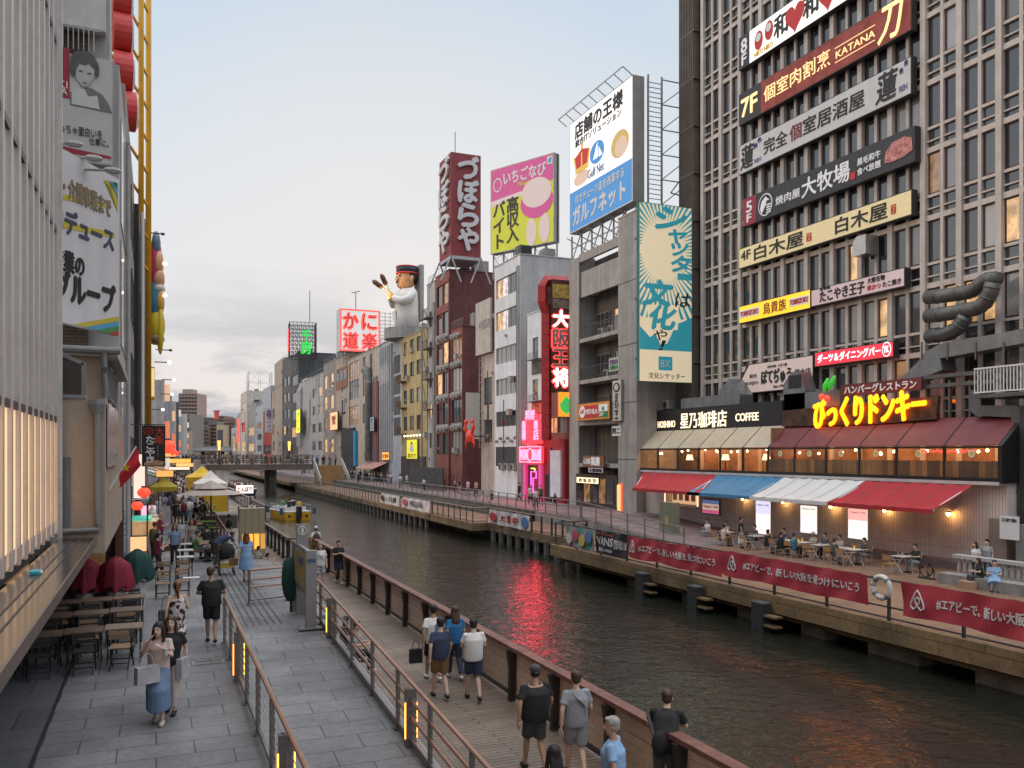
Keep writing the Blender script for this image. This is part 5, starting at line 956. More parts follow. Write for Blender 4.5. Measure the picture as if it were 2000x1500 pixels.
# grey pipe house, yellow house
r, a0, a1, zt = rbuild('pipe_house', 'thin grey house covered with pipes and rusty fire escapes', 834, 850, VR + .1, 548, lgrey, [(z, z + 2) for z in (5, 9, 13, 17, 21)], [(.3, .75)], lit=.1, xref=850)
mb = MB()
for z in (10, 14, 18, 22): mb.box(VR - .9, a0 + .4, z, VR + .05, a1 - .4, z + .12); [mb.box(VR - .9, a0 + .4 + k * .3, z + .12, VR - .86, a0 + .44 + k * .3, z + 1.1) for k in range(int((a1 - a0 - .8) / .3))]; mb.box(VR - .92, a0 + .4, z + 1.1, VR - .84, a1 - .4, z + 1.16)
for k in range(4): mb.bar((VR - .8, a0 + .5, 10 + 4 * k), (VR - .8, a1 - .6, 14 + 4 * k if k < 3 else 24), .1)
mb.build('fire_escape', M('rust_grey', (.22, .19, .17), .7, .3, var=.3), r); [pipe(r, VR, a0 + .2 + .35 * k, 1, 24, .09, lgrey) for k in range(3)]
r, a0, a1, zt = rbuild('yellow_house', 'yellow ochre house with brown windows and side balconies', 784, 834, VR, 642, yellw, [(z, z + 2.0) for z in (7.6, 11.4, 15.2, 18.4)], [(.10, .24), (.36, .52), (.62, .78)], lit=.08, xref=832, frame=dkfr)
for z in (7.0, 10.8, 14.6):
    mb = MB(); mb.box(VR - .9, a1 - 2.9, z, VR, a1 - .1, z + .14); [mb.box(VR - .9, a1 - 2.9 + k * .2, z + .14, VR - .85, a1 - 2.84 + k * .2, z + 1.1) for k in range(14)]; mb.build('balcony', M('balcony_brown', (.16, .10, .07), .7), r)
pipe(r, VR - .1, a0 + 2.2, 2, 21, .1, beige); MB().box(VR - .15, a0 + .3, -.2, VR - .01, a1 - .3, 3.9).build('dark_shop', M('shop_dark', (.05, .04, .035), .6, var=.3), r)
r, O, w, h = csign('shop_sign', 'yellow lit poster sign with a little cook drawing on the ochre house', VR - .25, 794, 858, 897, 815, glow('poster_yellow', (.62, .60, .04), .7), MATS['balcony_brown'], .2, .1)
letter(r, '串カツ', O, RR, (w * .15, h * .08, w * .85, h * .3), M('ink_brown'), .02); disc(r, O, w / 2, h * .5, w * .2, h * .12, white); disc(r, O, w / 2, h * .68, w * .16, h * .09, M('pale_skin')); shape(r, O, [(w * .38, h * .74), (w * .62, h * .74), (w * .5, h * .88)], MATS['ink_brown'])
for k in range(6): MB().ball((VR - .7, U(790 + k * 6, VR - .7), CZ + (885 - 852) * 122 / F), .14, 6).build('spot', glow('spot_warm', (1, .75, .4), 4), r)
# grey striped tower carrying the chef
r, a0, a1, zt = rbuild('striped_tower', 'grey tower house with vertical fins and the chef figure on top', 744, 784, VR, 655, bluew, [], [], side=dgrey, xref=783, depth=12)
mb = MB(); [mb.box(VR - .35, a1 - .5 - k * 1.15, 3.2, VR, a1 - .25 - k * 1.15, zt - .6) for k in range(7)]; mb.build('fins', M('fin_light', (.48, .48, .50), .5, .2), r)
mb = MB(); [mb.box(VR - .03, a1 - .5 - k * 1.15 - .85, 3.4, VR - .005, a1 - .55 - k * 1.15, zt - .8) for k in range(6)]; mb.build('glass_strip', glass, r); mb = MB(); [mb.box(VR - .05, a1 - 1.3 - k * 1.15, zt - 6.4, VR - .032, a1 - .6 - k * 1.15, zt - 3.6) for k in range(5)]; mb.build('lit_strip', gpink, r)
mb = MB(); [mb.box(VR - .04, a0 + .6, 7 + k * 3.1, VR - .01, a0 + 4.2, 9.7 + k * 3.1) for k in range(4)]; mb.build('dark_panel', dgrey, r)
ct = atd(795, 640, 128); MB().lathe([(3.4, 0), (3.4, 1.6)], (ct.x, ct.y, zt - .4), 20).build('plinth', greyw, r)
r, O, w, h = csign('shop_sign', 'small orange lit square sign above a striped awning', VR - .4, 746, 883, 898, 760, glow('sign_tangerine', (1, .38, .08), 1.1), dkfr, .2, .05); letter(r, '居酒屋', O, RR, (.3, .3, w - .3, h - .3), M('ink_brown'), .02)
aw = MB(); P0, P1 = atx(760, 900, VR), atx(728, 900, VR); aw.poly([(VR, P0.y, 3.0), (VR, P1.y + 2, 3.0), (VR - 2.6, P1.y + 2, 1.9), (VR - 2.6, P0.y, 1.9)]).poly([(VR - 2.6, P0.y, 1.88), (VR - 2.6, P1.y + 2, 1.88), (VR, P1.y + 2, 2.98), (VR, P0.y, 2.98)]); tag(aw.build('awning', M('awning_rose', (.40, .20, .17), .7)), 'faded rose striped awning over the busy far bank bar', 'awning')
# beige, brown and grey houses further along
r, a0, a1, zt = rbuild('beige_house', 'beige house with large grid windows and a grey side wall with ducts', 680, 742, VR, 692, beige, [(z, z + 3.4) for z in (9.5, 14.2, 18.0 - .4)], [(.04, .38), (.5, .6), (.72, .78)], lit=.12, nx=4, ny=2, xref=705, side=greyw, depth=14)
MB().tube([(VR - .6, a0 + 5, 3), (VR - .6, a0 + 5, 16), (VR - .6, a0 + 6, 18), (VR - .6, a0 + 8, 18.5)], .7, 10).build('duct', M('duct_dark'), r); [pipe(r, VR - .1, a0 + 2 + k * 1.2, 2, 17, .14) for k in range(3)]; MB().box(VR - .2, a0 + .4, 0, VR - .01, a0 + 4, 16).build('red_strip', redw_shade, r)
MB().box(VR - .4, a1 - 6.4, -.2, VR + .1, a1 + 4.5, 9.0).build('hoarding', M('hoarding_black', (.035, .036, .038), .6, var=.3, streak=.3), r); MB().box(VR - .42, a1 - 8.2, 2, VR - .1, a1 - 6.5, 8.4).build('blue_sheet', M('sheet_blue', (.03, .25, .5), .6), r)
r_, O, w, h = csign('shop_sign', 'narrow blue and white vertical sign on the beige house', VR - .8, 723, 815, 842, 730, M('sign_blue_white', (.5, .55, .62), .6), dkfr, .2, .04); letter(r_, '炭火いづや', O, RR, (w * .2, .2, w * .8, h - .2), blue_l, .02, vertical=True)
r, a0, a1, zt = rbuild('brown_house', 'tan house with rust brown upper band and square windows', 657, 680, VR, 690, tan, [(6.5, 9.2), (11.8, 14.6), (16.2, 19.0)], [(.45, .8)], lit=.2, nx=2, side=brownw); MB().box(VR - .1, a0 + .1, zt - 6.2, VR - .01, a1 - .1, zt - 2.2).build('brown_band', M('band_rust', (.24, .12, .08), .8), r)
mb = MB(); [mb.box(VR - .12, a0 + 1 + k * 3.6, zt - 4.6, VR - .1, a0 + 3.4 + k * 3.6, zt - 2.8) for k in range(3)]; mb.build('vent_window', glass, r)
r, a0, a1, zt = rbuild('grey_brown_house', 'grey brown house with pale lit windows at its left edge', 632, 657, VR, 700, M('wall_taupe', (.30, .26, .24), .8, streak=.3), [(z, z + 2.8) for z in (4.5, 9, 13.5, 18)], [(.05, .3), (.55, .8)], lit=1.0, nx=1, side=greyw)
r, O, w, h = csign('shop_sign', 'orange lit sign box on the grey brown house', VR - 1.0, 645, 806, 841, 659, glow('sign_peach', (1, .42, .2), .9), dkfr, .3, .1)
letter(r, '蟹', O, RR, (w * .2, h * .3, w * .8, h * .8), MATS['ink_brown'], .02)
# kani sign
A, B = atd(664, 685, 160), atd(742, 684, 163); R_ = V((B.x - A.x, B.y - A.y, 0)); w = R_.length; R_.normalize(); h = atd(664, 602, 160).z - A.z
r = sign('roof_billboard', 'square white billboard with four red neon edged characters on a roof frame', A, R_, w, h, M('kani_white', (.66, .68, .66), .5, var=.04, emit=.28, ecol=(.9, 1, .95)), M('kani_side', (.5, .5, .52), .6), 3.2, .1)
krd = glow('kani_red', (1, .10, .08), 1.0); frame(r, A, 0, 0, w, h, .3, krd, R_); kin = M('kani_ink', (.5, .05, .05), .5, var=0, emit=.15)
for ch, a, b2 in (('か', .08, .53), ('に', .55, .53), ('道', .08, .07), ('楽', .55, .07)): letter(r, ch, A, R_, (w * a, h * b2, w * (a + .37), h * (b2 + .38)), krd, .07, .05, .02, name='neon_rim'); letter(r, ch, A, R_, (w * a + .12, h * b2 + .12, w * (a + .37) - .12, h * (b2 + .38) - .12), kin, .0, .06, .08)
fm = MB(); Nn = R_.cross(Z_)
for k in range(9): q = A + R_ * (w * k / 8) - Nn * 1.5; fm.bar(q, q - Z_ * 2.4, .14); k < 8 and fm.bar(q - Z_ * 2, q + R_ * w / 8, .09)
for k in range(9):
    q = B - Nn * 1.5 + R_ * (.4 + k * 1.0); fm.bar(q, q + Z_ * h * .95, .1)
for k in range(11): fm.bar(B - Nn * 1.5 + Z_ * (h * .09 * k + .2), B - Nn * 1.5 + R_ * 8.6 + Z_ * (h * .09 * k + .2), .08)
fm.build('support_frame', MATS['frame_grey'], r)
q = A + R_ * w * .42 + Z_ * h - Nn; MB().bar(q, q + Z_ * 3.4, .12).bar(q + Z_ * 3.2 - R_ * .8, q + Z_ * 3.7 + R_ * .8, .12).build('antenna', dksteel, r)
r, a0, a1, zt = rbuild('pale_house', 'pale grey house with rounded top pipes and a blank side wall', 583, 632, VR, 742, lgrey, [(z, z + 2) for z in (5, 9, 13, 17)], [(.60, .72), (.82, .94)], lit=.25, xref=600, depth=16); [MB().tube([(VR - .3, a1 - 2 - k * 2.0, 6), (VR - .3, a1 - 2 - k * 2, zt - 2), (VR + 1, a1 - 2 - k * 2, zt + .6), (VR + 4, a1 - 2 - k * 2, zt + .8)], .5, 8).build('pipe', lgrey, r) for k in range(3)]; MB().lathe([(1.6, 0), (1.8, 2.2), (1.2, 3)], (VR + 5, a0 + 6, zt), 12).build('water_tank', lgrey, r)
r, O, w, h = csign('shop_sign', 'yellow lit vertical strip sign in front of the dark house', VR - 1.5, 579, 801, 846, 586, glow('strip_yellow', (.8, .8, .02), 1.0), dkfr, .4, .05); letter(r, 'ホテル', O, RR, (w * .2, .6, w * .8, h - .6), M('ink_green'), .02, vertical=True)
r, a0, a1, zt = rbuild('dark_house', 'dark slate house under the green neon lattice tower', 568, 583, VR, 697, dgrey, [(z, z + 2.6) for z in (4, 8.5, 13, 17.5, 22)], [(.1, .9)], lit=.1, nx=4, xref=570, depth=20)
r, a0, a1, zt = rbuild('slate_house', 'narrow slate house with stair landings left of the dark house', 551, 568, VR, 700, M('wall_slate', (.13, .12, .12), .8, streak=.3), [(z, z + 2.4) for z in (5, 9.5, 14, 18.5, 23)], [(.15, .45), (.55, .85)], lit=.25, nx=1, depth=16, xref=560)
# lattice tower with green neon
def lattice(name, label, A, R_, w, h, dp, n, m_, g=None):
    Nn = R_.cross(Z_); mb = MB(); B_ = [A, A + R_ * w, A + R_ * w - Nn * dp, A - Nn * dp]; s = w / n; t = max(.06, w * .016)
    for q, p in zip(B_, B_[1:] + B_[:1]):
        L_ = (p - q).length; k = max(1, round(L_ / s)); nv = max(1, round(h / s))
        for i in range(k + 1): a = q + (p - q) * i / k; mb.bar(a, a + Z_ * h, t)
        for j in range(nv + 1): mb.bar(q + Z_ * h * j / nv, p + Z_ * h * j / nv, t)
        for i in range(k):
            for j in range(nv):
                a, b2 = q + (p - q) * (i + (j % 2)) / k, q + (p - q) * (i + 1 - (j % 2)) / k; mb.bar(a + Z_ * h * j / nv, b2 + Z_ * h * (j + 1) / nv, t * .7)
    r = mb.build(name, m_); tag(r, label, 'lattice tower', g); return r
A, B = atd(566, 697, 212), atd(618, 694, 214); R_ = V((B.x - A.x, B.y - A.y, 0)); w = R_.length; R_.normalize(); h = atd(566, 628, 212).z - A.z
r = lattice('lattice_tower', 'steel lattice tower with green neon characters on a far roof', A, R_, w, h, 5.5, 7, M('lattice_brown', (.09, .07, .075), .6, .4)); grn = glow('neon_green_sign', (.02, .5, .06), .9)
letter(r, '千', A, R_, (w * .42, h * .48, w * .8, h * .78), grn, .04, .1, .2); letter(r, '房', A, R_, (w * .42, h * .1, w * .8, h * .45), grn, .04, .1, .2); letter(r, '食道園', A - R_.cross(Z_) * 5.5, RR, (.5, h * .2, 4.5, h * .85), glow('neon_red_sign', (.8, .03, .04), .8), .03, .1, .2, vertical=True)
MB().tube([A + R_ * w * .75 + Z_ * h, A + R_ * w * .75 + Z_ * (h + 8)], .09, 6).build('antenna', dksteel, r)
for (xl, xr, yt, wm_, lab, rows, cols, dp) in (
    (531, 551, 758, tan, 'tan house with a square roof hut beyond the slate house', [(5, 8), (10, 13), (15, 18)], [(.1, .3)], 14), (514, 531, 772, M('wall_vermilion', (.36, .05, .03), .7), 'red and blue house carrying the tall white noodle sign', [(4, 7)], [(.1, .9)], 12),
    (500, 514, 792, bluew, 'thin pale blue house in the distance before the noodle sign', [(5, 7), (9, 11), (13, 15)], [(.2, .8)], 12), (482, 500, 790, greyw, 'low grey stepped house in the far row', [(5, 8), (11, 14)], [(.2, .8)], 14), (470, 482, 768, M('wall_cream', (.52, .48, .43), .7, streak=.15), 'tall cream house with a white roof frame in the distance', [(5, 9), (13, 17), (21, 25)], [(.2, .8)], 30), (462, 470, 812, lgrey, 'small far house with a red vertical neon strip', [(5, 12)], [(.2, .8)], 14), (452, 462, 835, bluew, 'last pale blue house on the right bank', [(5, 12)], [(.2, .8)], 14)):
    r, a0, a1, zt = rbuild('far_house', lab, xl, xr, VR, yt, wm_, rows, cols, lit=.35, nx=3, depth=dp, xref=(xl + xr) / 2)
    if xl == 514:
        yb = a0 - .4; q, O, w, h = psign('shop_sign', 'tall white vertical noodle sign on the far red house', yb, 517, 797, 845, 533, M('sign_snow', (.68, .66, .68), .6, var=.05), dkfr, .3, .05); letter(q, '金龍ラーメン', O, RP, (w * .2, .4, w * .85, h - .4), M('ink_purple'), .03, vertical=True)
        MB().box(VR - .2, a0 + 1, zt - 5, VR + 8, a1 - 1, zt + 2.5).build('blue_top', bluew, r); [MB().ball((VR - 1, a0 + 4 + k * 7, 3.4), .5, 8).build('lantern', glow('lantern_orange', (1, .25, .06), 4), r) for k in range(2)]
    if xl == 531: MB().box(VR + .4, a0 + 2, zt, VR + 9, a1 - 3, zt + 8).box(VR + 1, a0 + 4, zt + 8, VR + 9.5, a1 - 4, zt + 8.6).build('roof_hut', tan, r)
    if xl == 470:
        A = V((VR + 1, a0 + 2, zt)); lt = lattice('roof_frame', 'white steel frame on the roof of a far cream house', A, RP, 9, 8, 8, 2, M('frame_white', (.6, .6, .62), .6)); MB().box(VR + 24, a0, zt, VR + 40, a1 + 6, zt + 15).build('upper_block', MATS['wall_cream'], r)
    if xl == 462: MB().box(VR - 1.4, a0, zt - 12, VR - .4, a0 + 1, zt - 2).build('neon_strip', glow('strip_red', (.9, .12, .1), .9), r)
# chef figure
chf = empty('chef_statue', (ct.x, ct.y, zt), 'giant chef statue in a white coat holding two skewers on the striped tower', 'statue'); zc = CZ + (885 - 640) * 128 / F; S = 9.7 / 2.0; fx = -RT * .85 - FW * .5; fx.normalize(); sd_ = V((-fx.y, fx.x, 0)); Q = lambda f, s_, z: V((ct.x, ct.y, zc)) + fx * (f * S) + sd_ * (s_ * S) + Z_ * (z * S)
coat = M('statue_white', (.66, .64, .63), .45, var=.05); skin_s = M('statue_skin', (.62, .36, .17), .45, var=.08)
MB().tube([Q(0, 0, 0), Q(.0, 0, .4), Q(.02, 0, .8), Q(0, 0, 1.08), Q(0, 0, 1.2)], [.40 * S, .39 * S, .40 * S, .36 * S, .2 * S], 20, flat=.95, side=sd_).build('coat', coat, chf, True)
mb = MB()
for s_ in (-1, 1): mb.tube([Q(-.02, .36 * s_, 1.08), Q(.12, .46 * s_, .82), Q(.32, .32 * s_, .74), Q(.50, .1 * s_, .86)], [.15 * S, .145 * S, .13 * S, .1 * S], 12)
mb.build('sleeves', coat, chf, True)
mb = MB().ball(Q(.03, 0, 1.5), (.29 * S, .29 * S, .33 * S), 20).ball(Q(.14, 0, 1.34), (.2 * S, .2 * S, .17 * S), 14).ball(Q(.33, 0, 1.46), (.07 * S,) * 3, 8)
for s_ in (-1, 1): mb.ball(Q(-.03, .29 * s_, 1.48), (.07 * S, .07 * S, .1 * S), 8)
mb.ball(Q(.53, .03, .9), (.12 * S, .12 * S, .13 * S), 10).ball(Q(.54, -.05, .98), (.1 * S,) * 3, 10); mb.build('head', skin_s, chf, True)
MB().ball(Q(-.05, 0, 1.55), (.30 * S, .30 * S, .28 * S), 16).build('hair', ink, chf, True); bandm = M('band_navy', (.02, .03, .05), .5)
MB().tube([Q(.01, 0, 1.66), Q(.01, 0, 1.86)], [.315 * S, .33 * S], 20).build('headband', bandm, chf, True); mb = MB(); [mb.tube([Q(.01, 0, z), Q(.01, 0, z + .03)], .335 * S, 20) for z in (1.65, 1.85)]; mb.build('band_edge', M('crab_red'), chf, True)
mb = MB(); [mb.ball(Q(.285, .12 * s_, 1.56), (.035 * S,) * 3, 8) for s_ in (-1, 1)]; mb.ball(Q(.325, 0, 1.37), (.05 * S, .09 * S, .03 * S), 8); mb.build('face_marks', ink, chf, True)
stickm = M('skewer_stick', (.55, .52, .48), .5); frym = M('skewer_fry', (.20, .10, .05), .8, var=.3)
for k, (f, s_, z) in enumerate(((.86, .16, 1.42), (.98, -.1, 1.3))):
    a = Q(.55, 0, 1.0); b2 = Q(f, s_, z); d = (b2 - a); MB().tube([a - d * .25, a + d * .75], .025 * S, 6).build('skewer', stickm, chf); MB().tube([a + d * .55, a + d * .65, a + d * 1.1, a + d * 1.25], [.04 * S, .075 * S, .075 * S, .03 * S], 10).build('fried_piece', frym, chf, True)
p = Q(-.3, -.15, .2); MB().obox(p, -fx * .6 + sd_ * .1, sd_ * 2.2, Z_ * 8.4).build('back_board', greyw, chf); p = Q(.37, -.12, .3); MB().obox(Q(.385, -.2, .22), sd_ * 1.2, fx * .06, Z_ * 1.3).build('pocket', coat, chf)
sl_ = bpy.data.lights.new('statue_lamp', 'SPOT'); sl_.energy = 900; sl_.color = (1, .55, .2); sl_.spot_size = 1.0; so_ = bpy.data.objects.new('statue_lamp', sl_); C.collection.objects.link(so_); so_.location = Q(1.1, 0, .75); so_.rotation_euler = (Q(.05, 0, 1.5) - so_.location).to_track_quat('-Z', 'Y').to_euler()
# ---------------- left bank ----------------
VL = -1.54; rib = M('rib_metal', (.56, .50, .47), .45, .3, var=.08, streak=.1); panu = M('panel_translucent', (.52, .52, .49), .2, var=.12, sc=.6); panl = M('panel_lit', (.6, .42, .25), .5, var=.25, sc=.9, emit=.8, ecol=(1, .64, .34))
m = MB(); m.box(VL - 9, -4, 2.8, VL - .12, 16.4, 30); r = m.build('ribbed_building', M('inner_dark', (.06, .06, .06), .8)); tag(r, 'tall metal ribbed building with glowing lower panels at the left edge', 'building')
m = MB(); k = 0
while -4 + k * .62 < 16.4: y = 16.4 - k * .62; m.box(VL - .12, y - .12, 2.98, VL + .0, y, 30); k += 1
m.build('ribs', rib, r); n_ = k
for z0, z1, mt, nm in ((3.0, 4.9, panl, 'lit_panel'), (4.94, 8.1, panu, 'wall_panel'), (8.14, 11.3, panu, 'wall_panel'), (11.34, 14.5, panu, 'wall_panel'), (14.54, 17.7, panu, 'wall_panel'), (17.74, 30, panu, 'wall_panel')):
    m = MB(); m.box(VL - .11, -3.9, z0, VL - .045, 16.38, z1); m.build(nm, mt, r)
m = MB()
for z in (4.92, 8.12, 11.32, 14.52, 17.72):
    for j in range(n_): y = 16.4 - j * .62; m.box(VL - .05, y - .62, z - .05, VL - .01, y - .152, z + .05)
o = m.build('joint_flashing', dksteel, r); o['kind'] = 'stuff'
for j in range(18): y = 16.2 - j * .62; m = MB(); m.box(VL - .05, y - .6, 3.02, VL - .02, y - .16, 3.2); m.build('base_louvre', rib, r)
MB().box(VL - 9, 16.4, 2.8, VL + .06, 16.46, 30).build('end_flashing', M('flash_white', (.55, .53, .52), .4, .3), r)
cgl = M('canopy_glass', (.045, .038, .034), .14, var=.1, spec=.8)
c = MB().box(VL + .02, -4, 2.8, -.968, 16.3, 2.9).build('canopy', cgl); tag(c, 'dark glossy canopy ledge below the glowing ribbed wall', 'canopy'); MB().box(-.965, -4, 2.78, -.94, 16.3, 2.91).build('edge_trim', M('trim_pale', (.16, .145, .135), .4, .5), c)
for k in range(2): MB().box(-1.3 + k * .12, -4, 2.901, -1.28 + k * .12, 16.3, 2.906).build('seam', M('seam_dark', (.03, .03, .03), .5), c)
lt = atz(70, 1121, 2.9); o = MB().box(lt.x - .06, lt.y - .1, 2.905, lt.x + .05, lt.y + .12, 2.94).build('lighter', M('lighter_blue', (.03, .35, .45), .4)); tag(o, 'small turquoise lighter left lying on the dark canopy', 'lighter'); MB().box(lt.x + .051, lt.y - .05, 2.908, lt.x + .07, lt.y + .06, 2.935).build('cap', white, o)
for y in (2, 9, 16): o = MB().box(-6.2, y - .2, 0, -5.8, y + .2, 2.78).build('arcade_column', dkconc); tag(o, 'dark column under the ribbed building', 'column', 'arcade columns')
o = MB().box(-9, -4, 0, -8.6, 24, 2.8).build('arcade_wall', M('arcade_brown', (.06, .05, .045), .8)); tag(o, 'dark back wall under the ribbed building', 'wall')
# beige house
stuc = M('stucco_beige', (.36, .29, .23), .9, var=.08, streak=.12, bump=.35, bs=60); YB = 16.55; VB1 = -.83; YG = 25.0; VG2 = -.92
m = MB(); m.box(-7, YB, 2.6, VB1, 25, 5.3); m.box(-7, YB + 2.2, 5.3, VB1 - .1, 25, 6.25); r = m.build('beige_shop_house', stuc); tag(r, 'small beige rendered house with grey drainpipe beside the ribbed building', 'building')
gp_ = M('pipe_grey', (.20, .205, .215), .5, .2); P = lambda px, py: aty(px, py, YB - .06)
MB().tube([P(190, 800), P(192, 1022), P(192, 1034), P(118, 1038)], .055, 8).build('drainpipe', gp_, r); MB().tube([P(190, 808), P(190, 790), P(189, 780)], [.08, .13, .13], 4).build('hopper', gp_, r)
MB().box(P(116, 900).x, YB - .03, P(116, 1040).z, P(137, 900).x, YB - .004, P(116, 893).z).build('door', M('door_grey', (.14, .145, .155), .6), r)
MB().prism([(P(108, 690).x - .3, 6.25), (P(108, 690).x - .3, 5.36), (P(160, 775).x, 5.36), (P(160, 735).x, 5.9)], (0, YB + .3, 0), X_, Z_, Y_ * .1).build('side_window', M('glass_bronze', (.06, .05, .045), .12), r); MB().box(-7, YB - .03, 5.3, P(160, 775).x + .05, YB + .4, 5.36).build('sill', gp_, r)
m = MB(); m.bar((P(160, 735).x, YB + .32, 5.36), (P(160, 735).x, YB + .32, 5.95), .07).bar((P(108, 690).x - .3, YB + .32, 6.25), (P(160, 735).x, YB + .32, 5.93), .07); m.build('window_frame', gp_, r)
m = MB(); m.obox((-7, YB + 2.0, 6.3), V((6.3, 0, -.05)), Y_ * 6.5, Z_ * .14); m.build('roof', M('roof_pale', (.42, .40, .38), .7, streak=.2), r); MB().tube([(-7, YB + 1.95, 6.42), (-.65, YB + 1.95, 6.36)], .07, 8).build('gutter', gp_, r)
MB().tube([aty(204, 690, YB + 1.95), aty(204, 716, YB + 1.95), aty(203, 726, YB + 2.1), aty(206, 745, YB + 2.1), aty(207, 775, YB + 2.1)], .055, 8).build('drainpipe', gp_, r)
for yy in (19.6, 21.4): window(r, V((VB1 - .098, yy + 1.2, 5.35)), RR * -1 if False else V((0, 1, 0)), (-1.2, .1, 0, .8), -.005, gp_, glass, 2)
m = MB(); m.box(VB1 + .02, 16.9, 4.1, VB1 + .05, 20.8, 5.25); m.build('clear_sheet', M('sheet_clear', (.36, .33, .33), .15, var=.2, spec=.7), r)
brickr = pattern('brick_red', 'b', (.17, .06, .04), (.12, .045, .035), (.08, .06, .05), .22, .07, .01, .8, 'yz', .3, .3)
MB().box(-1.0, YG - .15, 0, -.8, YG + .1, 3.9).build('brick_pier', brickr, r)
o = MB().box(-.98, YB + 1.0, 2.5, -.86, YB + 3.0, 3.9).build('blank_sign', M('sign_navy', (.035, .04, .05), .5)); tag(o, 'dark blank sign panel on the left facade behind the flag', 'sign'); MB().box(-.85, YB + 1.05, 2.6, -.84, YB + 2.95, 3.85).build('face', M('sign_navy2', (.045, .05, .06), .4), o)
MB().box(-4.2, YB + 1, 0, -4.0, 24.8, 2.6).build('shop_front', M('shop_blue', (.05, .16, .22), .6, var=.4), r); m = MB(); [m.box(-.89, YG + .5, 1.6 + k * .16, -.8, YG + 1.7, 1.66 + k * .16) for k in range(8)]; m.build('shelf_rack', alu, r)
# grey house with poster and slanted billboard
YG = 25.0; VG2 = -.92; r = MB().box(-12, YG + .3, 0, VG2, 31, 14.8).box(-12, YG + .3, 14.8, -1.15, YG + 1.5, 33).build('grey_house', M('wall_grey_panel', (.40, .385, .38), .7, var=.06, streak=.12)); tag(r, 'tall grey panel house carrying the portrait poster and the slanted billboard', 'building')
bri = pattern('brick_brown', 'b', (.15, .10, .07), (.11, .075, .055), (.05, .04, .035), .3, .09, .012, .85, 'xz', .3, .25); MB().box(-12, YG + .2, 4, VG2 - .75, YG + .295, 30).build('brick_panel', bri, r)
for k in range(3): z = 4 + 3.4 * k; m = MB(); [m.box(VG2 + .005, YG + 1.2 + j * 2.4, z, VG2 + .03, YG + 3.2 + j * 2.4, z + 2.9) for j in range(2)]; m.build('window_strip', mglass('window_glass_pale', (.22, .21, .21), .3) if k == 0 else bpy.data.materials['window_glass_pale'], r)
MB().box(VG2 + .0, YG + 1.3, 0, VG2 + .03, 30.9, 2.4).build('blue_shop', M('shop_blue'), r); MB().tube([(VG2 + .06, 30.6, 0), (VG2 + .06, 30.6, 14.5)], .08, 8).build('downpipe', lgrey, r)
yb = YG - .1; pg = M('poster_grey', (.47, .46, .455), .6, var=.04); psk = M('poster_skin', (.42, .42, .41), .6, var=.05); phr = M('poster_hair', (.085, .085, .085), .6, var=.3, sc=5)
r, O, w, h = psign('portrait_poster', 'faded poster with a grey portrait, red block and one line of writing', yb, 60, 92, 305, 221, pg, lgrey, .15, .03)
fx_ = lambda px: (aty(px, 300, yb).x - O.x); fz_ = lambda py: (aty(150, py, yb).z - O.z); pr_ = M('poster_red', (.30, .025, .045), .6, var=.1)
shape(r, O, [(.05, fz_(300)), (w - .05, fz_(303)), (w - .05, fz_(298)), (fx_(135), fz_(290)), (.05, fz_(280))], pr_, RP, .004, .006, 'red_edge'); shape(r, O, [(.03, fz_(195)), (fx_(136), fz_(195)), (fx_(136), fz_(97)), (.03, fz_(97))], pr_, RP, .004, .006, 'red_block')
pt = lambda L_: [(fx_(a), fz_(b2)) for a, b2 in L_]
shape(r, O, pt([(137, 206), (137, 182), (158, 170), (178, 168), (200, 178), (212, 195), (219, 212)]), M('poster_shirt', (.16, .16, .16), .6, var=.2), RP, .008, .006, 'portrait_body'); shape(r, O, pt([(140, 205), (140, 180), (150, 172), (165, 172), (172, 186), (190, 182), (195, 208)]), M('poster_shirt2', (.52, .52, .51), .6, var=.05), RP, .016, .006, 'portrait_body')
shape(r, O, pt([(146, 128), (150, 112), (165, 104), (180, 110), (186, 130), (182, 150), (172, 166), (162, 168), (150, 156), (146, 142)]), psk, RP, .024, .006, 'portrait_face'); shape(r, O, pt([(137, 140), (138, 112), (150, 100), (170, 98), (185, 106), (193, 122), (194, 140), (188, 150), (185, 132), (174, 122), (166, 126), (156, 124), (150, 134), (146, 152), (140, 150)]), phr, RP, .032, .006, 'portrait_hair')
for a, b2 in ((158, 138), (175, 141)): disc(r, O, fx_(a), fz_(b2), .05, .02, phr, RP, .032, .006, name='portrait_eye')
shape(r, O, pt([(160, 160), (166, 158), (172, 161), (166, 163)]), M('poster_lip', (.2, .19, .19), .6, var=0), RP, .032, .006, 'portrait_mouth'); letter(r, 'AKI', O, RP, (fx_(98), fz_(176), fx_(132), fz_(162)), white, .0, .01); letter(r, 'UKA', O, RP, (fx_(94), fz_(189), fx_(132), fz_(176)), white, .0, .01)
letter(r, 'めっちゃ面白いを', O, RP, (fx_(104), fz_(262), fx_(200), fz_(244)), ink, 0, .01, skew=-.05); letter(r, '仕事に。', O, RP, (fx_(174), fz_(279), fx_(212), fz_(265)), ink, 0, .01, skew=-.05)
hs_ = bpy.data.objects['grey_house']; MB().box(-6, YG + .2, 0, VG2 - .02, YG + .29, 2.7).build('shop_front', M('shopfront_brown'), hs_); [MB().box(-1.9 - k * .9, YG + .16, 1.0 + .3 * (k % 2), -1.25 - k * .9, YG + .195, 2.1).build('shop_window', (glit2, glass2, glit2, glass)[k], hs_) for k in range(4)]; m = MB(); m.box(aty(60, 50, yb).x, yb, aty(150, 52, yb).z, aty(206, 50, yb).x, yb + .35, 33); m.build('upper_white_panel', M('panel_offwhite', (.50, .49, .48), .7, streak=.1), hs_)
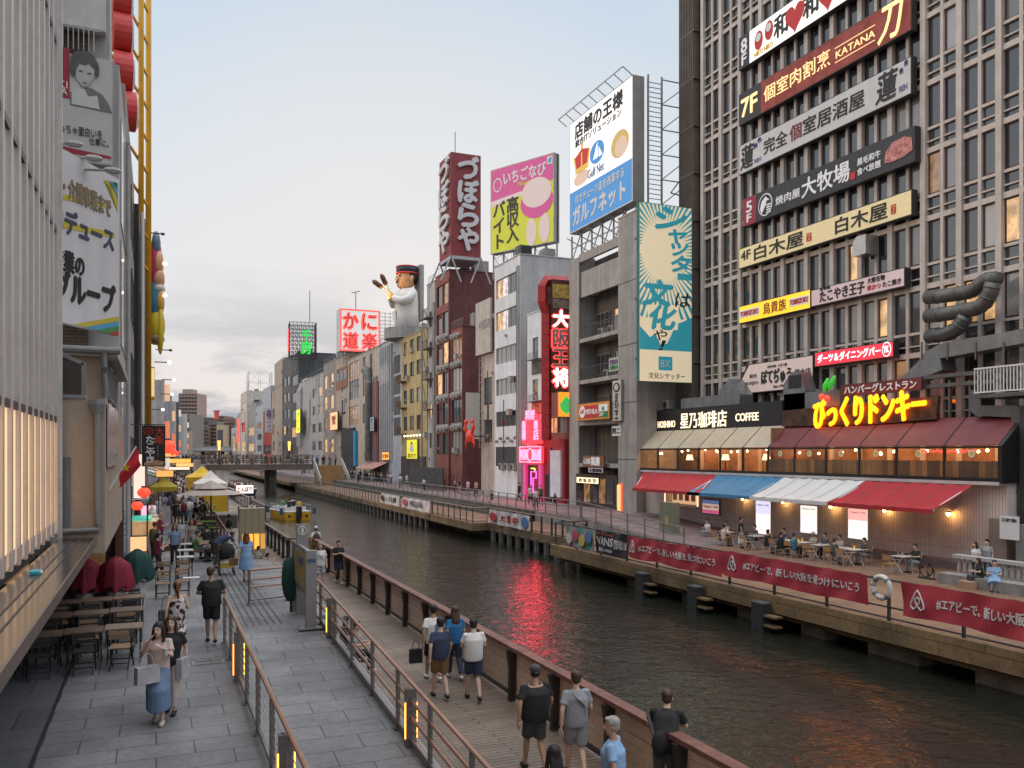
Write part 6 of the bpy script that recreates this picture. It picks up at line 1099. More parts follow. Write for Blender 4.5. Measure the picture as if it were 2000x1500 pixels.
m = MB(); z0, z1 = aty(150, 96, yb).z, aty(150, 62, yb).z; x0, x1 = aty(60, 50, yb).x, aty(200, 50, yb).x
m.box(x0, yb, z0 + .55, x1, yb + .04, z0 + .6); [m.box(x0 + k * .12, yb, z0, x0 + k * .12 + .025, yb + .04, z0 + .55) for k in range(int((x1 - x0) / .12))]; m.build('balcony_railing', lgrey, hs_)
A, B = atd(80, 628, 19.55), atd(233, 657, 22.6); zt_ = atd(233, 350, 22.6).z; zb2 = min(A.z, B.z); A.z = zb2 = atd(233, 657, 22.6).z; R_ = V((B.x - A.x, B.y - A.y, 0)); w = R_.length; R_.normalize(); h = zt_ - zb2
tp = M('tarp_white', (.60, .585, .60), .6, var=.05, streak=.12, bump=.1, bs=4); r = sign('slanted_billboard', 'slanted white tarpaulin billboard with yellow underlined and large black writing', A, R_, w, h, tp, lgrey, .12, .02)
bp_ = lambda px, py: ((atd(px, py, 19.55 + (px - 80) / 153 * 3.05) - A).dot(R_), (atd(px, py, 19.55 + (px - 80) / 153 * 3.05)).z - A.z)
def bbox(px0, y0, px1, y1): return (bp_(px0, y0)[0], bp_(px0, y1)[1], bp_(px1, y0)[0], bp_(px0, y0)[1])
yst, cst, gst, rst = M('stripe_yellow', (.5, .42, .05), .5, var=0), M('stripe_cyan', (.08, .32, .5), .5, var=0), M('stripe_green', (.06, .25, .07), .5, var=0), M('stripe_red', (.4, .05, .04), .5, var=0)
bk2 = M('ink_khaki', (.24, .19, .12), .5, var=0); bn2 = M('ink_navy', (.06, .07, .12), .5, var=0)
for q, mt in ((((92, 372), (205, 398), (205, 405), (92, 385)), yst), (((92, 425), (222, 455), (222, 465), (92, 440)), yst)): shape(r, A, [bp_(*p) for p in q], mt, R_, .004, .006, 'underline')
letter(r, 'ー・介護事業まで', A, R_, bbox(100, 333, 213, 374), bk2, .035, .015); letter(r, 'ロデュース', A, R_, bbox(98, 396, 219, 444), bn2, .04, .015); letter(r, '産業の', A, R_, bbox(100, 480, 158, 522), ink, .04, .015); letter(r, 'グループ', A, R_, bbox(103, 522, 222, 582), ink, .05, .015)
for i, mt in enumerate((yst, cst, gst, rst)): shape(r, A, [bp_(140 + i * 22, 633 + i * 6), bp_(231, 618 + i * 9.5), bp_(231, 627 + i * 9.5), bp_(162 + i * 22, 639 + i * 6)], mt, R_, .004, .006, 'stripe')
for i, mt in enumerate((yst, cst, gst)): shape(r, A, [bp_(198 + i * 10, 352 + i * 2), bp_(208 + i * 8, 352 + i * 2), bp_(229, 372 + 22 * (2 - i)), bp_(229, 358 + 12 * (2 - i))], mt, R_, .004, .006, 'stripe')
for px, py in ((168, 309), (205, 333), (130, 281)): q = atd(px - 55, py - 2, 21.2); q2 = atd(px + 15, py, 21.0); o = MB().tube([q, q2], .03, 6).ball(q2, (.22, .1, .09), 8).build('billboard_lamp', ac_m); tag(o, ['arm lamp over the middle of the slanted billboard', 'arm lamp at the right end over the slanted billboard', 'arm lamp at the left end over the slanted billboard'][(168, 205, 130).index(px)], 'lamp', 'arm lamps above the slanted billboard')
# black house, yellow wheel frame
r = MB().box(-9, 31.05, 0, -.95, 43.5, 16.6).build('tan_slip_house', M('wall_stone', (.33, .29, .25), .8, streak=.25)); tag(r, 'narrow stone coloured house before the black shop house', 'building'); m = MB(); [m.box(-.94, 37.6 + j * 2, 3 + k * 3.4, -.9, 39.0 + j * 2, 5 + k * 3.4) for k in range(4) for j in range(3)]; m.build('window_strip', glass, r)
r = MB().box(-8, 43.55, 0, -.75, 51, 16).build('black_house', M('wall_black', (.022, .022, .026), .6, streak=.2)); tag(r, 'black fronted house with a white pole beside the takoyaki banner', 'building'); MB().tube([(-.6, 44.2, 3.5), (-.6, 44.2, 15.8)], .08, 8).build('pole', white, r); [MB().box(-.74, 45 + k * 1.9, 6, -.68, 46.2 + k * 1.9, 15).build('window_strip', glass, r) for k in range(3)]
yel = M('frame_yellow', (.66, .36, .02), .45, var=.12); r = empty('wheel_frame', (-1, 55, 0), 'tall yellow steel frame of a facade ferris wheel with red cabins', 'wheel frame')
m = MB(); m.tube([(-.42, 54.5, 5), (-.42, 54.5, 46)], .16, 12).tube([(-.8, 53.2, 9), (-.8, 53.2, 46)], .15, 12); m.build('mast', yel, r, True)
m = MB()
for k in range(17):
    z = 15 + k * 1.9; m.bar((-1.35, 52.5, z), (-3.2, 46, z), .14).bar((-1.35, 52.5, z), (-3.2, 46, z + 1.9), .1).bar((-.42, 54.5, z), (-1.35, 52.5, z + .9), .12).bar((-3.2, 46, z), (-3.3, 51, z + .9), .1).bar((-1.35, 52.5, z + .9), (-3.2, 46, z - .9), .08).bar((-2.2, 49.5, z), (-2.7, 47.8, z + 1.9), .1)
for x, y in ((-3.2, 46), (-2.3, 49.2), (-3.3, 51)): m.bar((x, y, 15), (x, y, 46), .22)
m.build('lattice', yel, r)
cabm, capm = M('cabin_red', (.52, .05, .05), .5, var=.1), M('cabin_white', (.62, .58, .56), .5)
for i, (px, py) in enumerate(((241, 66), (243, 141), (250, 218), (240, 2))):
    p = atd(px, py, 44); o = MB(); a = V((1, 0, 0)); o.tube([p - a * .45 - FW * .1, p + a * .35], .98, 20); cb_ = o.build('cabin', cabm, r); MB().tube([p + a * .355, p + a * .5], [.95, .6], 20).build('cabin_end', capm, cb_)
    for k in range(9): MB().tube([p - a * .44 + Z_ * (-.8 + k * .2) - FW * .0, p + a * .34 + Z_ * (-.8 + k * .2)], .02, 4).build('rib', M('cabin_rib', (.35, .03, .03), .5), cb_) if False else None
r = MB().box(-9, 51.05, 0, -3.6, 62, 21).build('pale_store', M('wall_store', (.46, .45, .45), .7, streak=.2)); tag(r, 'pale store block behind the yellow wheel frame', 'building'); [MB().box(-3.59, 52 + k * 2.2, 8, -3.54, 53.6 + k * 2.2, 19).build('window_strip', glass2, r) for k in range(4)]
r = MB().box(-9, 62.05, 0, -.6, 70, 20).build('clutter_house', M('wall_clutter', (.30, .27, .26), .8, streak=.3)); tag(r, 'grey house covered in signs below the moulded figure', 'building'); [MB().box(-.59, 62.6 + (k % 3) * 2.4, 3 + (k // 3) * 3.2, -.54, 64.4 + (k % 3) * 2.4, 5.4 + (k // 3) * 3.2).build('window', pane_mat(.5), r) for k in range(15)]
mo = empty('moulded_sign', (-.2, 57, 14), 'colourful moulded sign in red, peach, blue and yellow on the yellow frame', 'sign')
for px, py, rx, rz_, c_, nm in ((304, 520, .75, 2.4, (.5, .04, .08), 'red'), (309, 515, .6, 1.2, (.62, .35, .2), 'peach'), (305, 480, .5, 1.2, (.1, .16, .22), 'slate'), (309, 545, .7, 1.0, (.62, .38, .22), 'peach'), (305, 585, .9, 2.0, (.05, .22, .35), 'blue'), (312, 590, .45, 1.2, (.65, .35, .05), 'amber'), (306, 635, .9, 1.6, (.65, .5, .03), 'yellow'), (313, 640, .4, 2.2, (.65, .5, .03), 'yellow'), (305, 662, .9, .5, (.3, .2, .12), 'brown'), (310, 565, .7, .5, (.55, .5, .45), 'cream')):
    MB().ball(atd(px, py, 58), (rx * .6, .7, rz_ * .85), 14).build(nm + '_form', M('moulded_' + nm, c_, .4, var=.1), mo, True)
r = MB().box(-.7, 66, 8.3, -.1, 69, 10.5).build('shop_sign', M('sign_gold', (.55, .38, .03), .5)); tag(r, 'yellow framed sign box high on the left facades', 'sign'); MB().box(-.4, 65.96, 8.4, -.12, 65.99, 10.4).build('face', glow('sign_gold_lit', (.9, .75, .4), .5), r)
spotm = glow('flood_white', (1, .85, .65), 9)
for i, (px, py, d) in enumerate(((322, 515, 58), (322, 577, 58), (333, 684, 62), (331, 708, 62), (340, 742, 75), (318, 457, 56), (336, 770, 80), (318, 800, 75))):
    q = atd(px, py, d); o = MB().bar(q - V((1.0, 0, 0)), q, .07).build('arm_lamp', dksteel); tag(o, ['arm flood lamp beside the red part of the moulded sign', 'arm flood lamp beside the blue part of the moulded sign', 'arm flood lamp on the steel gantry above the others', 'second arm flood lamp just below the gantry lamp', 'arm flood lamp above the far left facades', 'topmost arm flood lamp beside the yellow mast', 'low arm flood lamp near the far left pale houses', 'lowest arm flood lamp above the takoyaki banner'][i], 'lamp', 'arm flood lamps on the left facades'); MB().ball(q, (.14, .14, .1), 8).build('lamp', spotm if i in (0, 1, 3, 4, 6, 7) else dksteel, o)
# far left houses
VFL = {}
for i, (xl, xr, yt, d, mt, lab) in enumerate(((300, 321, 742, 92, lgrey, 'pale house with bright spots beyond the clutter house'), (312, 329, 760, 118, bluew, 'pale blue house behind the red lantern on the left bank'), (318, 336, 768, 150, greyw, 'grey house further along the left bank'), (328, 344, 784, 185, lgrey, 'pale narrow house far along the left bank'), (335, 349, 785, 225, dgrey, 'dark house far along the left bank'), (342, 358, 812, 270, bluew, 'blue grey house with shop lights far along the left bank'), (350, 366, 808, 320, M('wall_cream'), 'cream house near the end of the left bank'), (358, 378, 842, 380, tan, 'low tan house at the end of the left bank'))):
    A = atd(xr, yt, d); y0 = A.y; W_ = (xr - xl) * d / F + 3; dp = 26; r = MB().box(A.x - W_, y0, -.3, A.x, y0 + dp, A.z).build('far_house', mt); tag(r, lab, 'building')
    for k in range(int(A.z / 4)):
        for j in range(4): MB().box(A.x + .01, y0 + 2 + j * 6, 2 + k * 4, A.x + .08, y0 + 6 + j * 6, 4.4 + k * 4).build('window', pane_mat(.35), r)
        if i % 2 == 0: MB().box(A.x + .02, y0 + .6, 2 + k * 4, A.x + .55, y0 + 1.0, 3.8 + k * 4).build('side_sign', glow('side_sign_%d' % (k % 3), ((.8, .68, .6), (.8, .24, .12), (.8, .5, .3))[k % 3], .5), r)
# end of the view
def tower_block(lab, xl, xr, yt, d, mt, nf, nc, name='tower_block', dp=20, wcol=None, slab_=True):
    A, B = atd(xl, yt, d), atd(xr, yt, d); R_ = V((B.x - A.x, B.y - A.y, 0)); w = R_.length; R_.normalize(); Nn = R_.cross(Z_); zt = A.z
    m = MB().obox((A.x, A.y, -1), R_ * w, -Nn * dp, Z_ * (zt + 1)); r = m.build(name, mt); tag(r, lab, 'building'); fh = (zt - 2) / nf
    for j in range(nf):
        m = MB()
        for k in range(nc): panel(m, V((A.x, A.y, 2 + j * fh)), R_, w * (k + .12) / nc, fh * .3, w * (k + .88) / nc, fh * .85, .1, 0, .05)
        m.build('window_row', wcol or M('window_far', (.10, .095, .10), .3), r)
        if slab_: m = MB(); panel(m, V((A.x, A.y, 2 + j * fh)), R_, -.3, 0, w + .3, fh * .22, 1.1); m.build('balcony_band', mt, r)
    return r, A, R_, w, zt
pinkish = M('wall_rose', (.40, .28, .245), .8, var=.06); brick = M('wall_brick_far', (.28, .18, .15), .8, var=.08); sand = M('wall_sand', (.52, .40, .27), .8, var=.06); taupe = M('wall_taupe')
r, A, R_, w, zt = tower_block('tall rose apartment tower rising at the end of the canal', 349, 385, 768, 640, pinkish, 17, 6); MB().obox((A + R_ * w * .2), R_ * w * .55, R_.cross(Z_) * -10, Z_ * 3).build('roof_house', pinkish, r)
tower_block('dark flat roofed block in front of the rose tower', 346, 370, 808, 430, taupe, 9, 4); tower_block('stepped brown block with dark balconies at the end of the canal', 374, 410, 815, 520, M('wall_umber', (.21, .155, .135), .8), 9, 5); tower_block('wide brick block with a sandy top at the end of the canal', 374, 407, 832, 500, brick, 8, 8); tower_block('narrow striped block between the brick blocks', 407, 424, 822, 505, taupe, 10, 3)
tower_block('sandy slab block with a blank face at the end of the canal', 423, 437, 830, 480, sand, 1, 1, slab_=False); tower_block('brick block with lit top floors at the end of the canal', 437, 458, 818, 490, brick, 10, 3); r, A, R_, w, zt = tower_block('slim brown block with a red lantern shaped roof tower', 419, 437, 812, 520, brick, 10, 3)
q = atd(423, 818, 515); MB().lathe([(1.3, 0), (1.5, 3), (1.6, 4.6), (2.4, 5)], (q.x, q.y, q.z), 10).build('red_roof_tower', M('roof_tower_red', (.5, .1, .09), .6, emit=.15), r)
v0 = atd(372, 872, 400); hb = MB().box(v0.x - 8, v0.y, v0.z - 2.4, v0.x + 30, v0.y + 20, v0.z).build('viaduct', M('viaduct_grey', (.34, .36, .39), .6)); tag(hb, 'long grey viaduct crossing at the end of the canal', 'viaduct'); MB().box(v0.x - 8, v0.y - .3, v0.z - 2.0, v0.x + 30, v0.y - .05, v0.z - .9).build('barrier', M('barrier_pale', (.5, .52, .55), .5), hb); [MB().box(v0.x + k * 9 - 4, v0.y + 4, -3, v0.x + k * 9 - 2.6, v0.y + 8, v0.z - 2.4).build('pier', dkconc, hb) for k in range(4)]
struct(MB().box(-60, 620, -3, 120, 660, 1.2).build('far_bank', dkconc))
for i, x in enumerate((-70, 90)): o = MB().box(x - 60, 660, -1, x + 50, 690, 24 + 6 * i).build('far_block', taupe); tag(o, ['low taupe block closing the view behind the left bank', 'taupe block closing the view behind the right bank'][i], 'building')
# ---------------- promenade furniture ----------------
r = empty('flag', atd(195, 985, 16.3), 'red flag with a yellow star on a white pole leaning from the left wall', 'flag'); a, b2 = atd(195, 985, 16.3), atd(266, 872, 16.6); MB().tube([a, b2], .016, 6).build('pole', white, r)
m = MB(); d = (a - b2) * .42; n_ = 8
G = lambda s, t: b2 + d * s + V((-.05, .02, -.36)) * t + FW * (.05 * sin(t * 6 + s * 3)) + RT * (.16 * t * (1 - s))
for i in range(n_):
    for j in range(n_): m.poly([G(i / n_, j / n_), G((i + 1) / n_, j / n_), G((i + 1) / n_, (j + 1) / n_), G(i / n_, (j + 1) / n_)])
m.build('cloth', M('flag_red', (.5, .02, .03), .7, var=.12), r, True); c0 = G(.5, .5); m = MB(); m.prism([(.085 * (1 if k % 2 == 0 else .4) * sin(2 * pi * k / 10), .085 * (1 if k % 2 == 0 else .4) * cos(2 * pi * k / 10)) for k in range(10)], c0 - FW * .09, RT, Z_, FW * -.01); m.build('star', M('flag_yellow', (.65, .45, .02), .6, var=0), r)
yb = 37.0; r, O, w, h = psign('banner', 'black hanging banner with red and white takoyaki writing', yb, 277, 831, 911, 323, M('banner_black', (.022, .017, .016), .7, var=.2), blackm, .03, .01)
bred = M('banner_red', (.5, .05, .03), .6, var=0); letter(r, '大阪', O, RP, (w * .57, h * .55, w * .93, h * .96), bred, .02, .012, vertical=True); letter(r, 'たこやき', O, RP, (w * .15, h * .1, w * .55, h * .74), white, .035, .012, vertical=True); letter(r, 'TAKOYAKI', O, RP, (w * .66, h * .22, w * .70, h * .52), white, 0, .012, vertical=True); m = MB(); ccx, ccz, cr_ = w * .28, h * .86, w * .2
m.tube([O + X_ * (ccx + cr_ * cos(t)) + Z_ * (ccz + cr_ * .75 * sin(t)) - Y_ * .015 for t in [2 * pi * k / 20 for k in range(21)]], .012, 5); m.build('ring', bred, r); letter(r, '元祖', O, RP, (ccx - cr_ * .6, ccz - cr_ * .4, ccx + cr_ * .6, ccz + cr_ * .4), bred, 0, .012)
m = MB(); m.prism([(w * .1 + .3 * 0, h * .02), (w * .9, h * .03), (w * .97, h * .12), (w * .6, h * .16), (w * .12, h * .1)], O - Y_ * .006, X_, Z_, Y_ * -.006); m.build('food_picture', M('food_tan', (.4, .24, .12), .6, var=.4, sc=8), r); MB().bar(O + Z_ * (h + .04) - X_ * 1.0, O + Z_ * (h + .04) + X_ * w, .04).build('bar', dksteel, r)
p = atz(250, 1095, 0); o = MB().tube([p, p + Z_ * 3.55], .15, 12).build('wooden_post', M('post_wood', (.045, .03, .025), .7, var=.3, streak=.3), None, True); tag(o, 'thick dark wooden post in front of the food stalls', 'post'); MB().tube([p + Z_ * 3.552, p + Z_ * 3.6], .16, 12).build('cap', dksteel, o)
lred = glow('lantern_glow', (1, .06, .03), 1.3)
for i, (px, py, d, rr) in enumerate(((268, 988, 31, .20), (327, 872, 60, .55), (281, 962, 33, .24))):
    q = atd(px, py, d); o = MB().ball(q, (rr, rr, rr * .82), 16).build('paper_lantern', lred, None, True); tag(o, ['round red paper lantern in front of the food stalls', 'big red octopus shaped lantern beside the takoyaki banner', 'red lantern behind the white stall lamp'][i], 'lantern'); MB().lathe([(rr * .4, 0), (rr * .4, .06)], q + Z_ * rr * .8, 10).build('cap', blackm, o); MB().lathe([(rr * .4, 0), (rr * .4, .05)], q - Z_ * (rr * .88), 10).build('base', blackm, o)
    i == 1 and [MB().tube([q + V((rr * .6 * cos(t), -rr * .5, -rr * .4)), q + V((rr * 1.2 * cos(t), -rr * .8, -rr * 1.0)), q + V((rr * 1.5 * cos(t), -rr, -rr * .6))], [.18, .12, .05], 6).build('tentacle', lred, o) for t in (0, 1, 2, 3.1)]
def parasol_folded(px, py, lab, mt):
    p = atz(px, py, 0); r = empty('folded_parasol', p, lab, 'parasol', 'folded parasols by the tables'); m = MB(); N_ = 20; pts = []; prof = ((.05, 2.2), (.16, 2.14), (.27, 1.96), (.30, 1.75), (.35, 1.5), (.33, 1.36))
    for rr_, z in prof:
        for k in range(N_): a = 2 * pi * k / N_; q = rr_ * (.85 + .5 * (k % 2) * (z < 2.1) + .08 * sin(k * 2.3)); pts.append((p.x + q * cos(a), p.y + q * sin(a), z + (.1 * ((k * 7) % 3 - 1) if z < 1.6 else 0)))
    m.v = pts
    for j in range(len(prof) - 1):
        for k in range(N_): m.f.append((j * N_ + k, j * N_ + (k + 1) % N_, (j + 1) * N_ + (k + 1) % N_, (j + 1) * N_ + k)); m.m.append(0)
    m.f.append(tuple(range(N_))); m.m.append(0); o = m.build('cloth', mt, r, True); o.location.z -= .5
    MB().tube([p, p + Z_ * 1.6], .03, 6).build('pole', dksteel, r); MB().lathe([(.2, 0), (.22, .5), (.2, .8), (.04, .82)], p, 14).build('base', M('base_white', (.4, .4, .4), .7), r)
cr_red, cr_grn = M('parasol_red', (.24, .02, .04), .75, var=.2), M('parasol_green', (.015, .06, .055), .75, var=.2)
parasol_folded(165, 1219, 'folded crimson parasol leftmost behind the dining tables', cr_red); parasol_folded(226, 1215, 'folded crimson parasol beside the green one behind the tables', cr_red); parasol_folded(268, 1192, 'folded dark green parasol at the right end of the row', cr_grn)
blk = M('chair_black', (.018, .018, .02), .5, var=.1); slatw = M('chair_slat', (.30, .19, .11), .6, var=.2, rnd=.25); slatd = M('chair_slat_dark', (.035, .03, .028), .6, var=.2)
def folding_chair(label, sm):
    r = empty('folding_chair', (0, 0, 0), label, 'chair')
    for s_ in (-1, 1):
        MB().bar((s_ * .20, -.22, 0), (s_ * .20, .20, .82), .028).build('leg', blk, r, local=True); MB().bar((s_ * .17, .24, 0), (s_ * .17, -.16, .45), .028).build('leg', blk, r, local=True)
    m = MB(); [m.box(-.2, -.2 + k * .09, .44, .2, -.13 + k * .09, .46) for k in range(5)]; m.build('seat', sm, r, local=True)
    m = MB(); [m.box(-.2, .145 + k * .05, .62 + k * .1, .2, .165 + k * .05, .69 + k * .1) for k in range(2)]; m.build('backrest', sm, r, local=True)
    MB().bar((-.2, -.14, .16), (.2, -.14, .16), .02).bar((-.17, .14, .13), (.17, .14, .13), .02).build('stretcher', blk, r, local=True); return r
def table(label, m_, w=.72, d=.62, z=.74):
    r = empty('cafe_table', (0, 0, 0), label, 'table'); MB().box(-w / 2, -d / 2, z - .03, w / 2, d / 2, z).build('tabletop', m_, r, local=True)
    for s_ in (-1, 1):
        for q in (-1, 1): MB().bar((s_ * (w / 2 - .05), q * d * .42, 0), (s_ * (w / 2 - .05), -q * d * .36, z - .03), .028).build('leg', blk, r, local=True)
    return r
cA, cB = folding_chair('x', slatd), folding_chair('x', slatw); tw = M('table_wood', (.17, .115, .085), .5, var=.25, rnd=.3); T0 = table('x', tw)
used = {}
def put(src, loc, rz, label, group):
    o = src if src.name not in used else copy_tree(src); used[src.name] = 1; o.location = loc; o.rotation_euler = (0, 0, rz); o['label'] = label; o['group'] = group; return o
ROW = [('front', 19.6), ('middle', 21.7), ('back', 23.6)]; ORD = ['rightmost', 'second from the right', 'third from the right', 'fourth from the right', 'leftmost']
for ri, (rn, y) in enumerate(ROW):
    for k in range(4):
        x = -.62 - k * .74; yy = y - .12 * k
        put(T0, (x, yy, 0), 0, f'wooden topped table, {ORD[k]} in the {rn} row under the canopy', 'tables under the canopy')
        for s_ in (-1, 1):
            if ri == 2 and s_ > 0 and k == 3: continue
            src = cB if (ri == 0 and s_ < 0 and k in (0, 3)) or (k * 3 + ri * 5 + s_) % 4 == 0 else cA
            nm = 'wooden slatted' if src is cB else 'black'
            put(src, (x + .04 * ((k * 5 + ri) % 3 - 1), yy + s_ * .62, 0), (pi if s_ < 0 else 0) + .15 * ((k + ri) % 3 - 1), f"{nm} folding chair {'before' if s_ < 0 else 'behind'} the {ORD[k]} table of the {rn} row", 'chairs under the canopy')
for k, (px, py, rz_, l) in enumerate(((318, 1168, 0, 'slatted wooden chair at the near left of the stacked pair'), (356, 1163, 0, 'slatted wooden chair at the near right of the stacked pair'), (320, 1142, pi, 'slatted wooden chair behind the near left chair'), (357, 1138, pi, 'slatted wooden chair behind the near right chair'), (285, 1120, .6, 'slatted chair beside the dark wooden post'), (272, 1132, .2, 'dark chair at the edge of the stall tables'))): put(cB if k < 5 else cA, atz(px, py, 0), rz_, l, 'chairs stacked on the promenade')
T1 = table('x', M('table_white', (.5, .48, .47), .5, var=.1), .55, .5)
for k, (px, py, l) in enumerate(((362, 1128, 'white topped table with papers near the chairs'), (362, 1112, 'white topped table behind the one with papers'), (360, 1098, 'white topped table farthest from the man in black'))): put(T1, atz(px, py, 0), 0, l, 'white topped tables')
p = atz(368, 1128, .76); o = MB().box(p.x - .15, p.y - .1, .752, p.x + .3, p.y + .15, .76).build('paper_sheet', white); tag(o, 'white papers lying on the white topped table', 'paper')
# stalls
def gable_tent(label, px, py, w, d, h, roof, wallm, side=None):
    p = atz(px, py, 0 if px < 360 else BZ + .9); r = empty('market_tent', p, label, 'tent', 'pop up tents on the promenade'); x, y, z = p; m = MB(); ap = V((x, y + d / 2, z + h + .95)); c4 = [V((x - w / 2, y, z + h)), V((x + w / 2, y, z + h)), V((x + w / 2, y + d, z + h)), V((x - w / 2, y + d, z + h))]
    for i in range(4): a, b3 = c4[i], c4[(i + 1) % 4]; m1, m2 = a.lerp(ap, .5) - Z_ * .12, b3.lerp(ap, .5) - Z_ * .12; m.poly([a, b3, m2, m1]).poly([m1, m2, ap])
    m.build('roof', roof, r); m = MB()
    for i in range(4): a, b3 = c4[i], c4[(i + 1) % 4]; m.poly([a - Z_ * .32, b3 - Z_ * .32, b3 - Z_ * .004, a - Z_ * .004])
    m.build('valance', wallm if side is None else roof, r)
    for i, c in enumerate(c4): MB().bar(V((c.x, c.y, z)), c, .05).build('leg', alu, r)
    if side: MB().box(x - w / 2 + .03, y + .02, z, x + w / 2 - .03, y + .06, z + h - .34).build('wall_cloth', side, r); MB().box(x - w / 2 + .03, y + .1, z, x - w / 2 + .07, y + d - .03, z + h - .34).build('wall_cloth', M('tent_lilac', (.5, .3, .5), .6, var=.2), r)
    return r
gable_tent('white roofed market tent with yellow walls near the canal', 413, 1000, 2.35, 2.4, 2.1, M('tent_white', (.62, .58, .56), .7, emit=.05), M('tent_yellow', (.55, .36, .02), .7), M('tent_yellow')); gable_tent('small yellow market tent behind the white roofed one', 396, 985, 2.6, 2.6, 2.3, M('tent_yellow'), M('tent_yellow'), M('tent_yellow')); gable_tent('yellow canopy tent beside the food stalls on the left', 319, 1003, 1.9, 2.2, 1.9, M('tent_mustard', (.40, .33, .03), .7), M('tent_mustard'))
r = empty('parasol', atz(412, 1040, 0), 'wide beige double roofed parasol over the green benches', 'parasol'); x, y, z = r.location
MB().tube([(x, y, 0), (x, y, 2.55)], .04, 8).build('pole', M('pole_brown', (.12, .05, .04), .6), r); [MB().lathe([(rr_, z0), (rr_ * .5, z0 + .24), (.05, z0 + .42)], (x, y, 0), 8).build('canopy', M('parasol_beige', (.40, .33, .29), .75, var=.06), r) for rr_, z0 in ((1.75, 2.1), (.9, 2.42))]
bg_ = M('bench_green', (.14, .24, .03), .6); bn = M('bench_wood', (.17, .10, .075), .6, var=.2)
for i, (px, py, mt, l) in enumerate(((392, 1045, bg_, 'green bench table nearest the parasol pole'), (396, 1022, bg_, 'green bench table under the beige parasol'), (400, 1008, bg_, 'green bench table farthest under the parasol'), (405, 1092, bn, 'brown picnic table beside the stroller'), (398, 1072, bn, 'brown picnic table behind the stroller'))):
    p = atz(px, py, 0); r = empty('picnic_table', p, l, 'picnic table', 'picnic tables on the promenade'); m = MB(); [m.box(p.x - .75, p.y - .35 + k * .18, .70, p.x + .75, p.y - .2 + k * .18, .74) for k in range(4)]; m.build('tabletop', mt, r)
    for s_ in (-1, 1): m = MB(); [m.box(p.x - .75, p.y + s_ * .75 - .14 + k * .15, .42, p.x + .75, p.y + s_ * .75 - .01 + k * .15, .45) for k in range(2)]; m.build('bench_seat', mt, r); MB().bar((p.x + s_ * .6, p.y - .85, .1), (p.x + s_ * .6, p.y + .85, .1), .06).bar((p.x + s_ * .6, p.y - .2, .1), (p.x + s_ * .6, p.y - .2, .7), .06).bar((p.x + s_ * .6, p.y - .8, .1), (p.x + s_ * .6, p.y - .8, .42), .05).bar((p.x + s_ * .6, p.y + .8, .1), (p.x + s_ * .6, p.y + .8, .42), .05).build('frame', dksteel, r)
# food stall counter with ice cream model
p = atz(275, 1090, 0); r = empty('food_stall', p, 'lit food stall with display cases and a small white roof', 'stall'); x, y = p.x, p.y; MB().box(x - .9, y, 0, x + .75, y + 2.6, .95).build('counter', M('counter_cream', (.42, .38, .34), .6), r); MB().box(x - .9, y + .05, .95, x + .6, y + 2.4, 1.5).build('display_case', M('case_glow', (.5, .35, .2), .4, var=.5, sc=3, emit=.3, ecol=(1, .55, .22)), r); m = MB(); m.obox((x - 1.2, y - .1, 2.25), V((1.5, 0, .12)), Y_ * 2.8, Z_ * .1); m.build('roof', M('stall_roof', (.42, .41, .41), .6), r); [MB().bar((x + dx, y + dy, .95), (x + dx, y + dy, 2.25), .06).build('post', dksteel, r) for dx in (-.85, .25) for dy in (0, 2.5)]; MB().box(x - .85, y + .2, 1.52, x + .4, y + 2.2, 1.62).build('menu_board', glow('menu_teal', (.1, .6, .45), .5), r)
p = atz(297, 1075, 0); r = empty('ice_cream_model', V((p.x, p.y, .95)), 'giant soft ice cream model in a yellow cup at the stall', 'ice cream model'); m = MB(); m.lathe([(.26, .95), (.3, 1.15), (.33, 1.32)], (p.x, p.y, 0), 14); m.build('cup', M('cup_amber', (.6, .3, .04), .5), r); m = MB(); [m.lathe([(.05, z), (rr_, z + .03), (rr_ * 1.03, z + .1), (rr_ * .8, z + .17)], (p.x, p.y, 0), 14) for z, rr_ in ((1.3, .31), (1.46, .25), (1.6, .18), (1.72, .11))]; m.lathe([(.1, 1.84), (.02, 2.05)], (p.x, p.y, 0), 10); m.build('swirl', M('cream_white', (.66, .60, .55), .5), r); MB().box(p.x - .35, p.y - .3, 0, p.x + .35, p.y + .3, .95).build('stand', M('counter_cream'), r)
for i, (px, py, d, w_, h_, c_, l) in enumerate(((263, 1075, 33, .9, 1.1, (1, .55, .25), 'warm lit display window behind the wooden post'), (290, 1005, 40, .7, .9, (.9, .5, .65), 'pink lit shop panel below the takoyaki banner'), (272, 930, 36, .5, 1.9, (1, .72, .6), 'pale lit vertical panel beside the wooden post'), (345, 900, 95, 3, .5, (1, .5, .1), 'orange lit stall roof edge far down the promenade'), (310, 885, 80, 3, .7, (1, .4, .12), 'orange glowing stall front below the octopus lantern'), (350, 915, 85, 2, .3, (1, .8, .6), 'white lit stall canopy edge among the crowd'), (322, 925, 62, 1.2, .5, (1, .45, .12), 'small orange stall light under the banner'), (368, 908, 110, 3, .5, (1, .55, .2), 'amber lit stall front near the footbridge'))):
    q = atd(px, py, d); r = MB().box(q.x - w_ / 2, q.y, q.z - h_ / 2, q.x + w_ / 2, q.y + .15, q.z + h_ / 2).build('stall_light', dkfr); tag(r, l, 'lit panel'); MB().box(q.x - w_ / 2 + .03, q.y - .02, q.z - h_ / 2 + .03, q.x + w_ / 2 - .03, q.y - .003, q.z + h_ / 2 - .03).build('lit_face', glow('stall_glow_%d' % i, c_, .8), r)
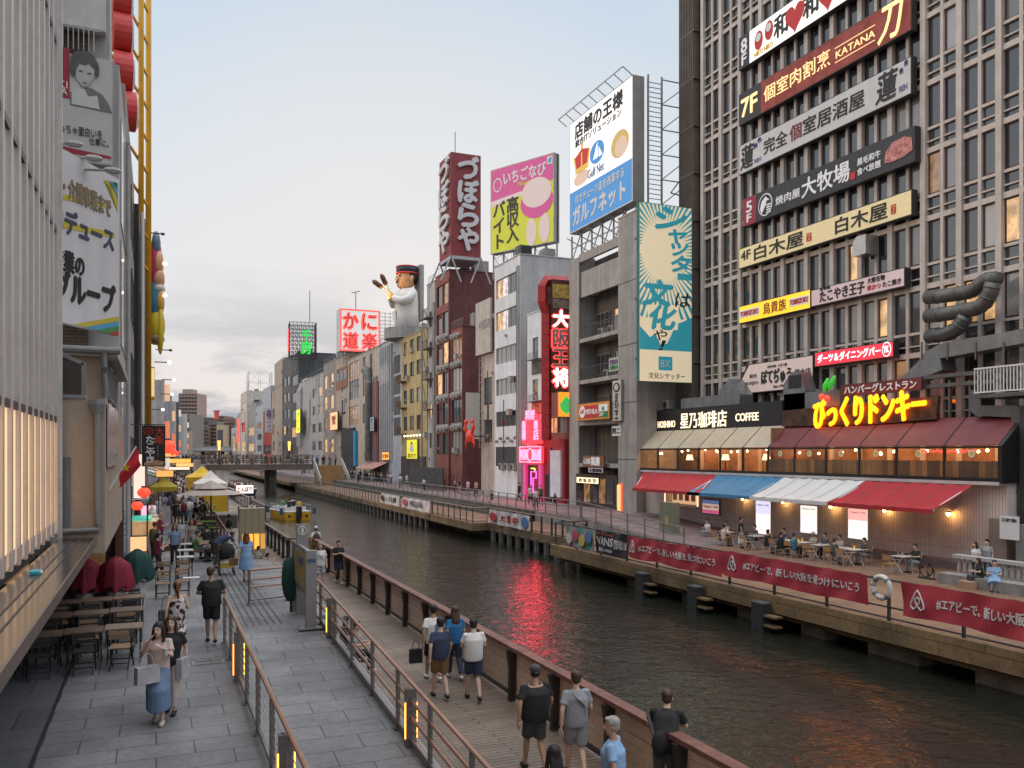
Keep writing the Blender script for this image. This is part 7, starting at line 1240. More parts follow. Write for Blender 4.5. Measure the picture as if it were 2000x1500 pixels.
for i in range(9):
    px, d = 330 + i * 4.4, 62 + i * 8; q = atd(px, 885, d); r = empty('stall_awning', (q.x - 1.5, q.y, 0), ['green', 'white', 'tan', 'orange', 'grey', 'cream', 'brown', 'ochre', 'rust'][i] + ' sloping stall awning along the crowded left promenade', 'awning', 'stall awnings along the promenade'); c_ = ((.12, .2, .08), (.5, .5, .5), (.4, .3, .2), (.5, .2, .04), (.3, .3, .3), (.5, .44, .35), (.2, .12, .08), (.5, .33, .06), (.3, .1, .05))[i]; m = MB(); m.obox((q.x - 3.2, q.y, 3.3), V((2.6, 0, -.8)), Y_ * 5.5, Z_ * .08); m.build('cloth', M('stall_%d' % i, c_, .7), r); MB().bar((q.x - .7, q.y + .1, 0), (q.x - .7, q.y + .1, 2.5), .07).build('post', dksteel, r); MB().box(q.x - 3.2, q.y + .3, 0, q.x - 1.2, q.y + 5, 1.0).build('counter', M('counter_brown', (.16, .09, .06), .7), r)
# glowing stele, information pylon and board, covers
ys_ = aty(490, 1000, 41.5); p0, p1 = atz(468, 1085, 0), atz(518, 1085, 0); yy = p0.y; ste = pattern('stele_warm', 'b', (.30, .25, .15), (.25, .21, .13), (.16, .13, .08), .27, 3, .012, .35, 'xz', .2, .1, offset=0)
xa, xb = p0.x, aty(518, 1085, yy).x; zt_ = aty(490, 993, yy).z; o = MB().box(xa, yy, 0, xb, yy + .55, zt_).build('light_stele', ste); tag(o, 'tall glowing glass block panel beside the boardwalk on the near bank', 'light block'); gl = glow('stele_glow', (1, .40, .05), 1.1)
for k in range(4): MB().box(xa + .1 + k * (xb - xa) / 4.2, yy - .012, .25, xa + .1 + (k + .8) * (xb - xa) / 4.2, yy - .003, .9).build('glow_pane', gl if k in (1, 2) else glow('stele_glow_dim', (1, .45, .1), .35), o)
mgrey = M('sign_metal', (.27, .26, .265), .45, .5, var=.06); p = atz(592, 1200, 0); r = empty('information_pylon', p, 'slim grey information pylon with a round i symbol', 'sign'); MB().box(p.x - .17, p.y, 0, p.x + .14, p.y + .12, aty(592, 1024, p.y).z).build('body', mgrey, r); O = V((p.x - .17, p.y, 0)); zc_ = aty(592, 1036, p.y).z; m = MB(); m.tube([O + X_ * (.155 + .11 * cos(t)) + Z_ * (zc_ + .11 * sin(t)) - Y_ * .006 for t in [2 * pi * k / 24 for k in range(25)]], .012, 6); m.build('ring', white, r); letter(r, 'i', O, RP, (.125, zc_ - .07, .185, zc_ + .07), white, .03, .008, .004)
p = atz(607, 1228, 0); a = atz(583, 1200, 0); zt_ = atd(607, 1075, (p.dot(FW))).z; r = empty('information_board', p, 'grey metal information board with a yellow map beside the ramp handrail', 'sign'); m = MB(); m.bar(p, p + Z_ * zt_, .26, .16, up=Y_); m.build('post', mgrey, r); MB().bar(V((a.x, a.y + .5, 0)), V((a.x, a.y + .5, zt_)), .2, .14, up=Y_).build('post', mgrey, r); d_ = V((a.x, a.y + .5, 0)) - p; MB().obox(p + Z_ * .75 - d_.cross(Z_).normalized() * .05, d_, d_.cross(Z_).normalized() * .1, Z_ * (zt_ - .78)).build('board', mgrey, r)
nn = -d_.cross(Z_).normalized(); MB().obox(p + d_ * .2 + Z_ * .9 + nn * .055, d_ * .7, nn * .012, Z_ * (zt_ - 1.05)).build('map_face', M('map_yellow', (.38, .27, .09), .6, var=.4, sc=6), r); MB().obox(p + d_ * .3 + Z_ * 1.45 + nn * .07, d_ * .3, nn * .006, Z_ * .2).build('map_patch', M('map_blue', (.05, .1, .2), .6), r); MB().box(p.x - .1, p.y - .1, zt_ - .28, p.x + .1, p.y - .095, zt_ - .2).build('text_patch', M('map_blue'), r); MB().box(p.x - .3, p.y - .12, 0, p.x + .3, p.y + .2, .03).build('base_plate', mgrey, r)
p = atz(568, 1195, 0); r = empty('covered_parasol', p, 'parasol wrapped in a dark green sheet tied to the information board', 'parasol'); m = MB(); m.tube([p + Z_ * .3, p + Z_ * .5, p + Z_ * .8, p + Z_ * 1.15, p + Z_ * 1.4, p + Z_ * 1.5], [.1, .2, .25, .24, .2, .06], 10); m.build('sheet', cr_grn, r, True); MB().tube([p, p + Z_ * 1.5], .03, 6).build('pole', dksteel, r)
handrail('promenade_rail', 'diagonal red brown rail beside the picnic tables', [atz(444, 1085, 0), atz(432, 1060, 0), atz(402, 1000, 0)], 1.0, wood_cap, M('post_redbrown', (.13, .05, .04), .5), 3.0, 0, mids=(.5,))
for i, (px, py) in enumerate(((383, 905), (394, 918))): q = atz(px + 2, 975, BZ + .9); o = MB().tube([(q.x, q.y + i * 2, 0), (q.x, q.y + i * 2, 3.6 - i * .4)], .35, 12).build('round_pillar', M('pillar_taupe', (.30, .26, .24), .7)); tag(o, ['taller pale round pillar behind the white tent', 'lower pale round pillar behind the white tent'][i], 'pillar'); MB().lathe([(.35, 0), (.37, .1)], (q.x, q.y + i * 2, 3.6 - i * .4), 12).build('cap', lgrey, o)
q = atz(432, 1032, 0); o = MB().box(q.x - .8, q.y - .1, 0, q.x + .9, q.y + 1.1, .75).build('stone_planter', dkconc); tag(o, 'dark stone plinth under the yellow tent wall', 'planter')
o = MB().prism([(-.35, 0), (.35, 0), (.28, 1.35), (-.28, 1.35)], atz(322, 1035, 0), X_, Z_, Y_ * .06).build('menu_board', M('menu_pinkwhite', (.5, .42, .44), .6, var=.3, sc=5)); tag(o, 'pink and white standing menu board by the yellow canopy tent', 'menu board')
# ---------------- boats ----------------
byel = M('boat_yellow', (.55, .32, .02), .4, var=.08); bwht = M('boat_white', (.5, .5, .5), .5); bnav = M('boat_navy', (.03, .035, .06), .4)
def hull(m, c, ax, L_, Wd, z0, z1, mi=0):
    sd = V((-ax.y, ax.x, 0)); prof = ((0, 1), (.55, 1), (.82, .8), (1, .12)); top, bot = [], []
    for s_, k in prof: top.append(c + ax * (L_ * s_) + sd * (Wd / 2 * k)); bot.append(c + ax * (L_ * s_ * .96) + sd * (Wd / 2 * k * .85))
    top += [c + ax * (L_ * s_) - sd * (Wd / 2 * k) for s_, k in prof[::-1]]; bot += [c + ax * (L_ * s_ * .96) - sd * (Wd / 2 * k * .85) for s_, k in prof[::-1]]
    T = [p + Z_ * z1 for p in top]; B = [p + Z_ * z0 for p in bot]; m.poly(T, mi)
    for i in range(len(T)): m.poly([B[i], B[(i + 1) % len(T)], T[(i + 1) % len(T)], T[i]], mi)
p = atz(582, 1016, WZ); c = V((p.x, p.y, WZ)); ax = (V((-.16, 1, 0))).normalized(); sd = V((ax.y, -ax.x, 0)); r = empty('tour_boat', c, 'small yellow tour boat with passengers and a black outboard motor', 'boat')
m = MB(); hull(m, c, ax, 7.5, 2.7, -.2, .75); m.build('hull', byel, r); m = MB(); hull(m, c + Z_ * .752, ax, 7.3, 2.75, 0, .1); m.build('gunwale', bwht, r); m = MB(); m.obox(c - ax * .55 - sd * .22 + Z_ * .1, ax * .5, sd * .44, Z_ * 1.25); m.obox(c - ax * .4 - sd * .1 - Z_ * .2, ax * .3, sd * .2, Z_ * .3); m.build('outboard_motor', blackm, r)
for s_ in (-1, 1):
    m = MB(); [m.bar(c + ax * k + sd * s_ * 1.3 + Z_ * .85, c + ax * k + sd * s_ * 1.3 + Z_ * 1.45, .05) for k in (.2, 1.6, 3.0, 4.4)]; m.bar(c + ax * .2 + sd * s_ * 1.3 + Z_ * 1.45, c + ax * 5 + sd * s_ * 1.25 + Z_ * 1.45, .05); m.build('railing', alu, r)
    for k in (.0, 4.6): q = c + ax * k + sd * s_ * 1.62 + Z_ * .9; MB().tube([q - Z_ * .35, q - Z_ * .3, q + Z_ * .3, q + Z_ * .35], [.05, .17, .17, .05], 10).build('fender', M('fender_blue', (.04, .09, .16), .5), r)
    q = c + sd * s_ * .85 + Z_ * .3; MB().obox(q - sd * .14 - ax * .02, sd * .28, ax * -.02, Z_ * .22).build('badge', bnav, r)
for k in range(4): MB().obox(c + ax * (1 + k * 1.2) - sd * 1.1 + Z_ * .86, ax * .4, sd * 2.2, Z_ * .35).build('seat_row', bwht, r)
BOAT1 = (c, ax, sd)
p = atz(478, 968, WZ); c = V((p.x, p.y, WZ)); ax = V((-.03, 1, 0)).normalized(); sd = V((ax.y, -ax.x, 0)); r = empty('tour_boat', c, 'dark sightseeing boat with a lit white sign on its stern', 'boat'); m = MB(); hull(m, c, ax, 12, 3.6, -.2, .9); m.build('hull', bnav, r); m = MB(); hull(m, c + Z_ * .902, ax, 11.9, 3.7, 0, .12); m.build('gunwale', bwht, r)
O = c - sd * 1.25 - ax * .1 + Z_ * .35; MB().obox(O, sd * 2.5, ax * .06, Z_ * 1.25).build('lit_sign', glow('boat_sign', (1, .82, .74), 1.0), r); letter(r, 'とんぼり', O, sd, (.2, .25, 2.3, 1.0), M('ink_maroon'), .03, .02, .01); [MB().obox(c + ax * (1.2 + k * 1.5) - sd * 1.5 + Z_ * 1.03, ax * .45, sd * 3.0, Z_ * .4).build('seat_row', M('seat_dark', (.05, .05, .06), .6), r) for k in range(6)]
BOAT2 = (c, ax, sd)
# ---------------- people ----------------
CL = {k: M('cloth_' + k, c, .85, var=.16, sc=5, bump=.7, bs=7) for k, c in dict(black=(.018, .018, .02), white=(.62, .61, .60), navy=(.035, .045, .09), grey=(.27, .28, .30), blue=(.05, .17, .36), denim=(.15, .22, .34), rose=(.52, .40, .36), maroon=(.16, .02, .045), red=(.42, .03, .05), khaki=(.19, .12, .05), sand=(.42, .35, .28), sky=(.22, .36, .55), teal=(.03, .16, .2), olive=(.11, .10, .06), yellow=(.45, .33, .05), charcoal=(.06, .06, .065), stone=(.35, .31, .26), green=(.08, .22, .08), tealblue=(.02, .13, .30), bagpaper=(.40, .385, .39)).items()}
def splot(name, c1, c2, sc, lo=.5, wave=False):
    m = M('cloth_' + name, c1, .85, var=0); t = m.node_tree; b = t.nodes['Principled BSDF']; tx = t.nodes.new('ShaderNodeTexWave' if wave else 'ShaderNodeTexNoise'); tx.inputs['Scale'].default_value = sc
    if wave: tx.inputs['Distortion'].default_value = 6; tx.inputs['Detail Scale'].default_value = .8
    tcn = t.nodes.new('ShaderNodeTexCoord'); t.links.new(tcn.outputs['Object'], tx.inputs['Vector']); r = t.nodes.new('ShaderNodeValToRGB'); r.color_ramp.interpolation = 'CONSTANT'; r.color_ramp.elements[0].color = (*c1, 1); r.color_ramp.elements[1].position = lo; r.color_ramp.elements[1].color = (*c2, 1); t.links.new(tx.outputs[0], r.inputs[0]); t.links.new(r.outputs[0], b.inputs['Base Color']); CL[name] = m
splot('floral', (.55, .5, .48), (.05, .02, .02), 11, .52); splot('zebra', (.42, .38, .34), (.03, .03, .03), 9, .5, True); splot('print', (.5, .5, .5), (.2, .2, .22), 14)
SK = [M('skin_light', (.52, .33, .24), .55, var=.06, spec=.3), M('skin_tan', (.42, .25, .17), .55, var=.06, spec=.3), M('skin_fair', (.58, .39, .30), .55, var=.06, spec=.3)]
HR = {'black': M('hair_black', (.014, .012, .012), .5, var=.3, sc=20, bump=.6, bs=40), 'brown': M('hair_brown', (.055, .03, .018), .5, var=.3, sc=20), 'grey': M('hair_grey', (.30, .28, .26), .6, var=.3, sc=20), 'blond': M('hair_blond', (.32, .2, .09), .5, var=.3, sc=20), 'red': M('hair_auburn', (.12, .04, .02), .5, var=.3, sc=20)}
def jset(pose):
    J = dict(pel=(0, 0, .93), wst=(0, -.01, 1.08), cst=(0, 0, 1.28), nk=(0, -.01, 1.44), hd=(0, .02, 1.60))
    for n_, s_ in (('L', -1), ('R', 1)): J.update({'s' + n_: (.158 * s_, -.01, 1.385), 'e' + n_: (.215 * s_, -.03, 1.12), 'w' + n_: (.235 * s_, .05, .88), 'h' + n_: (.09 * s_, 0, .90), 'k' + n_: (.10 * s_, .02, .50), 'a' + n_: (.105 * s_, -.01, .09)})
    if pose.startswith('walk'): J.update(kL=(-.09, .14, .51), aL=(-.09, .22, .09), kR=(.09, .01, .49), aR=(.09, -.26, .14), sL=(-.158, -.03, 1.385), sR=(.158, .02, 1.385), eL=(-.23, -.12, 1.13), wL=(-.24, -.10, .88), eR=(.23, .04, 1.12), wR=(.23, .19, .92))
    if 'stroll' in pose: J.update(kL=(-.08, .09, .50), aL=(-.07, .11, .09), kR=(.08, .02, .49), aR=(.07, -.15, .10))
    if 'phone' in pose: J.update(eL=(-.22, .04, 1.14), wL=(-.06, .28, 1.22), eR=(.22, .04, 1.14), wR=(.07, .27, 1.2), hd=(0, .05, 1.585))
    if 'cross' in pose: J.update(eL=(-.26, .02, 1.13), wL=(-.04, .2, 1.12), eR=(.26, .02, 1.13), wR=(.04, .2, 1.1))
    if 'hold' in pose: J.update(eR=(.24, .0, 1.12), wR=(.2, .25, 1.1))
    if pose.startswith('sit') or pose.startswith('floor'):
        dz_ = .47 if pose.startswith('sit') else .80
        for k in ('pel', 'wst', 'cst', 'nk', 'hd', 'sL', 'sR', 'eL', 'eR', 'wL', 'wR', 'hL', 'hR'): J[k] = (J[k][0], J[k][1] + (.04 * (J[k][2] - .9) / .5 if J[k][2] > 1 else 0), J[k][2] - dz_)
        for n_, s_ in (('L', -1), ('R', 1)):
            J['k' + n_], J['a' + n_] = ((.11 * s_, .42, .50), (.11 * s_, .40, .09)) if dz_ < .5 else ((.11 * s_, .36, .42), (.11 * s_, .58, .07)); J['e' + n_] = (.24 * s_, .10, 1.17 - dz_); J['w' + n_] = (.13 * s_, .34, 1.19 - dz_)
    if pose == 'bend': J.update(wst=(0, .14, 1.06), cst=(0, .38, 1.12), nk=(0, .54, 1.16), hd=(0, .68, 1.19), sL=(-.18, .48, 1.13), sR=(.18, .48, 1.13), eL=(-.2, .6, .88), eR=(.2, .62, .9), wL=(-.14, .74, .72), wR=(.14, .76, .74), kL=(-.1, .08, .5), aL=(-.1, -.05, .09))
    if pose == 'lean': J.update(cst=(0, .12, 1.25), nk=(0, .2, 1.39), hd=(0, .27, 1.53), sL=(-.18, .17, 1.35), sR=(.18, .17, 1.35), eL=(-.26, .3, 1.12), eR=(.26, .3, 1.12), wL=(-.08, .46, 1.14), wR=(.08, .46, 1.14))
    return J
def remesh(mb, name, mat, parent, res, sm=4):
    me = bpy.data.meshes.new(name); me.from_pydata(mb.v, [], mb.f); ob = bpy.data.objects.new(name, me); q = ob.modifiers.new('r', 'REMESH'); q.mode = 'VOXEL'; q.voxel_size = res; q.use_smooth_shade = True
    if sm: w_ = ob.modifiers.new('s', 'SMOOTH'); w_.factor = .5; w_.iterations = sm
    me = evaluate(ob); me.materials.clear(); me.materials.append(mat); o = bpy.data.objects.new(name, me); C.collection.objects.link(o); o.parent = parent; return o
def person(label, loc, yaw, h=1.72, pose='stand', top=('tee', 'black'), bot=('shorts', 'black'), hair=('short', 'black'), sk=0, res=.024, shoe='black', J=None, wide=1.0, group=None, look=0):
    r = empty('person', loc, label, 'person', group, radians(yaw)); s = h / 1.72; r.scale = (s, s, s); j = {k: V(v) for k, v in {**jset(pose), **(J or {})}.items()}
    if wide != 1:
        for k in j:
            if k[0] in 'sew' and len(k) == 2: j[k].x *= (1 + (wide - 1) * .8)
    sd = (j['sR'] - j['sL']).normalized(); fine = res < .02; skin = SK[sk]; up = (j['nk'] - j['cst']).normalized()
    sm_ = (j['sL'] + j['sR']) / 2; tor = [j['pel'] - Z_ * .07, j['pel'], j['wst'], j['cst'], sm_ - up * .03, sm_ + up * .035]; rx = [q * wide for q in (.125, .15, .135, .158, .15, .08)]; fl = [.75, .68, .72, .7, .6, .8]
    hq = Matrix.Rotation(radians(look), 3, 'Z'); hd = j['hd']; H = lambda x, y, z: hd + hq @ V((x, y, z)); b = MB()
    b.tube(tor, rx, 14, side=sd, flat=fl); b.tube([sm_, j['nk'], hd - Z_ * .04], [.075, .055, .055], 10)
    b.ball(H(0, -.012, .035), (.080, .097, .096), 16, R=hq).ball(H(0, .018, -.035), (.062, .074, .085), 14, R=hq).ball(H(0, .03, -.095), (.036, .045, .03), 8, R=hq).tube([H(0, .085, .03), H(0, .112, -.025), H(0, .09, -.035)], [.01, .017, .012], 6)
    for e_ in (-1, 1): b.ball(H(.077 * e_, -.01, -.01), (.014, .026, .034), 6, R=hq)
    for n_, e_ in (('L', -1), ('R', 1)):
        S_, E, W_ = j['s' + n_], j['e' + n_], j['w' + n_]; b.tube([S_ - sd * .04 * e_, S_, S_.lerp(E, .4), E, E.lerp(W_, .3), W_], [.045, .05, .045, .038, .04, .027], 9); d = (W_ - E).normalized(); fw_ = V((0, 1, 0)); pn = d.cross(fw_)
        if pn.length < .1: pn = V((1, 0, 0))
        pn.normalize(); acr = d.cross(pn).normalized(); cu = pn * (-e_ if pn.x * e_ > 0 else e_) * 1.0
        b.tube([W_, W_ + d * .04, W_ + d * .09], [.026, .04, .038], 8, side=acr, flat=.5)
        for f in range(4): a = W_ + d * .085 + acr * ((f - 1.5) * .021); L_ = (.062, .074, .070, .055)[f]; b.tube([a, a + d * L_ * .55 - cu * .0 + V((-e_ * .008, 0, 0)), a + d * L_ * .95 + V((-e_ * .03, 0, 0))], [.0115, .0105, .009], 6)
        b.tube([W_ + d * .025 + acr * .03, W_ + d * .06 + acr * .058, W_ + d * .095 + acr * .06], [.013, .012, .0095], 6)
        h_, K, A = j['h' + n_], j['k' + n_], j['a' + n_]; b.tube([h_ + Z_ * .0, h_.lerp(K, .35), K.lerp(h_, .1), K, K.lerp(A, .3), A + (K - A).normalized() * .05, A], [.088, .08, .058, .052, .054, .036, .036], 10); b.tube([A - Y_ * .045 - Z_ * .05, A + Y_ * .06 - Z_ * .055, A + Y_ * .15 - Z_ * .065], [.036, .038, .026], 8)
    remesh(b, 'body', skin, r, res)
    tn, tm = top[0], CL[top[1]]
    if tn != 'none':
        b = MB(); g = .022; hem = j['pel'] - (j['wst'] - j['pel']).normalized() * (.08 if tn not in ('tank',) else 0); P_ = [hem] + tor[1:-1] + [sm_ + up * (.045 if tn != 'tank' else -.02)]; b.tube(P_, [.17 * wide, .168 * wide + g * .5, .155 * wide + g, .165 * wide + g, .158 * wide, .085], 16, side=sd, flat=[.78, .78, .8, .76, .64, .8])
        for n_, e_ in (('L', -1), ('R', 1)):
            S_, E, W_ = j['s' + n_], j['e' + n_], j['w' + n_]
            if tn == 'long': b.tube([S_ - sd * .05 * e_, S_, S_.lerp(E, .5), E, W_.lerp(E, .08)], [.055, .062, .056, .05, .042], 10)
            elif tn != 'tank': b.tube([S_ - sd * .05 * e_, S_, S_.lerp(E, .4), S_.lerp(E, .68)], [.055, .062, .062, .069], 10)
        if tn == 'dress': z = top[2] if len(top) > 2 else .50; b.tube([j['wst'], j['pel'], (j['pel'] + (j['kL'] + j['kR']) / 2) / 2, V((0, (j['kL'].y + j['kR'].y) / 2, z))], [.16, .205, .24, .27], 18, side=sd, flat=.85)
        remesh(b, 'dress' if tn == 'dress' else 'shirt', tm, r, max(res, .016), 3)
    bn_, bm2 = bot[0], bot[1] and CL[bot[1]]
    if bn_ in ('shorts', 'pants', 'skirt'):
        b = MB(); b.tube([j['pel'] + (j['wst'] - j['pel']) * .45, j['pel'], j['pel'] - Z_ * .06], [.155 * wide, .172 * wide, .165 * wide], 14, side=sd, flat=.74)
        if bn_ == 'skirt': z = bot[2]; b.tube([j['pel'] + Z_ * .08, j['pel'] - Z_ * .08, V((0, (j['kL'].y + j['kR'].y) / 2, (.93 + z) / 2)), V((0, (j['aL'].y + j['aR'].y) / 2, z))], [.155, .19, .2, .205], 16, side=X_, flat=[.8, .85, 1.05, 1.25])
        else:
            for n_ in 'LR':
                h_, K, A = j['h' + n_], j['k' + n_], j['a' + n_]; e_ = -1 if n_ == 'L' else 1
                if bn_ == 'shorts': b.tube([h_ + Z_ * .02, h_.lerp(K, .4), h_.lerp(K, .88)], [.105, .102, .098], 11)
                else: b.tube([h_ + Z_ * .02, h_.lerp(K, .45), K, K.lerp(A, .5), A + (K - A).normalized() * .03], [.105, .092, .074, .066, .06], 11)
        remesh(b, {'skirt': 'skirt', 'shorts': 'shorts', 'pants': 'trousers'}[bn_], bm2, r, max(res, .016), 3)
    hn, hm = hair[0], HR.get(hair[1]) or CL.get(hair[1])
    if hn != 'bald':
        b = MB(); b.ball(H(0, -.022, .054), (.090, .102, .092), 16, R=hq).ball(H(0, -.05, .0), (.08, .07, .08), 12, R=hq)
        if hn == 'short': b.ball(H(0, .045, .098), (.062, .05, .032), 10, R=hq)
        if hn == 'long': b.tube([H(0, -.04, .06), H(0, -.075, -.06), H(0, -.10, -.2), H(0, -.11, -.36)], [.085, .10, .105, .06], 12, side=X_, flat=.5); [b.tube([H(.07 * e_, .01, .06), H(.088 * e_, -.005, -.06), H(.10 * e_, .01, -.2)], [.025, .032, .03], 8) for e_ in (-1, 1)]
        if hn == 'bob': b.tube([H(0, -.03, .05), H(0, -.06, -.06), H(0, -.05, -.13)], [.085, .098, .085], 12, side=X_, flat=.7); [b.tube([H(.07 * e_, .01, .06), H(.085 * e_, .0, -.09)], [.025, .03], 8) for e_ in (-1, 1)]
        if hn == 'tail': b.ball(H(0, -.12, .08), .04, 8); b.tube([H(0, -.12, .08), H(0, -.15, -.05), H(.03, -.14, -.25)], [.035, .045, .02], 8)
        if hn == 'bun': b.ball(H(0, -.08, .13), .05, 8)
        if hn in ('cap', 'hat'): b = MB(); b.ball(H(0, -.015, .065), (.094, .107, .078), 16, R=hq); b.ball(H(0, .095, .05) if hn == 'cap' else H(0, -.01, .045), (.07, .075, .014) if hn == 'cap' else (.19, .2, .016), 14, R=hq); hm = CL[hair[1]]
        remesh(b, hn if hn in ('cap', 'hat') else 'hair', hm, r, max(.013, res * .8), 2)
        if hn in ('cap', 'hat'): q = MB().ball(H(0, -.035, .0), (.081, .075, .075), 12, R=hq); q.build('hair', HR['black'], r, True, True)
    for n_ in 'LR':
        A = j['a' + n_]; b = MB(); b.tube([A - Y_ * .065 - Z_ * .045, A - Y_ * .03 - Z_ * .045, A + Y_ * .07 - Z_ * .055, A + Y_ * .15 - Z_ * .062, A + Y_ * .18 - Z_ * .066], [.03, .046, .046, .042, .02], 9, side=X_, flat=.85); b.build('shoe', CL[shoe], r, True, True)
    if fine and abs((yaw % 360) - 180) < 95:
        b = MB()
        for e_ in (-1, 1): b.ball(H(.032 * e_, .084, .012), (.013, .006, .006), 8, R=hq); b.ball(H(.032 * e_, .087, .034), (.02, .006, .004), 8, R=hq)
        b.build('eyes', M('eye_dark', (.02, .014, .012), .3, var=0), r, True, True); MB().ball(H(0, .09, -.062), (.022, .008, .006), 8, R=hq).build('mouth', M('lip', (.35, .12, .1), .5, var=0), r, True, True)
    return r
def bag(name, label, p, w, h, d, m, handle=.16, yaw=0, kind='bag'):
    r = empty(name, p, label, kind, None, radians(yaw)); q = MB(); q.prism([(-w / 2, 0), (w / 2, 0), (w / 2 * .94, h), (-w / 2 * .94, h)], (0, -d / 2, 0), X_, Z_, Y_ * d); q.build('body', m, r, local=True)
    if handle: MB().tube([V((w * .28 * cos(t), 0, h + handle * sin(t))) for t in [pi * k / 8 for k in range(9)]], .008, 6).build('handle', m, r, local=True)
    return r
bz = lambda px, py: atz(px, py, BZ); gz = lambda px, py: atz(px, py, 0)
# near left promenade
person('woman in pale tee and long denim skirt shading her face with one hand', gz(310, 1412), 172, 1.63, 'walk stroll', ('tee', 'rose'), ('skirt', 'denim', .27), ('long', 'black'), 2, .013, 'sand', dict(eL=(-.22, .12, 1.15), wL=(-.09, .22, 1.30), eR=(.27, .05, 1.14), wR=(.12, .24, 1.44), hd=(0, .05, 1.59)), look=-18)
person('woman in black vest and cream trousers half hidden behind the denim skirt', gz(334, 1392), 170, 1.62, 'walk stroll hold', ('tee', 'black'), ('pants', 'rose'), ('long', 'brown'), 2, .014, 'black')
bag('paper_bag', 'large grey paper bag hanging from the arm of the woman in denim', gz(310, 1412) + V((-.17, -.25, .72)), .37, .27, .13, CL['bagpaper'], .2, 25); bag('paper_bag', 'grey paper bag carried by the woman in the black vest', gz(350, 1392) + V((.05, -.06, .6)), .24, .33, .1, CL['bagpaper'], .15, 60)
p = gz(310, 1412) + V((.1, -.24, 1.12)); o = MB().lathe([(.028, 0), (.036, .12), (.038, .125)], p, 12).build('drink_cup', M('cup_clear', (.5, .48, .45), .2, var=0)); tag(o, 'clear drink cup held by the woman in the denim skirt', 'cup')
person('stocky man in black tee and black shorts walking away, head turned right', gz(413, 1256), -6, 1.74, 'walk cross', ('tee', 'black'), ('shorts', 'black'), ('short', 'brown'), 1, .014, wide=1.22, look=-40)
person('woman in a floral sundress with auburn ponytail and shoulder bag seen from behind', gz(346, 1285), 0, 1.62, 'walk stroll hold', ('tank', 'floral'), ('skirt', 'floral', .52), ('tail', 'red'), 2, .015, 'sand')
o = bag('shoulder_bag', 'slouchy dark grey shoulder bag of the woman in the floral dress', gz(326, 1285) + V((-.02, -.1, .62)), .3, .42, .14, CL['charcoal'], .3, 10)
person('woman in blue denim shirt and black trousers walking towards the viewer', gz(341, 1106), 180, 1.63, 'walk', ('tee', 'denim'), ('pants', 'black'), ('long', 'brown'), 1, .016); bag('tan_bag', 'small tan bag hanging beside the woman in the denim shirt', gz(326, 1104) + V((0, -.1, .55)), .2, .3, .1, CL['khaki'])
person('man in grey blue shirt walking just behind the denim shirt woman', gz(351, 1096), 180, 1.76, 'walk', ('tee', 'grey'), ('pants', 'navy'), ('short', 'brown'), 0, .018, wide=1.08)
person('woman in zebra patterned dress walking beside the picnic tables', gz(374, 1092), 182, 1.65, 'walk stroll', ('dress', 'zebra', .52), ('none', ''), ('long', 'brown'), 1, .016, 'sand')
person('blond vendor in maroon shirt and dark apron beside the food stall', gz(313, 1078), -80, 1.72, 'phone', ('tee', 'maroon'), ('pants', 'navy'), ('short', 'blond'), 0, .02); person('woman in maroon shirt and black apron striding in front of the stall', gz(308, 1130), -75, 1.6, 'walk phone', ('tee', 'maroon'), ('pants', 'black'), ('tail', 'black'), 0, .018, 'white')
person('brown haired vendor in olive shirt bent over the stall counter', gz(302, 1098), -30, 1.6, 'stand', ('tee', 'olive'), ('pants', 'black'), ('short', 'brown'), 0, .022)
person('person in wide black dress standing and looking at a phone', gz(344, 1022), 178, 1.68, 'phone', ('dress', 'black', .45), ('none', ''), ('short', 'black'), 0, .024)
person('long haired woman in loose light blue dress with an orange handbag', gz(481, 1136), -8, 1.66, 'walk stroll', ('dress', 'sky', .45), ('none', ''), ('long', 'red'), 2, .015, 'charcoal'); bag('handbag', 'orange brown handbag carried by the woman in the blue dress', gz(459, 1136) + V((-.05, .02, .55)), .3, .24, .14, CL['khaki'], .12)
person('man in navy shirt and brown trousers bending down over a stroller', gz(424, 1110), -58, 1.74, 'bend', ('tee', 'navy'), ('pants', 'olive'), ('short', 'black'), 0, .018)
person('man with a black backpack walking away behind the diagonal rail', bz(447, 1062), 0, 1.72, 'walk', ('tee', 'olive'), ('shorts', 'sand'), ('short', 'black'), 1, .022)
SB = 'people seated at the picnic tables'
for px, py, yw, t_, hr, l in ((372, 1092, -95, 'charcoal', 'short', 'seated man in charcoal leaning over the brown picnic table'), (383, 1096, -90, 'green', 'short', 'seated person in green at the brown picnic table'), (420, 1098, 40, 'black', 'long', 'seated woman in black with her back turned near the stroller'), (428, 1088, 160, 'black', 'long', 'seated woman in black smiling towards the viewer'), (404, 1080, 10, 'black', 'short', 'seated man in black at the middle picnic table'), (379, 1050, -80, 'maroon', 'short', 'seated man in maroon at the nearest green bench'), (384, 1040, -85, 'denim', 'bob', 'seated person in denim with dark bob at the green bench'), (398, 1042, 100, 'black', 'short', 'seated person in black facing left at the green bench'), (385, 1020, -80, 'rose', 'short', 'seated person in pink at the farthest green bench')):
    person(l, gz(px, py), yw, 1.7, 'sit', ('tee', t_), ('pants', 'charcoal'), (hr, 'black'), 1, .026)
bp_ = MB().ball(bz(447, 1062) + V((0, -.16, 1.2)), (.17, .1, .25), 12); tag(bp_.build('backpack', CL['black'], None, True), 'black backpack on the man behind the diagonal rail', 'backpack')
r = empty('stroller', gz(443, 1122), 'black baby stroller with yellow lower frame beside the bending man', 'stroller'); x, y, z = r.location
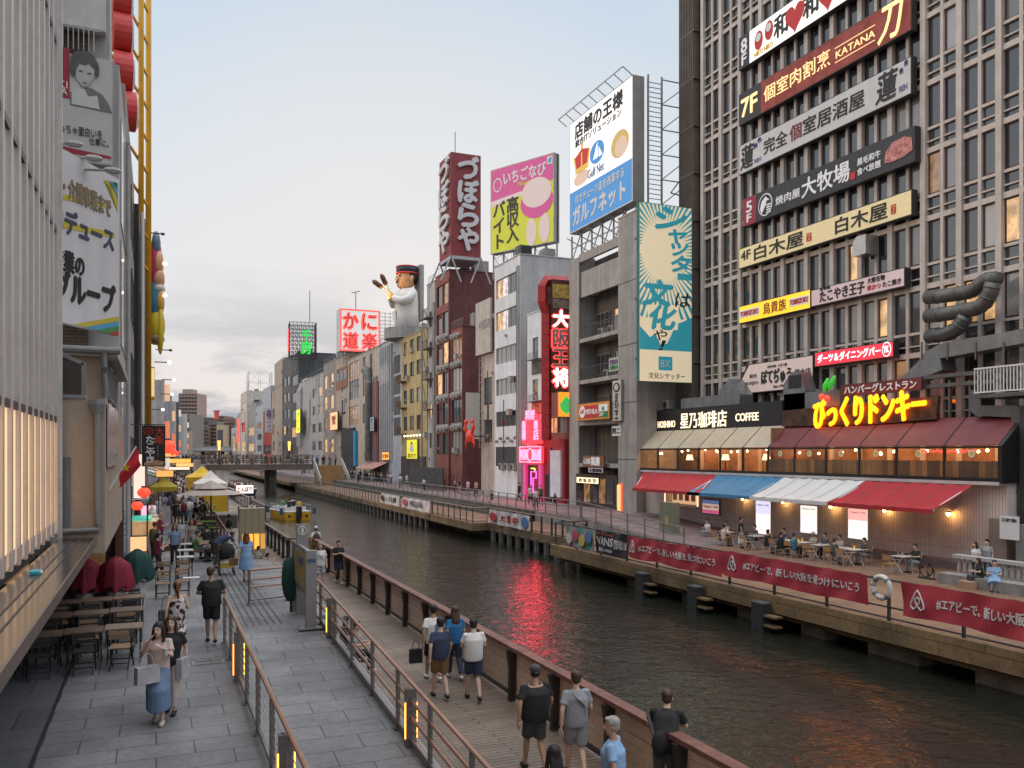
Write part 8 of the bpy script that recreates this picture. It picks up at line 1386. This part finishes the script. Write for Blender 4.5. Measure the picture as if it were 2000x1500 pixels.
m = MB(); m.tube([(x, y, .55), (x, y + .05, .8), (x, y + .12, 1.02), (x, y + .2, 1.08)], [.26, .29, .24, .1], 12, side=X_, flat=.8); m.build('hood', CL['black'], r, True); MB().box(x - .22, y - .1, .25, x + .22, y + .4, .38).build('basket', CL['yellow'], r)
for s_ in (-1, 1): MB().bar((x + s_ * .24, y - .3, .95), (x + s_ * .24, y + .5, .12), .03).bar((x + s_ * .24, y + .3, .8), (x + s_ * .24, y - .2, .1), .03).build('frame', blackm, r); [MB().tube([(x + s_ * .27, y + q, .1), (x + s_ * .22, y + q, .1)], .1, 12).build('wheel', blackm, r) for q in (-.2, .5)]
person('boy in red shirt sitting on the step and looking at a phone', atz(517, 1118, -.55), -82, 1.5, 'floor phone', ('tee', 'red'), ('shorts', 'grey'), ('short', 'black'), 0, .016, 'red', dict(wL=(-.05, .42, .62), wR=(.06, .42, .6), hd=(0, .16, .78)))
person('kneeling person beside a black bag on the steps', atz(503, 1105, -.3), -60, 1.5, 'floor', ('tee', 'stone'), ('pants', 'black'), ('short', 'black'), 0, .024)
# boardwalk
person('fair man in white tee with black crossbody strap by the information board', bz(625, 1150), 176, 1.78, 'stand', ('tee', 'white'), ('shorts', 'print'), ('short', 'blond'), 2, .015, 'white', wide=1.05); person('bearded man in black tee with both hands at his chest', bz(661, 1139), 178, 1.74, 'walk phone', ('tee', 'black'), ('shorts', 'navy'), ('short', 'black'), 2, .015, 'white')
q = bz(625, 1150); st_ = MB().bar(q + V((-.15, -.17, 1.47)), q + V((.17, -.2, 1.05)), .03, .012); tag(st_.build('crossbody_strap', CL['black']), 'black crossbody strap over the white tee', 'strap')
q = bz(617, 1098); person('man in white cap and white tee with a grey backpack and mustard shorts', q, 0, 1.72, 'walk', ('tee', 'white'), ('shorts', 'yellow'), ('cap', 'white'), 0, .018); tag(MB().ball(q + V((0, -.17, 1.2)), (.16, .1, .25), 12).build('backpack', CL['charcoal'], None, True), 'grey backpack of the man in the white cap', 'backpack')
person('black haired child in black sitting on the ramp edge', V((4.12, U(672, 4.12), -.62)), -100, 1.5, 'sit', ('tee', 'black'), ('shorts', 'black'), ('bob', 'black'), 0, .018); person('black haired youth in grey shirt sitting on the ramp edge', V((4.12, U(690, 4.12), -.62)), -110, 1.6, 'sit', ('tee', 'grey'), ('pants', 'black'), ('short', 'black'), 0, .018, 'white')
person('man in white tee with a blue print holding a black tote bag', bz(846, 1328), -2, 1.74, 'walk', ('tee', 'white'), ('shorts', 'black'), ('short', 'black'), 1, .013, 'white', wide=1.1); q = bz(846, 1328); o = MB().obox(q + V((.0, -.175, 1.0)), V((.2, .02, 0)), Y_ * .012, Z_ * .32); tag(o.build('shirt_print', CL['blue']), 'blue print panel on the back of the white tee', 'print'); bag('tote_bag', 'black tote bag swinging from the left hand of the white tee man', bz(812, 1330) + V((0, .0, .42)), .3, .32, .12, CL['black'], .2)
person('woman in bright blue shirt and dark trousers with long brown hair', bz(889, 1326), -4, 1.68, 'walk', ('tee', 'tealblue'), ('pants', 'navy'), ('long', 'brown'), 2, .013, 'white'); person('man in navy tee and khaki shorts walking away on the boardwalk', bz(860, 1364), -3, 1.73, 'walk', ('tee', 'navy'), ('shorts', 'khaki'), ('short', 'black'), 2, .013, wide=1.08); person('man in plain white tee and dark shorts walking away', bz(925, 1368), -10, 1.74, 'walk phone', ('tee', 'white'), ('shorts', 'navy'), ('short', 'black'), 2, .013, wide=1.15)
person('big man in black tee and dark cap with tattooed arm seen from behind', bz(1045, 1508), -4, 1.76, 'walk', ('tee', 'black'), ('shorts', 'charcoal'), ('cap', 'charcoal'), 1, .012, wide=1.38); q = bz(1125, 1520); person('man in grey tee with a dark strap across his back', q, -14, 1.73, 'walk', ('tee', 'grey'), ('shorts', 'grey'), ('short', 'brown'), 2, .012, wide=1.12); tag(MB().bar(q + V((-.15, -.15, 1.42)), q + V((.16, -.2, 1.12)), .05, .014).build('crossbody_strap', CL['charcoal']), 'dark crossbody strap over the grey tee', 'strap')
person('elderly man with grey hair and light blue tee at the bottom edge', bz(1197, 1653), 40, 1.72, 'walk', ('tee', 'sky'), ('pants', 'stone'), ('short', 'grey'), 1, .011, wide=1.2, look=30); person('dark haired woman in black whose head rises at the bottom edge', bz(1082, 1712), 5, 1.62, 'stand', ('tee', 'black'), ('pants', 'black'), ('long', 'black'), 0, .012)
q = bz(1300, 1580); person('man in black tee leaning on the canal railing', q, -38, 1.76, 'lean', ('tee', 'black'), ('pants', 'charcoal'), ('short', 'brown'), 2, .012, wide=1.05); o = empty('sling_bag', q + V((-.12, -.06, 1.0)), 'black sling bag on the back of the leaning man', 'bag'); MB().ball((0, 0, .0), (.15, .1, .2), 14).build('body', CL['black'], o, True, True); MB().bar((-.1, .02, .1), (-.12, .18, .42), .05, .014).bar((.1, -.02, -.1), (.3, .15, .2), .04, .012).build('strap', CL['charcoal'], o, local=True); q2 = q + V((.1, -.02, .88)); tag(MB().lathe([(.03, -.1), (.034, .05), (.015, .09)], q2, 10).build('water_bottle', M('bottle_cyan', (.08, .4, .45), .2)), 'small cyan bottle in the sling bag of the leaning man', 'bottle')
# restaurant deck
q = bz(1447, 1070); person('man in black tee and grey trousers standing before the cafe tables', q, -120, 1.72, 'stand', ('tee', 'black'), ('pants', 'grey'), ('short', 'black'), 0, .02); bag('white_bag', 'white shopping bag held by the man standing at the cafe tables', q + V((-.2, -.3, .3)), .34, .36, .14, white, .2)
alum = M('cafe_alu', (.5, .49, .48), .4, .6, var=.06); cs_ = M('cafe_slat', (.34, .19, .08), .55, var=.15)
r = empty('cafe_chair', (0, 0, 0), 'x', 'chair')
for s_ in (-1, 1):
    for y_ in (-.2, .2): MB().tube([(s_ * .24, y_, 0), (s_ * .24, y_, .45 if y_ > 0 else .45)], .014, 6).build('leg', alum, r, local=True)
    MB().tube([(s_ * .24, -.2, .45), (s_ * .25, -.2, .64), (s_ * .25, .2, .66), (s_ * .24, .26, .86)], .014, 6).build('arm', alum, r, local=True)
MB().box(-.24, -.22, .43, .24, .22, .46).build('seat', cs_, r, local=True); MB().box(-.23, .24, .6, .23, .26, .84).build('backrest', cs_, r, local=True); CH = r
r = empty('bistro_table', (0, 0, 0), 'x', 'table'); MB().box(-.36, -.36, .72, .36, .36, .74).build('tabletop', M('cafe_top', (.5, .46, .43), .4), r, local=True)
for s_ in (-1, 1): MB().bar((s_ * .3, -.3, 0), (s_ * .3, .3, .72), .024).bar((s_ * .3, .3, 0), (s_ * .3, -.3, .72), .024).build('leg', M('leg_white', (.6, .6, .6), .5), r, local=True)
TB = r; xt = 30.2; names_ = ['leftmost', 'second', 'third', 'fourth', 'fifth', 'sixth', 'seventh', 'rightmost']
for k, px in enumerate((1420, 1476, 1535, 1566, 1602, 1644, 1668, 1762)):
    y = U(px, xt); put(TB, (xt, y, BZ), .0, f'white legged bistro table, {names_[k]} along the cafe wall', 'cafe tables on the deck')
    for s_ in (-1, 1): put(CH, (xt + s_ * .72, y + .06 * s_, BZ), -pi / 2 * s_, f"wooden backed cafe chair {'on the canal side' if s_ < 0 else 'on the wall side'} of the {names_[k]} bistro table", 'cafe chairs on the deck')
    for s_ in ((-1, 1) if k % 2 else (1,)): g_ = MB().lathe([(.03, 0), (.035, .14), (.036, .145)], (xt + .12 * s_, y + .1, BZ + .742), 8).build('drink_glass', glow('drink_amber', (1, .55, .2), .25) if k % 3 == 0 else M('drink_clear', (.3, .3, .3), .2)); tag(g_, f"drink glass on the {names_[k]} bistro table, {'wall' if s_ > 0 else 'canal'} side", 'glass', 'drinks on the cafe tables')
for px, side, t_, b_, hr, l in ((1383, 1, 'white', 'grey', 'short', 'diner in white at the far left end of the cafe tables'), (1420, 1, 'grey', 'black', 'short', 'diner in grey with raised elbows at the leftmost table'), (1413, -1, 'rose', 'khaki', 'short', 'diner in dull pink with his back to the canal'), (1476, 1, 'charcoal', 'black', 'short', 'diner in dark vest before the violet lit poster'), (1498, -1, 'black', 'denim', 'short', 'young man in black turned sideways at the second table'), (1524, -1, 'black', 'black', 'tail', 'woman in black with a brown ponytail at the third table'), (1533, 1, 'navy', 'black', 'short', 'diner in navy on the wall side of the third table'), (1549, -1, 'teal', 'black', 'cap', 'diner in teal with dark cap leaning forward'), (1590, 1, 'sand', 'stone', 'hat', 'woman in a straw sun hat by the plain lit poster'), (1613, 1, 'charcoal', 'black', 'bun', 'woman with hair tied up at the fifth table'), (1628, -1, 'charcoal', 'grey', 'cap', 'man in charcoal with cap on the canal side'), (1642, 1, 'stone', 'sand', 'short', 'heavy man in brown grey tee at the sixth table'), (1690, 1, 'charcoal', 'grey', 'short', 'man in dark tee right of the pink lit poster'), (1790, 1, 'black', 'grey', 'short', 'man in black polo sitting alone at the rightmost table')):
    x = xt + .72 * side; person(l, (x, U(px, x), BZ), 90 if side > 0 else -90, 1.72, 'sit', ('tee', t_), ('pants', b_), (hr, 'sand' if hr == 'hat' else 'charcoal' if hr == 'cap' else 'brown' if hr == 'tail' else 'black'), 0, .024)
p = atx(1812, 1098, 29.8); r = empty('floor_fan', (29.8, p.y, BZ), 'black round floor fan beside the man sitting alone', 'fan'); MB().tube([(29.7, p.y + .33 * cos(t), BZ + .42 + .33 * sin(t)) for t in [2 * pi * k / 20 for k in range(21)]], .025, 6).build('guard', blackm, r); m = MB(); [m.prism([(.05, .02), (.28, .12), (.3, -.04)], (29.72, p.y, BZ + .42), Y_ * cos(a) + Z_ * sin(a), Z_ * cos(a) - Y_ * sin(a), X_ * .02) for a in (0, 2.1, 4.2)]; m.build('blades', dksteel, r); MB().box(29.6, p.y - .35, BZ, 29.9, p.y + .35, BZ + .04).bar((29.75, p.y - .36, BZ), (29.75, p.y - .34, BZ + .42), .03).bar((29.75, p.y + .36, BZ), (29.75, p.y + .34, BZ + .42), .03).build('stand', blackm, r)
# balustrade, life ring, banners
bl_ = M('baluster_pale', (.42, .40, .38), .6, var=.08); r = empty('balustrade', (30.2, 25.2, BZ), 'pale balustrade with bulging balusters at the right end of the deck', 'balustrade'); MB().box(30.05, 18, BZ + .98, 30.4, 25.3, BZ + 1.12).build('top_rail', bl_, r); MB().box(30.08, 18, BZ, 30.36, 25.3, BZ + .12).build('plinth', bl_, r)
for k in range(26): MB().lathe([(.05, .12), (.05, .2), (.04, .3), (.085, .5), (.06, .75), (.045, .85), (.06, .98)], (30.22, 25.1 - k * .26, BZ), 8).build('baluster', bl_, r, True)
for px, x, yw, t_, hr, pz, l in ((1905, 30.9, 80, 'white', 'long', 'stand', 'woman in white top and black pinafore behind the balustrade'), (1928, 31.2, 95, 'grey', 'short', 'stand', 'young man in grey tee behind the balustrade'), (1914, 29.5, 60, 'black', 'long', 'sit', 'woman in black sitting in front of the balustrade'), (1942, 29.5, 130, 'sky', 'tail', 'sit', 'woman in pale blue dress sitting in front of the balustrade')):
    person(l, (x, U(px, x), BZ), yw, 1.62 if hr != 'short' else 1.74, pz, ('dress', 'sky', .3) if t_ == 'sky' else ('tee', t_), ('pants', 'charcoal') if t_ != 'sky' else ('none', ''), (hr, 'black'), 2, .02)
tag(MB().box(29.2, 18, BZ, 29.9, 25.3, BZ + .42).build('stone_bench', concrete), 'low stone bench in front of the balustrade', 'bench'); y = U(1890, 29.0); tag(MB().box(28.8, y - .3, BZ, 29.15, y + .3, BZ + .3).build('cardboard_box', M('cardboard', (.36, .23, .14), .8)), 'open cardboard box on the deck near the seated women', 'box')
y = U(1723, 20.93); zc_ = atx(1723, 1147, 20.93).z; r = MB().tube([(20.9, y + .33 * cos(t), zc_ + .33 * sin(t)) for t in [2 * pi * k / 28 for k in range(29)]], .085, 10).build('life_ring', M('ring_white', (.56, .54, .50), .6, var=.15), None, True); tag(r, 'white life ring hung on the deck railing between two red banners', 'life ring')
for k in range(4): t = pi / 4 + k * pi / 2; MB().tube([(20.9, y + .33 * cos(t - .12), zc_ + .33 * sin(t - .12)), (20.9, y + .33 * cos(t + .12), zc_ + .33 * sin(t + .12))], .093, 10).build('band', M('ring_grey', (.15, .15, .16), .6), r)
banm = M('banner_cloth', (.40, .045, .06), .55, var=.1, sc=.8, bump=.5, bs=2.2); XB = 20.9
def cloth_banner(label, u1, u0, z0, z1, mat, seed):
    rnd = random.Random(seed); ph = [rnd.uniform(0, 6) for _ in range(6)]; w, h = u1 - u0, z1 - z0; wav = lambda a, b2: .05 * sin(a * 2.3 + ph[0] + b2 * 1.2) + .03 * sin(a * 5.1 + ph[1] - b2 * 3.1) + .018 * sin(a * 3.2 - b2 * 5 + ph[2]); O = V((XB, u1, z0)); n_, m_ = int(w * 6), 8; mb = MB(); ed = lambda a: .045 * abs(sin(a * pi / 1.3 + ph[3])) ** .6
    P = lambda a, b2: O + RR * a + Z_ * (b2 * (1 - ed(a)) + .03 * sin(a * 1.7 + ph[4]) * (1 - b2 / h)) - X_ * wav(a, b2)
    for i in range(n_):
        for j_ in range(m_): a0, a1, b0, b1 = w * i / n_, w * (i + 1) / n_, h * j_ / m_, h * (j_ + 1) / m_; mb.poly([P(a0, b0), P(a1, b0), P(a1, b1), P(a0, b1)])
    r = mb.build('banner', mat, None, True); tag(r, label, 'banner', None); return r, O, w, h, wav
bel = [(0, 1), (.16, .8), (.42, .25), (.45, .02), (.25, -.12), (.06, .05), (-.13, .3), (-.15, .5), (0, .6), (.15, .5), (.13, .3), (-.06, .05), (-.25, -.12), (-.45, .02), (-.42, .25), (-.16, .8), (0, 1)]
cw = M('banner_white', (.62, .58, .57), .6, var=.04)
for i, (xa, xb, z0, z1, l) in enumerate(((1226, 1409, -.62, .42, 'red cloth banner with white writing, leftmost on the deck railing'), (1411, 1694, -.5, .5, 'red cloth banner with white writing in the middle, left of the life ring'), (1762, 2160, -.55, .5, 'red cloth banner with white writing at the right of the life ring'))):
    r, O, w, h, wv = cloth_banner(l, U(xa, XB), U(xb, XB), z0, z1, banm, i); s0 = .4 if i == 0 else .55; c0 = s0 + .1
    MB().tube([O + RR * (c0 + q[0] * .52) + Z_ * (h * .3 + q[1] * .52) - X_ * (.03 + wv(c0, h / 2)) for q in bel], .026, 6).build('emblem', cw, r); m_ = w - .35 if i < 2 else w * .96
    letter(r, '#エアビーで、新しい大阪を見つけにいこう', O, RR, (c0 + .6, h * .36, m_, h * .66), cw, .03, .01, .02, warp=wv)
r, O, w, h, wv = cloth_banner('dark banner with white writing left of the red banners', U(1162, XB), U(1224, XB), -.75, .42, M('banner_dark', (.03, .03, .035), .6), 5); letter(r, 'VANS', O, RR, (.15, h * .38, w * .6, h * .72), cw, .03, .01, .02, warp=wv); letter(r, '難波店 COMPANY', O, RR, (.3, h * .1, w * .6, h * .25), cw, .01, .01, .02, warp=wv); letter(r, '営業時間 11:00', O, RR, (w * .64, h * .3, w * .97, h * .7), cw, .01, .01, .02, warp=wv); letter(r, 'OFF THE WALL', O, RR, (.1, h * .8, w * .6, h * .9), M('ink_orange', (.5, .12, .04), .5, var=0), .02, .01, .02, warp=wv)
splot('comic', (.35, .2, .25), (.12, .35, .3), 3.5, .5); r, O, w, h, wv = cloth_banner('colourful printed banner at the corner of the near deck', U(1106, XB), U(1161, XB), -.75, .4, CL['comic'], 6); [disc(r, O, .5 + k * .75, h * (.4 + .2 * (k % 2)), .35, .3, M('blot_%d' % k, ((.6, .55, .5), (.5, .1, .15), (.6, .45, .1), (.1, .2, .4))[k], .6), pr=.08) for k in range(4)]
for xv, xa, xb, s_, l, c_ in ((22.95, 955, 1036, '大 阪 中 ！', 'white banner with red disc and pictures on the set back bay railing', (.5, .05, .06)), (21.85, 744, 781, 'いざ大阪', 'white banner with black brush writing on the far deck railing', (.05, .05, .05)), (21.85, 786, 838, 'MIYAGAWA', 'white banner with grey figures and red letters on the platform railing', (.45, .1, .12))):
    XB = xv; r, O, w, h, wv = cloth_banner(l, U(xa, xv), U(xb, xv), -.85, .2, cw, 9); letter(r, s_, O, RR, (w * .3, h * .25, w * .8, h * .75), M('ink_' + l[18:22].strip().replace(' ', '_'), c_, .5, var=0), .03, .01, .03, warp=wv); disc(r, O, w * .14, h * .5, w * .09, h * .3, M('disc_' + l[18:22].strip().replace(' ', '_'), c_, .5, var=0), pr=.09); disc(r, O, w * .9, h * .5, w * .08, h * .35, M('blot_3'), pr=.09) if xv > 22 else None
# walkers on the far promenade and deck
G2 = 'walkers on the far bank'
for px, py, z, yw, t_, b_, l in ((1036, 985, -.1, 180, 'white', 'black', 'left of three walkers near the pink neon, in white shirt'), (1046, 994, -.1, 180, 'white', 'charcoal', 'middle walker near the pink neon in white tee'), (1056, 986, -.1, 170, 'olive', 'black', 'right of three walkers near the pink neon, in olive shirt'), (943, 996, BZ, 60, 'white', 'stone', 'person in white on the viewing platform'), (952, 1000, BZ, 160, 'rose', 'black', 'small person in pink on the viewing platform'), (960, 992, BZ, 20, 'black', 'stone', 'tall person in black and white on the viewing platform'), (1084, 1001, BZ, 180, 'black', 'denim', 'long haired person in black on the set back deck bay'), (1103, 996, BZ, 170, 'black', 'grey', 'second long haired person on the set back deck bay'), (897, 964, -.1, 180, 'charcoal', 'stone', 'man in charcoal beside the dark hoarding'), (914, 968, -.1, 20, 'white', 'denim', 'person in white with blue backpack beside the hoarding'), (930, 970, -.1, 10, 'sand', 'black', 'person in sand shirt right of the hoarding'), (868, 958, -.1, 90, 'red', 'navy', 'person in red in front of the hoarding'), (795, 950, -.1, 180, 'white', 'grey', 'person in white below the yellow poster sign'), (655, 940, BZ, 180, 'white', 'black', 'walker in white on the far deck near the stairs'), (700, 945, -.1, 0, 'black', 'black', 'walker in black near the rose awning'), (1014, 978, -.1, 90, 'black', 'black', 'person in black sitting behind the white banner railing')):
    p = atz(px, py, z); person(l, p, yw, 1.7 if px != 952 else 1.3, 'walk', ('tee', t_), ('pants', b_), ('long' if 'long haired' in l else 'short', 'black'), 0, .032, group=G2)
c, ax_, sd = BOAT1
for k, (a, s_, t_) in enumerate(((1.15, .5, 'yellow'), (1.2, -.5, 'black'), (2.4, .3, 'black'), (3.6, -.4, 'green'), (3.5, .6, 'white'))): p = c + ax_ * a + sd * s_; person(f'passenger in {t_} on the ' + ('rear seat' if k < 2 else 'middle seat' if k == 2 else 'front seat') + ' of the yellow boat', V((p.x, p.y, WZ + .8)), 0, 1.7, 'sit', ('tee', t_), ('pants', 'black'), ('short', 'black'), 0, .032)
# crowds too far off to tell apart
cm_ = [SK[0], HR['black'], CL['white'], CL['black'], CL['navy'], CL['grey'], CL['maroon'], CL['sand'], CL['olive'], CL['denim']]
def crowd(label, n, fn, name='crowd', sit=False):
    m = MB()
    for k in range(n):
        p = V(fn(k)); h = random.uniform(1.55, 1.8) / 1.72; t_ = random.choice((2, 2, 3, 3, 3, 4, 5, 6, 7, 8, 9)); b_ = random.choice((3, 3, 4, 7, 8, 9)); q = lambda x, y, z: p + V((x * ca - y * sa, x * sa + y * ca, z)) * h; a = random.uniform(0, 6.3); ca, sa = cos(a), sin(a); o_ = -.45 if sit else 0
        m.tube([q(0, 0, .85 + o_), q(0, 0, 1.1 + o_), q(0, 0, 1.35 + o_), q(0, 0, 1.46 + o_)], [.15, .15, .19, .07], 8, t_, flat=.65, side=V((ca, sa, 0))); m.ball(q(0, .01, 1.58 + o_), (.085, .09, .11), 8, 0); m.ball(q(0, -.02, 1.62 + o_), (.095, .1, .1), 8, 1)
        for e_ in (-1, 1):
            m.tube([q(.19 * e_, 0, 1.4 + o_), q(.24 * e_, 0, 1.15 + o_), q(.22 * e_, .12, .95 + o_)], [.055, .045, .035], 6, t_ if k % 2 else 0)
            if not sit: st_ = random.uniform(-.2, .2); m.tube([q(.09 * e_, 0, .9), q(.1 * e_, st_ * .5 * e_, .48), q(.1 * e_, st_ * e_, .05)], [.1, .07, .05], 6, b_)
    o = m.build(name, cm_, None, True); o['label'] = label; o['kind'] = 'stuff'; return o
crowd('dense crowd of people crossing the footbridge', 110, lambda k: (random.uniform(-2, 24), by + random.uniform(.6, 8.4), dz)); crowd('people coming down the bridge stairs', 9, lambda k: (random.uniform(25, 28.6), by - .5 + random.uniform(0, 2), dz - .2), 'stair_crowd')
crowd('busy crowd between the stalls along the left promenade', 125, lambda k: (lambda y: (random.uniform(.3 + y * .004, 1.6 + y * .02), y, 0))(random.uniform(50, 140)), 'promenade_crowd'); crowd('drinkers sitting outside the far bank bars', 34, lambda k: (random.uniform(29.5, 32.4), random.uniform(128, 160), -.1), 'bar_crowd'); crowd('people strolling along the distant far bank', 30, lambda k: (random.uniform(28, 32), random.uniform(90, 200), -.1), 'far_bank_crowd')
crowd('passengers packed on the sightseeing boat', 34, lambda k: tuple(BOAT2[0] + BOAT2[1] * (1.3 + 1.5 * (k // 6)) + BOAT2[2] * (-1.3 + .52 * (k % 6)) + Z_ * .95), 'passengers', True)
crowd('few people on the boardwalk near the white tent', 5, lambda k: (6.2 + .3 * k, 62 + 3.3 * k, BZ), 'boardwalk_walkers')
bpy.data.scenes.remove(TMP)
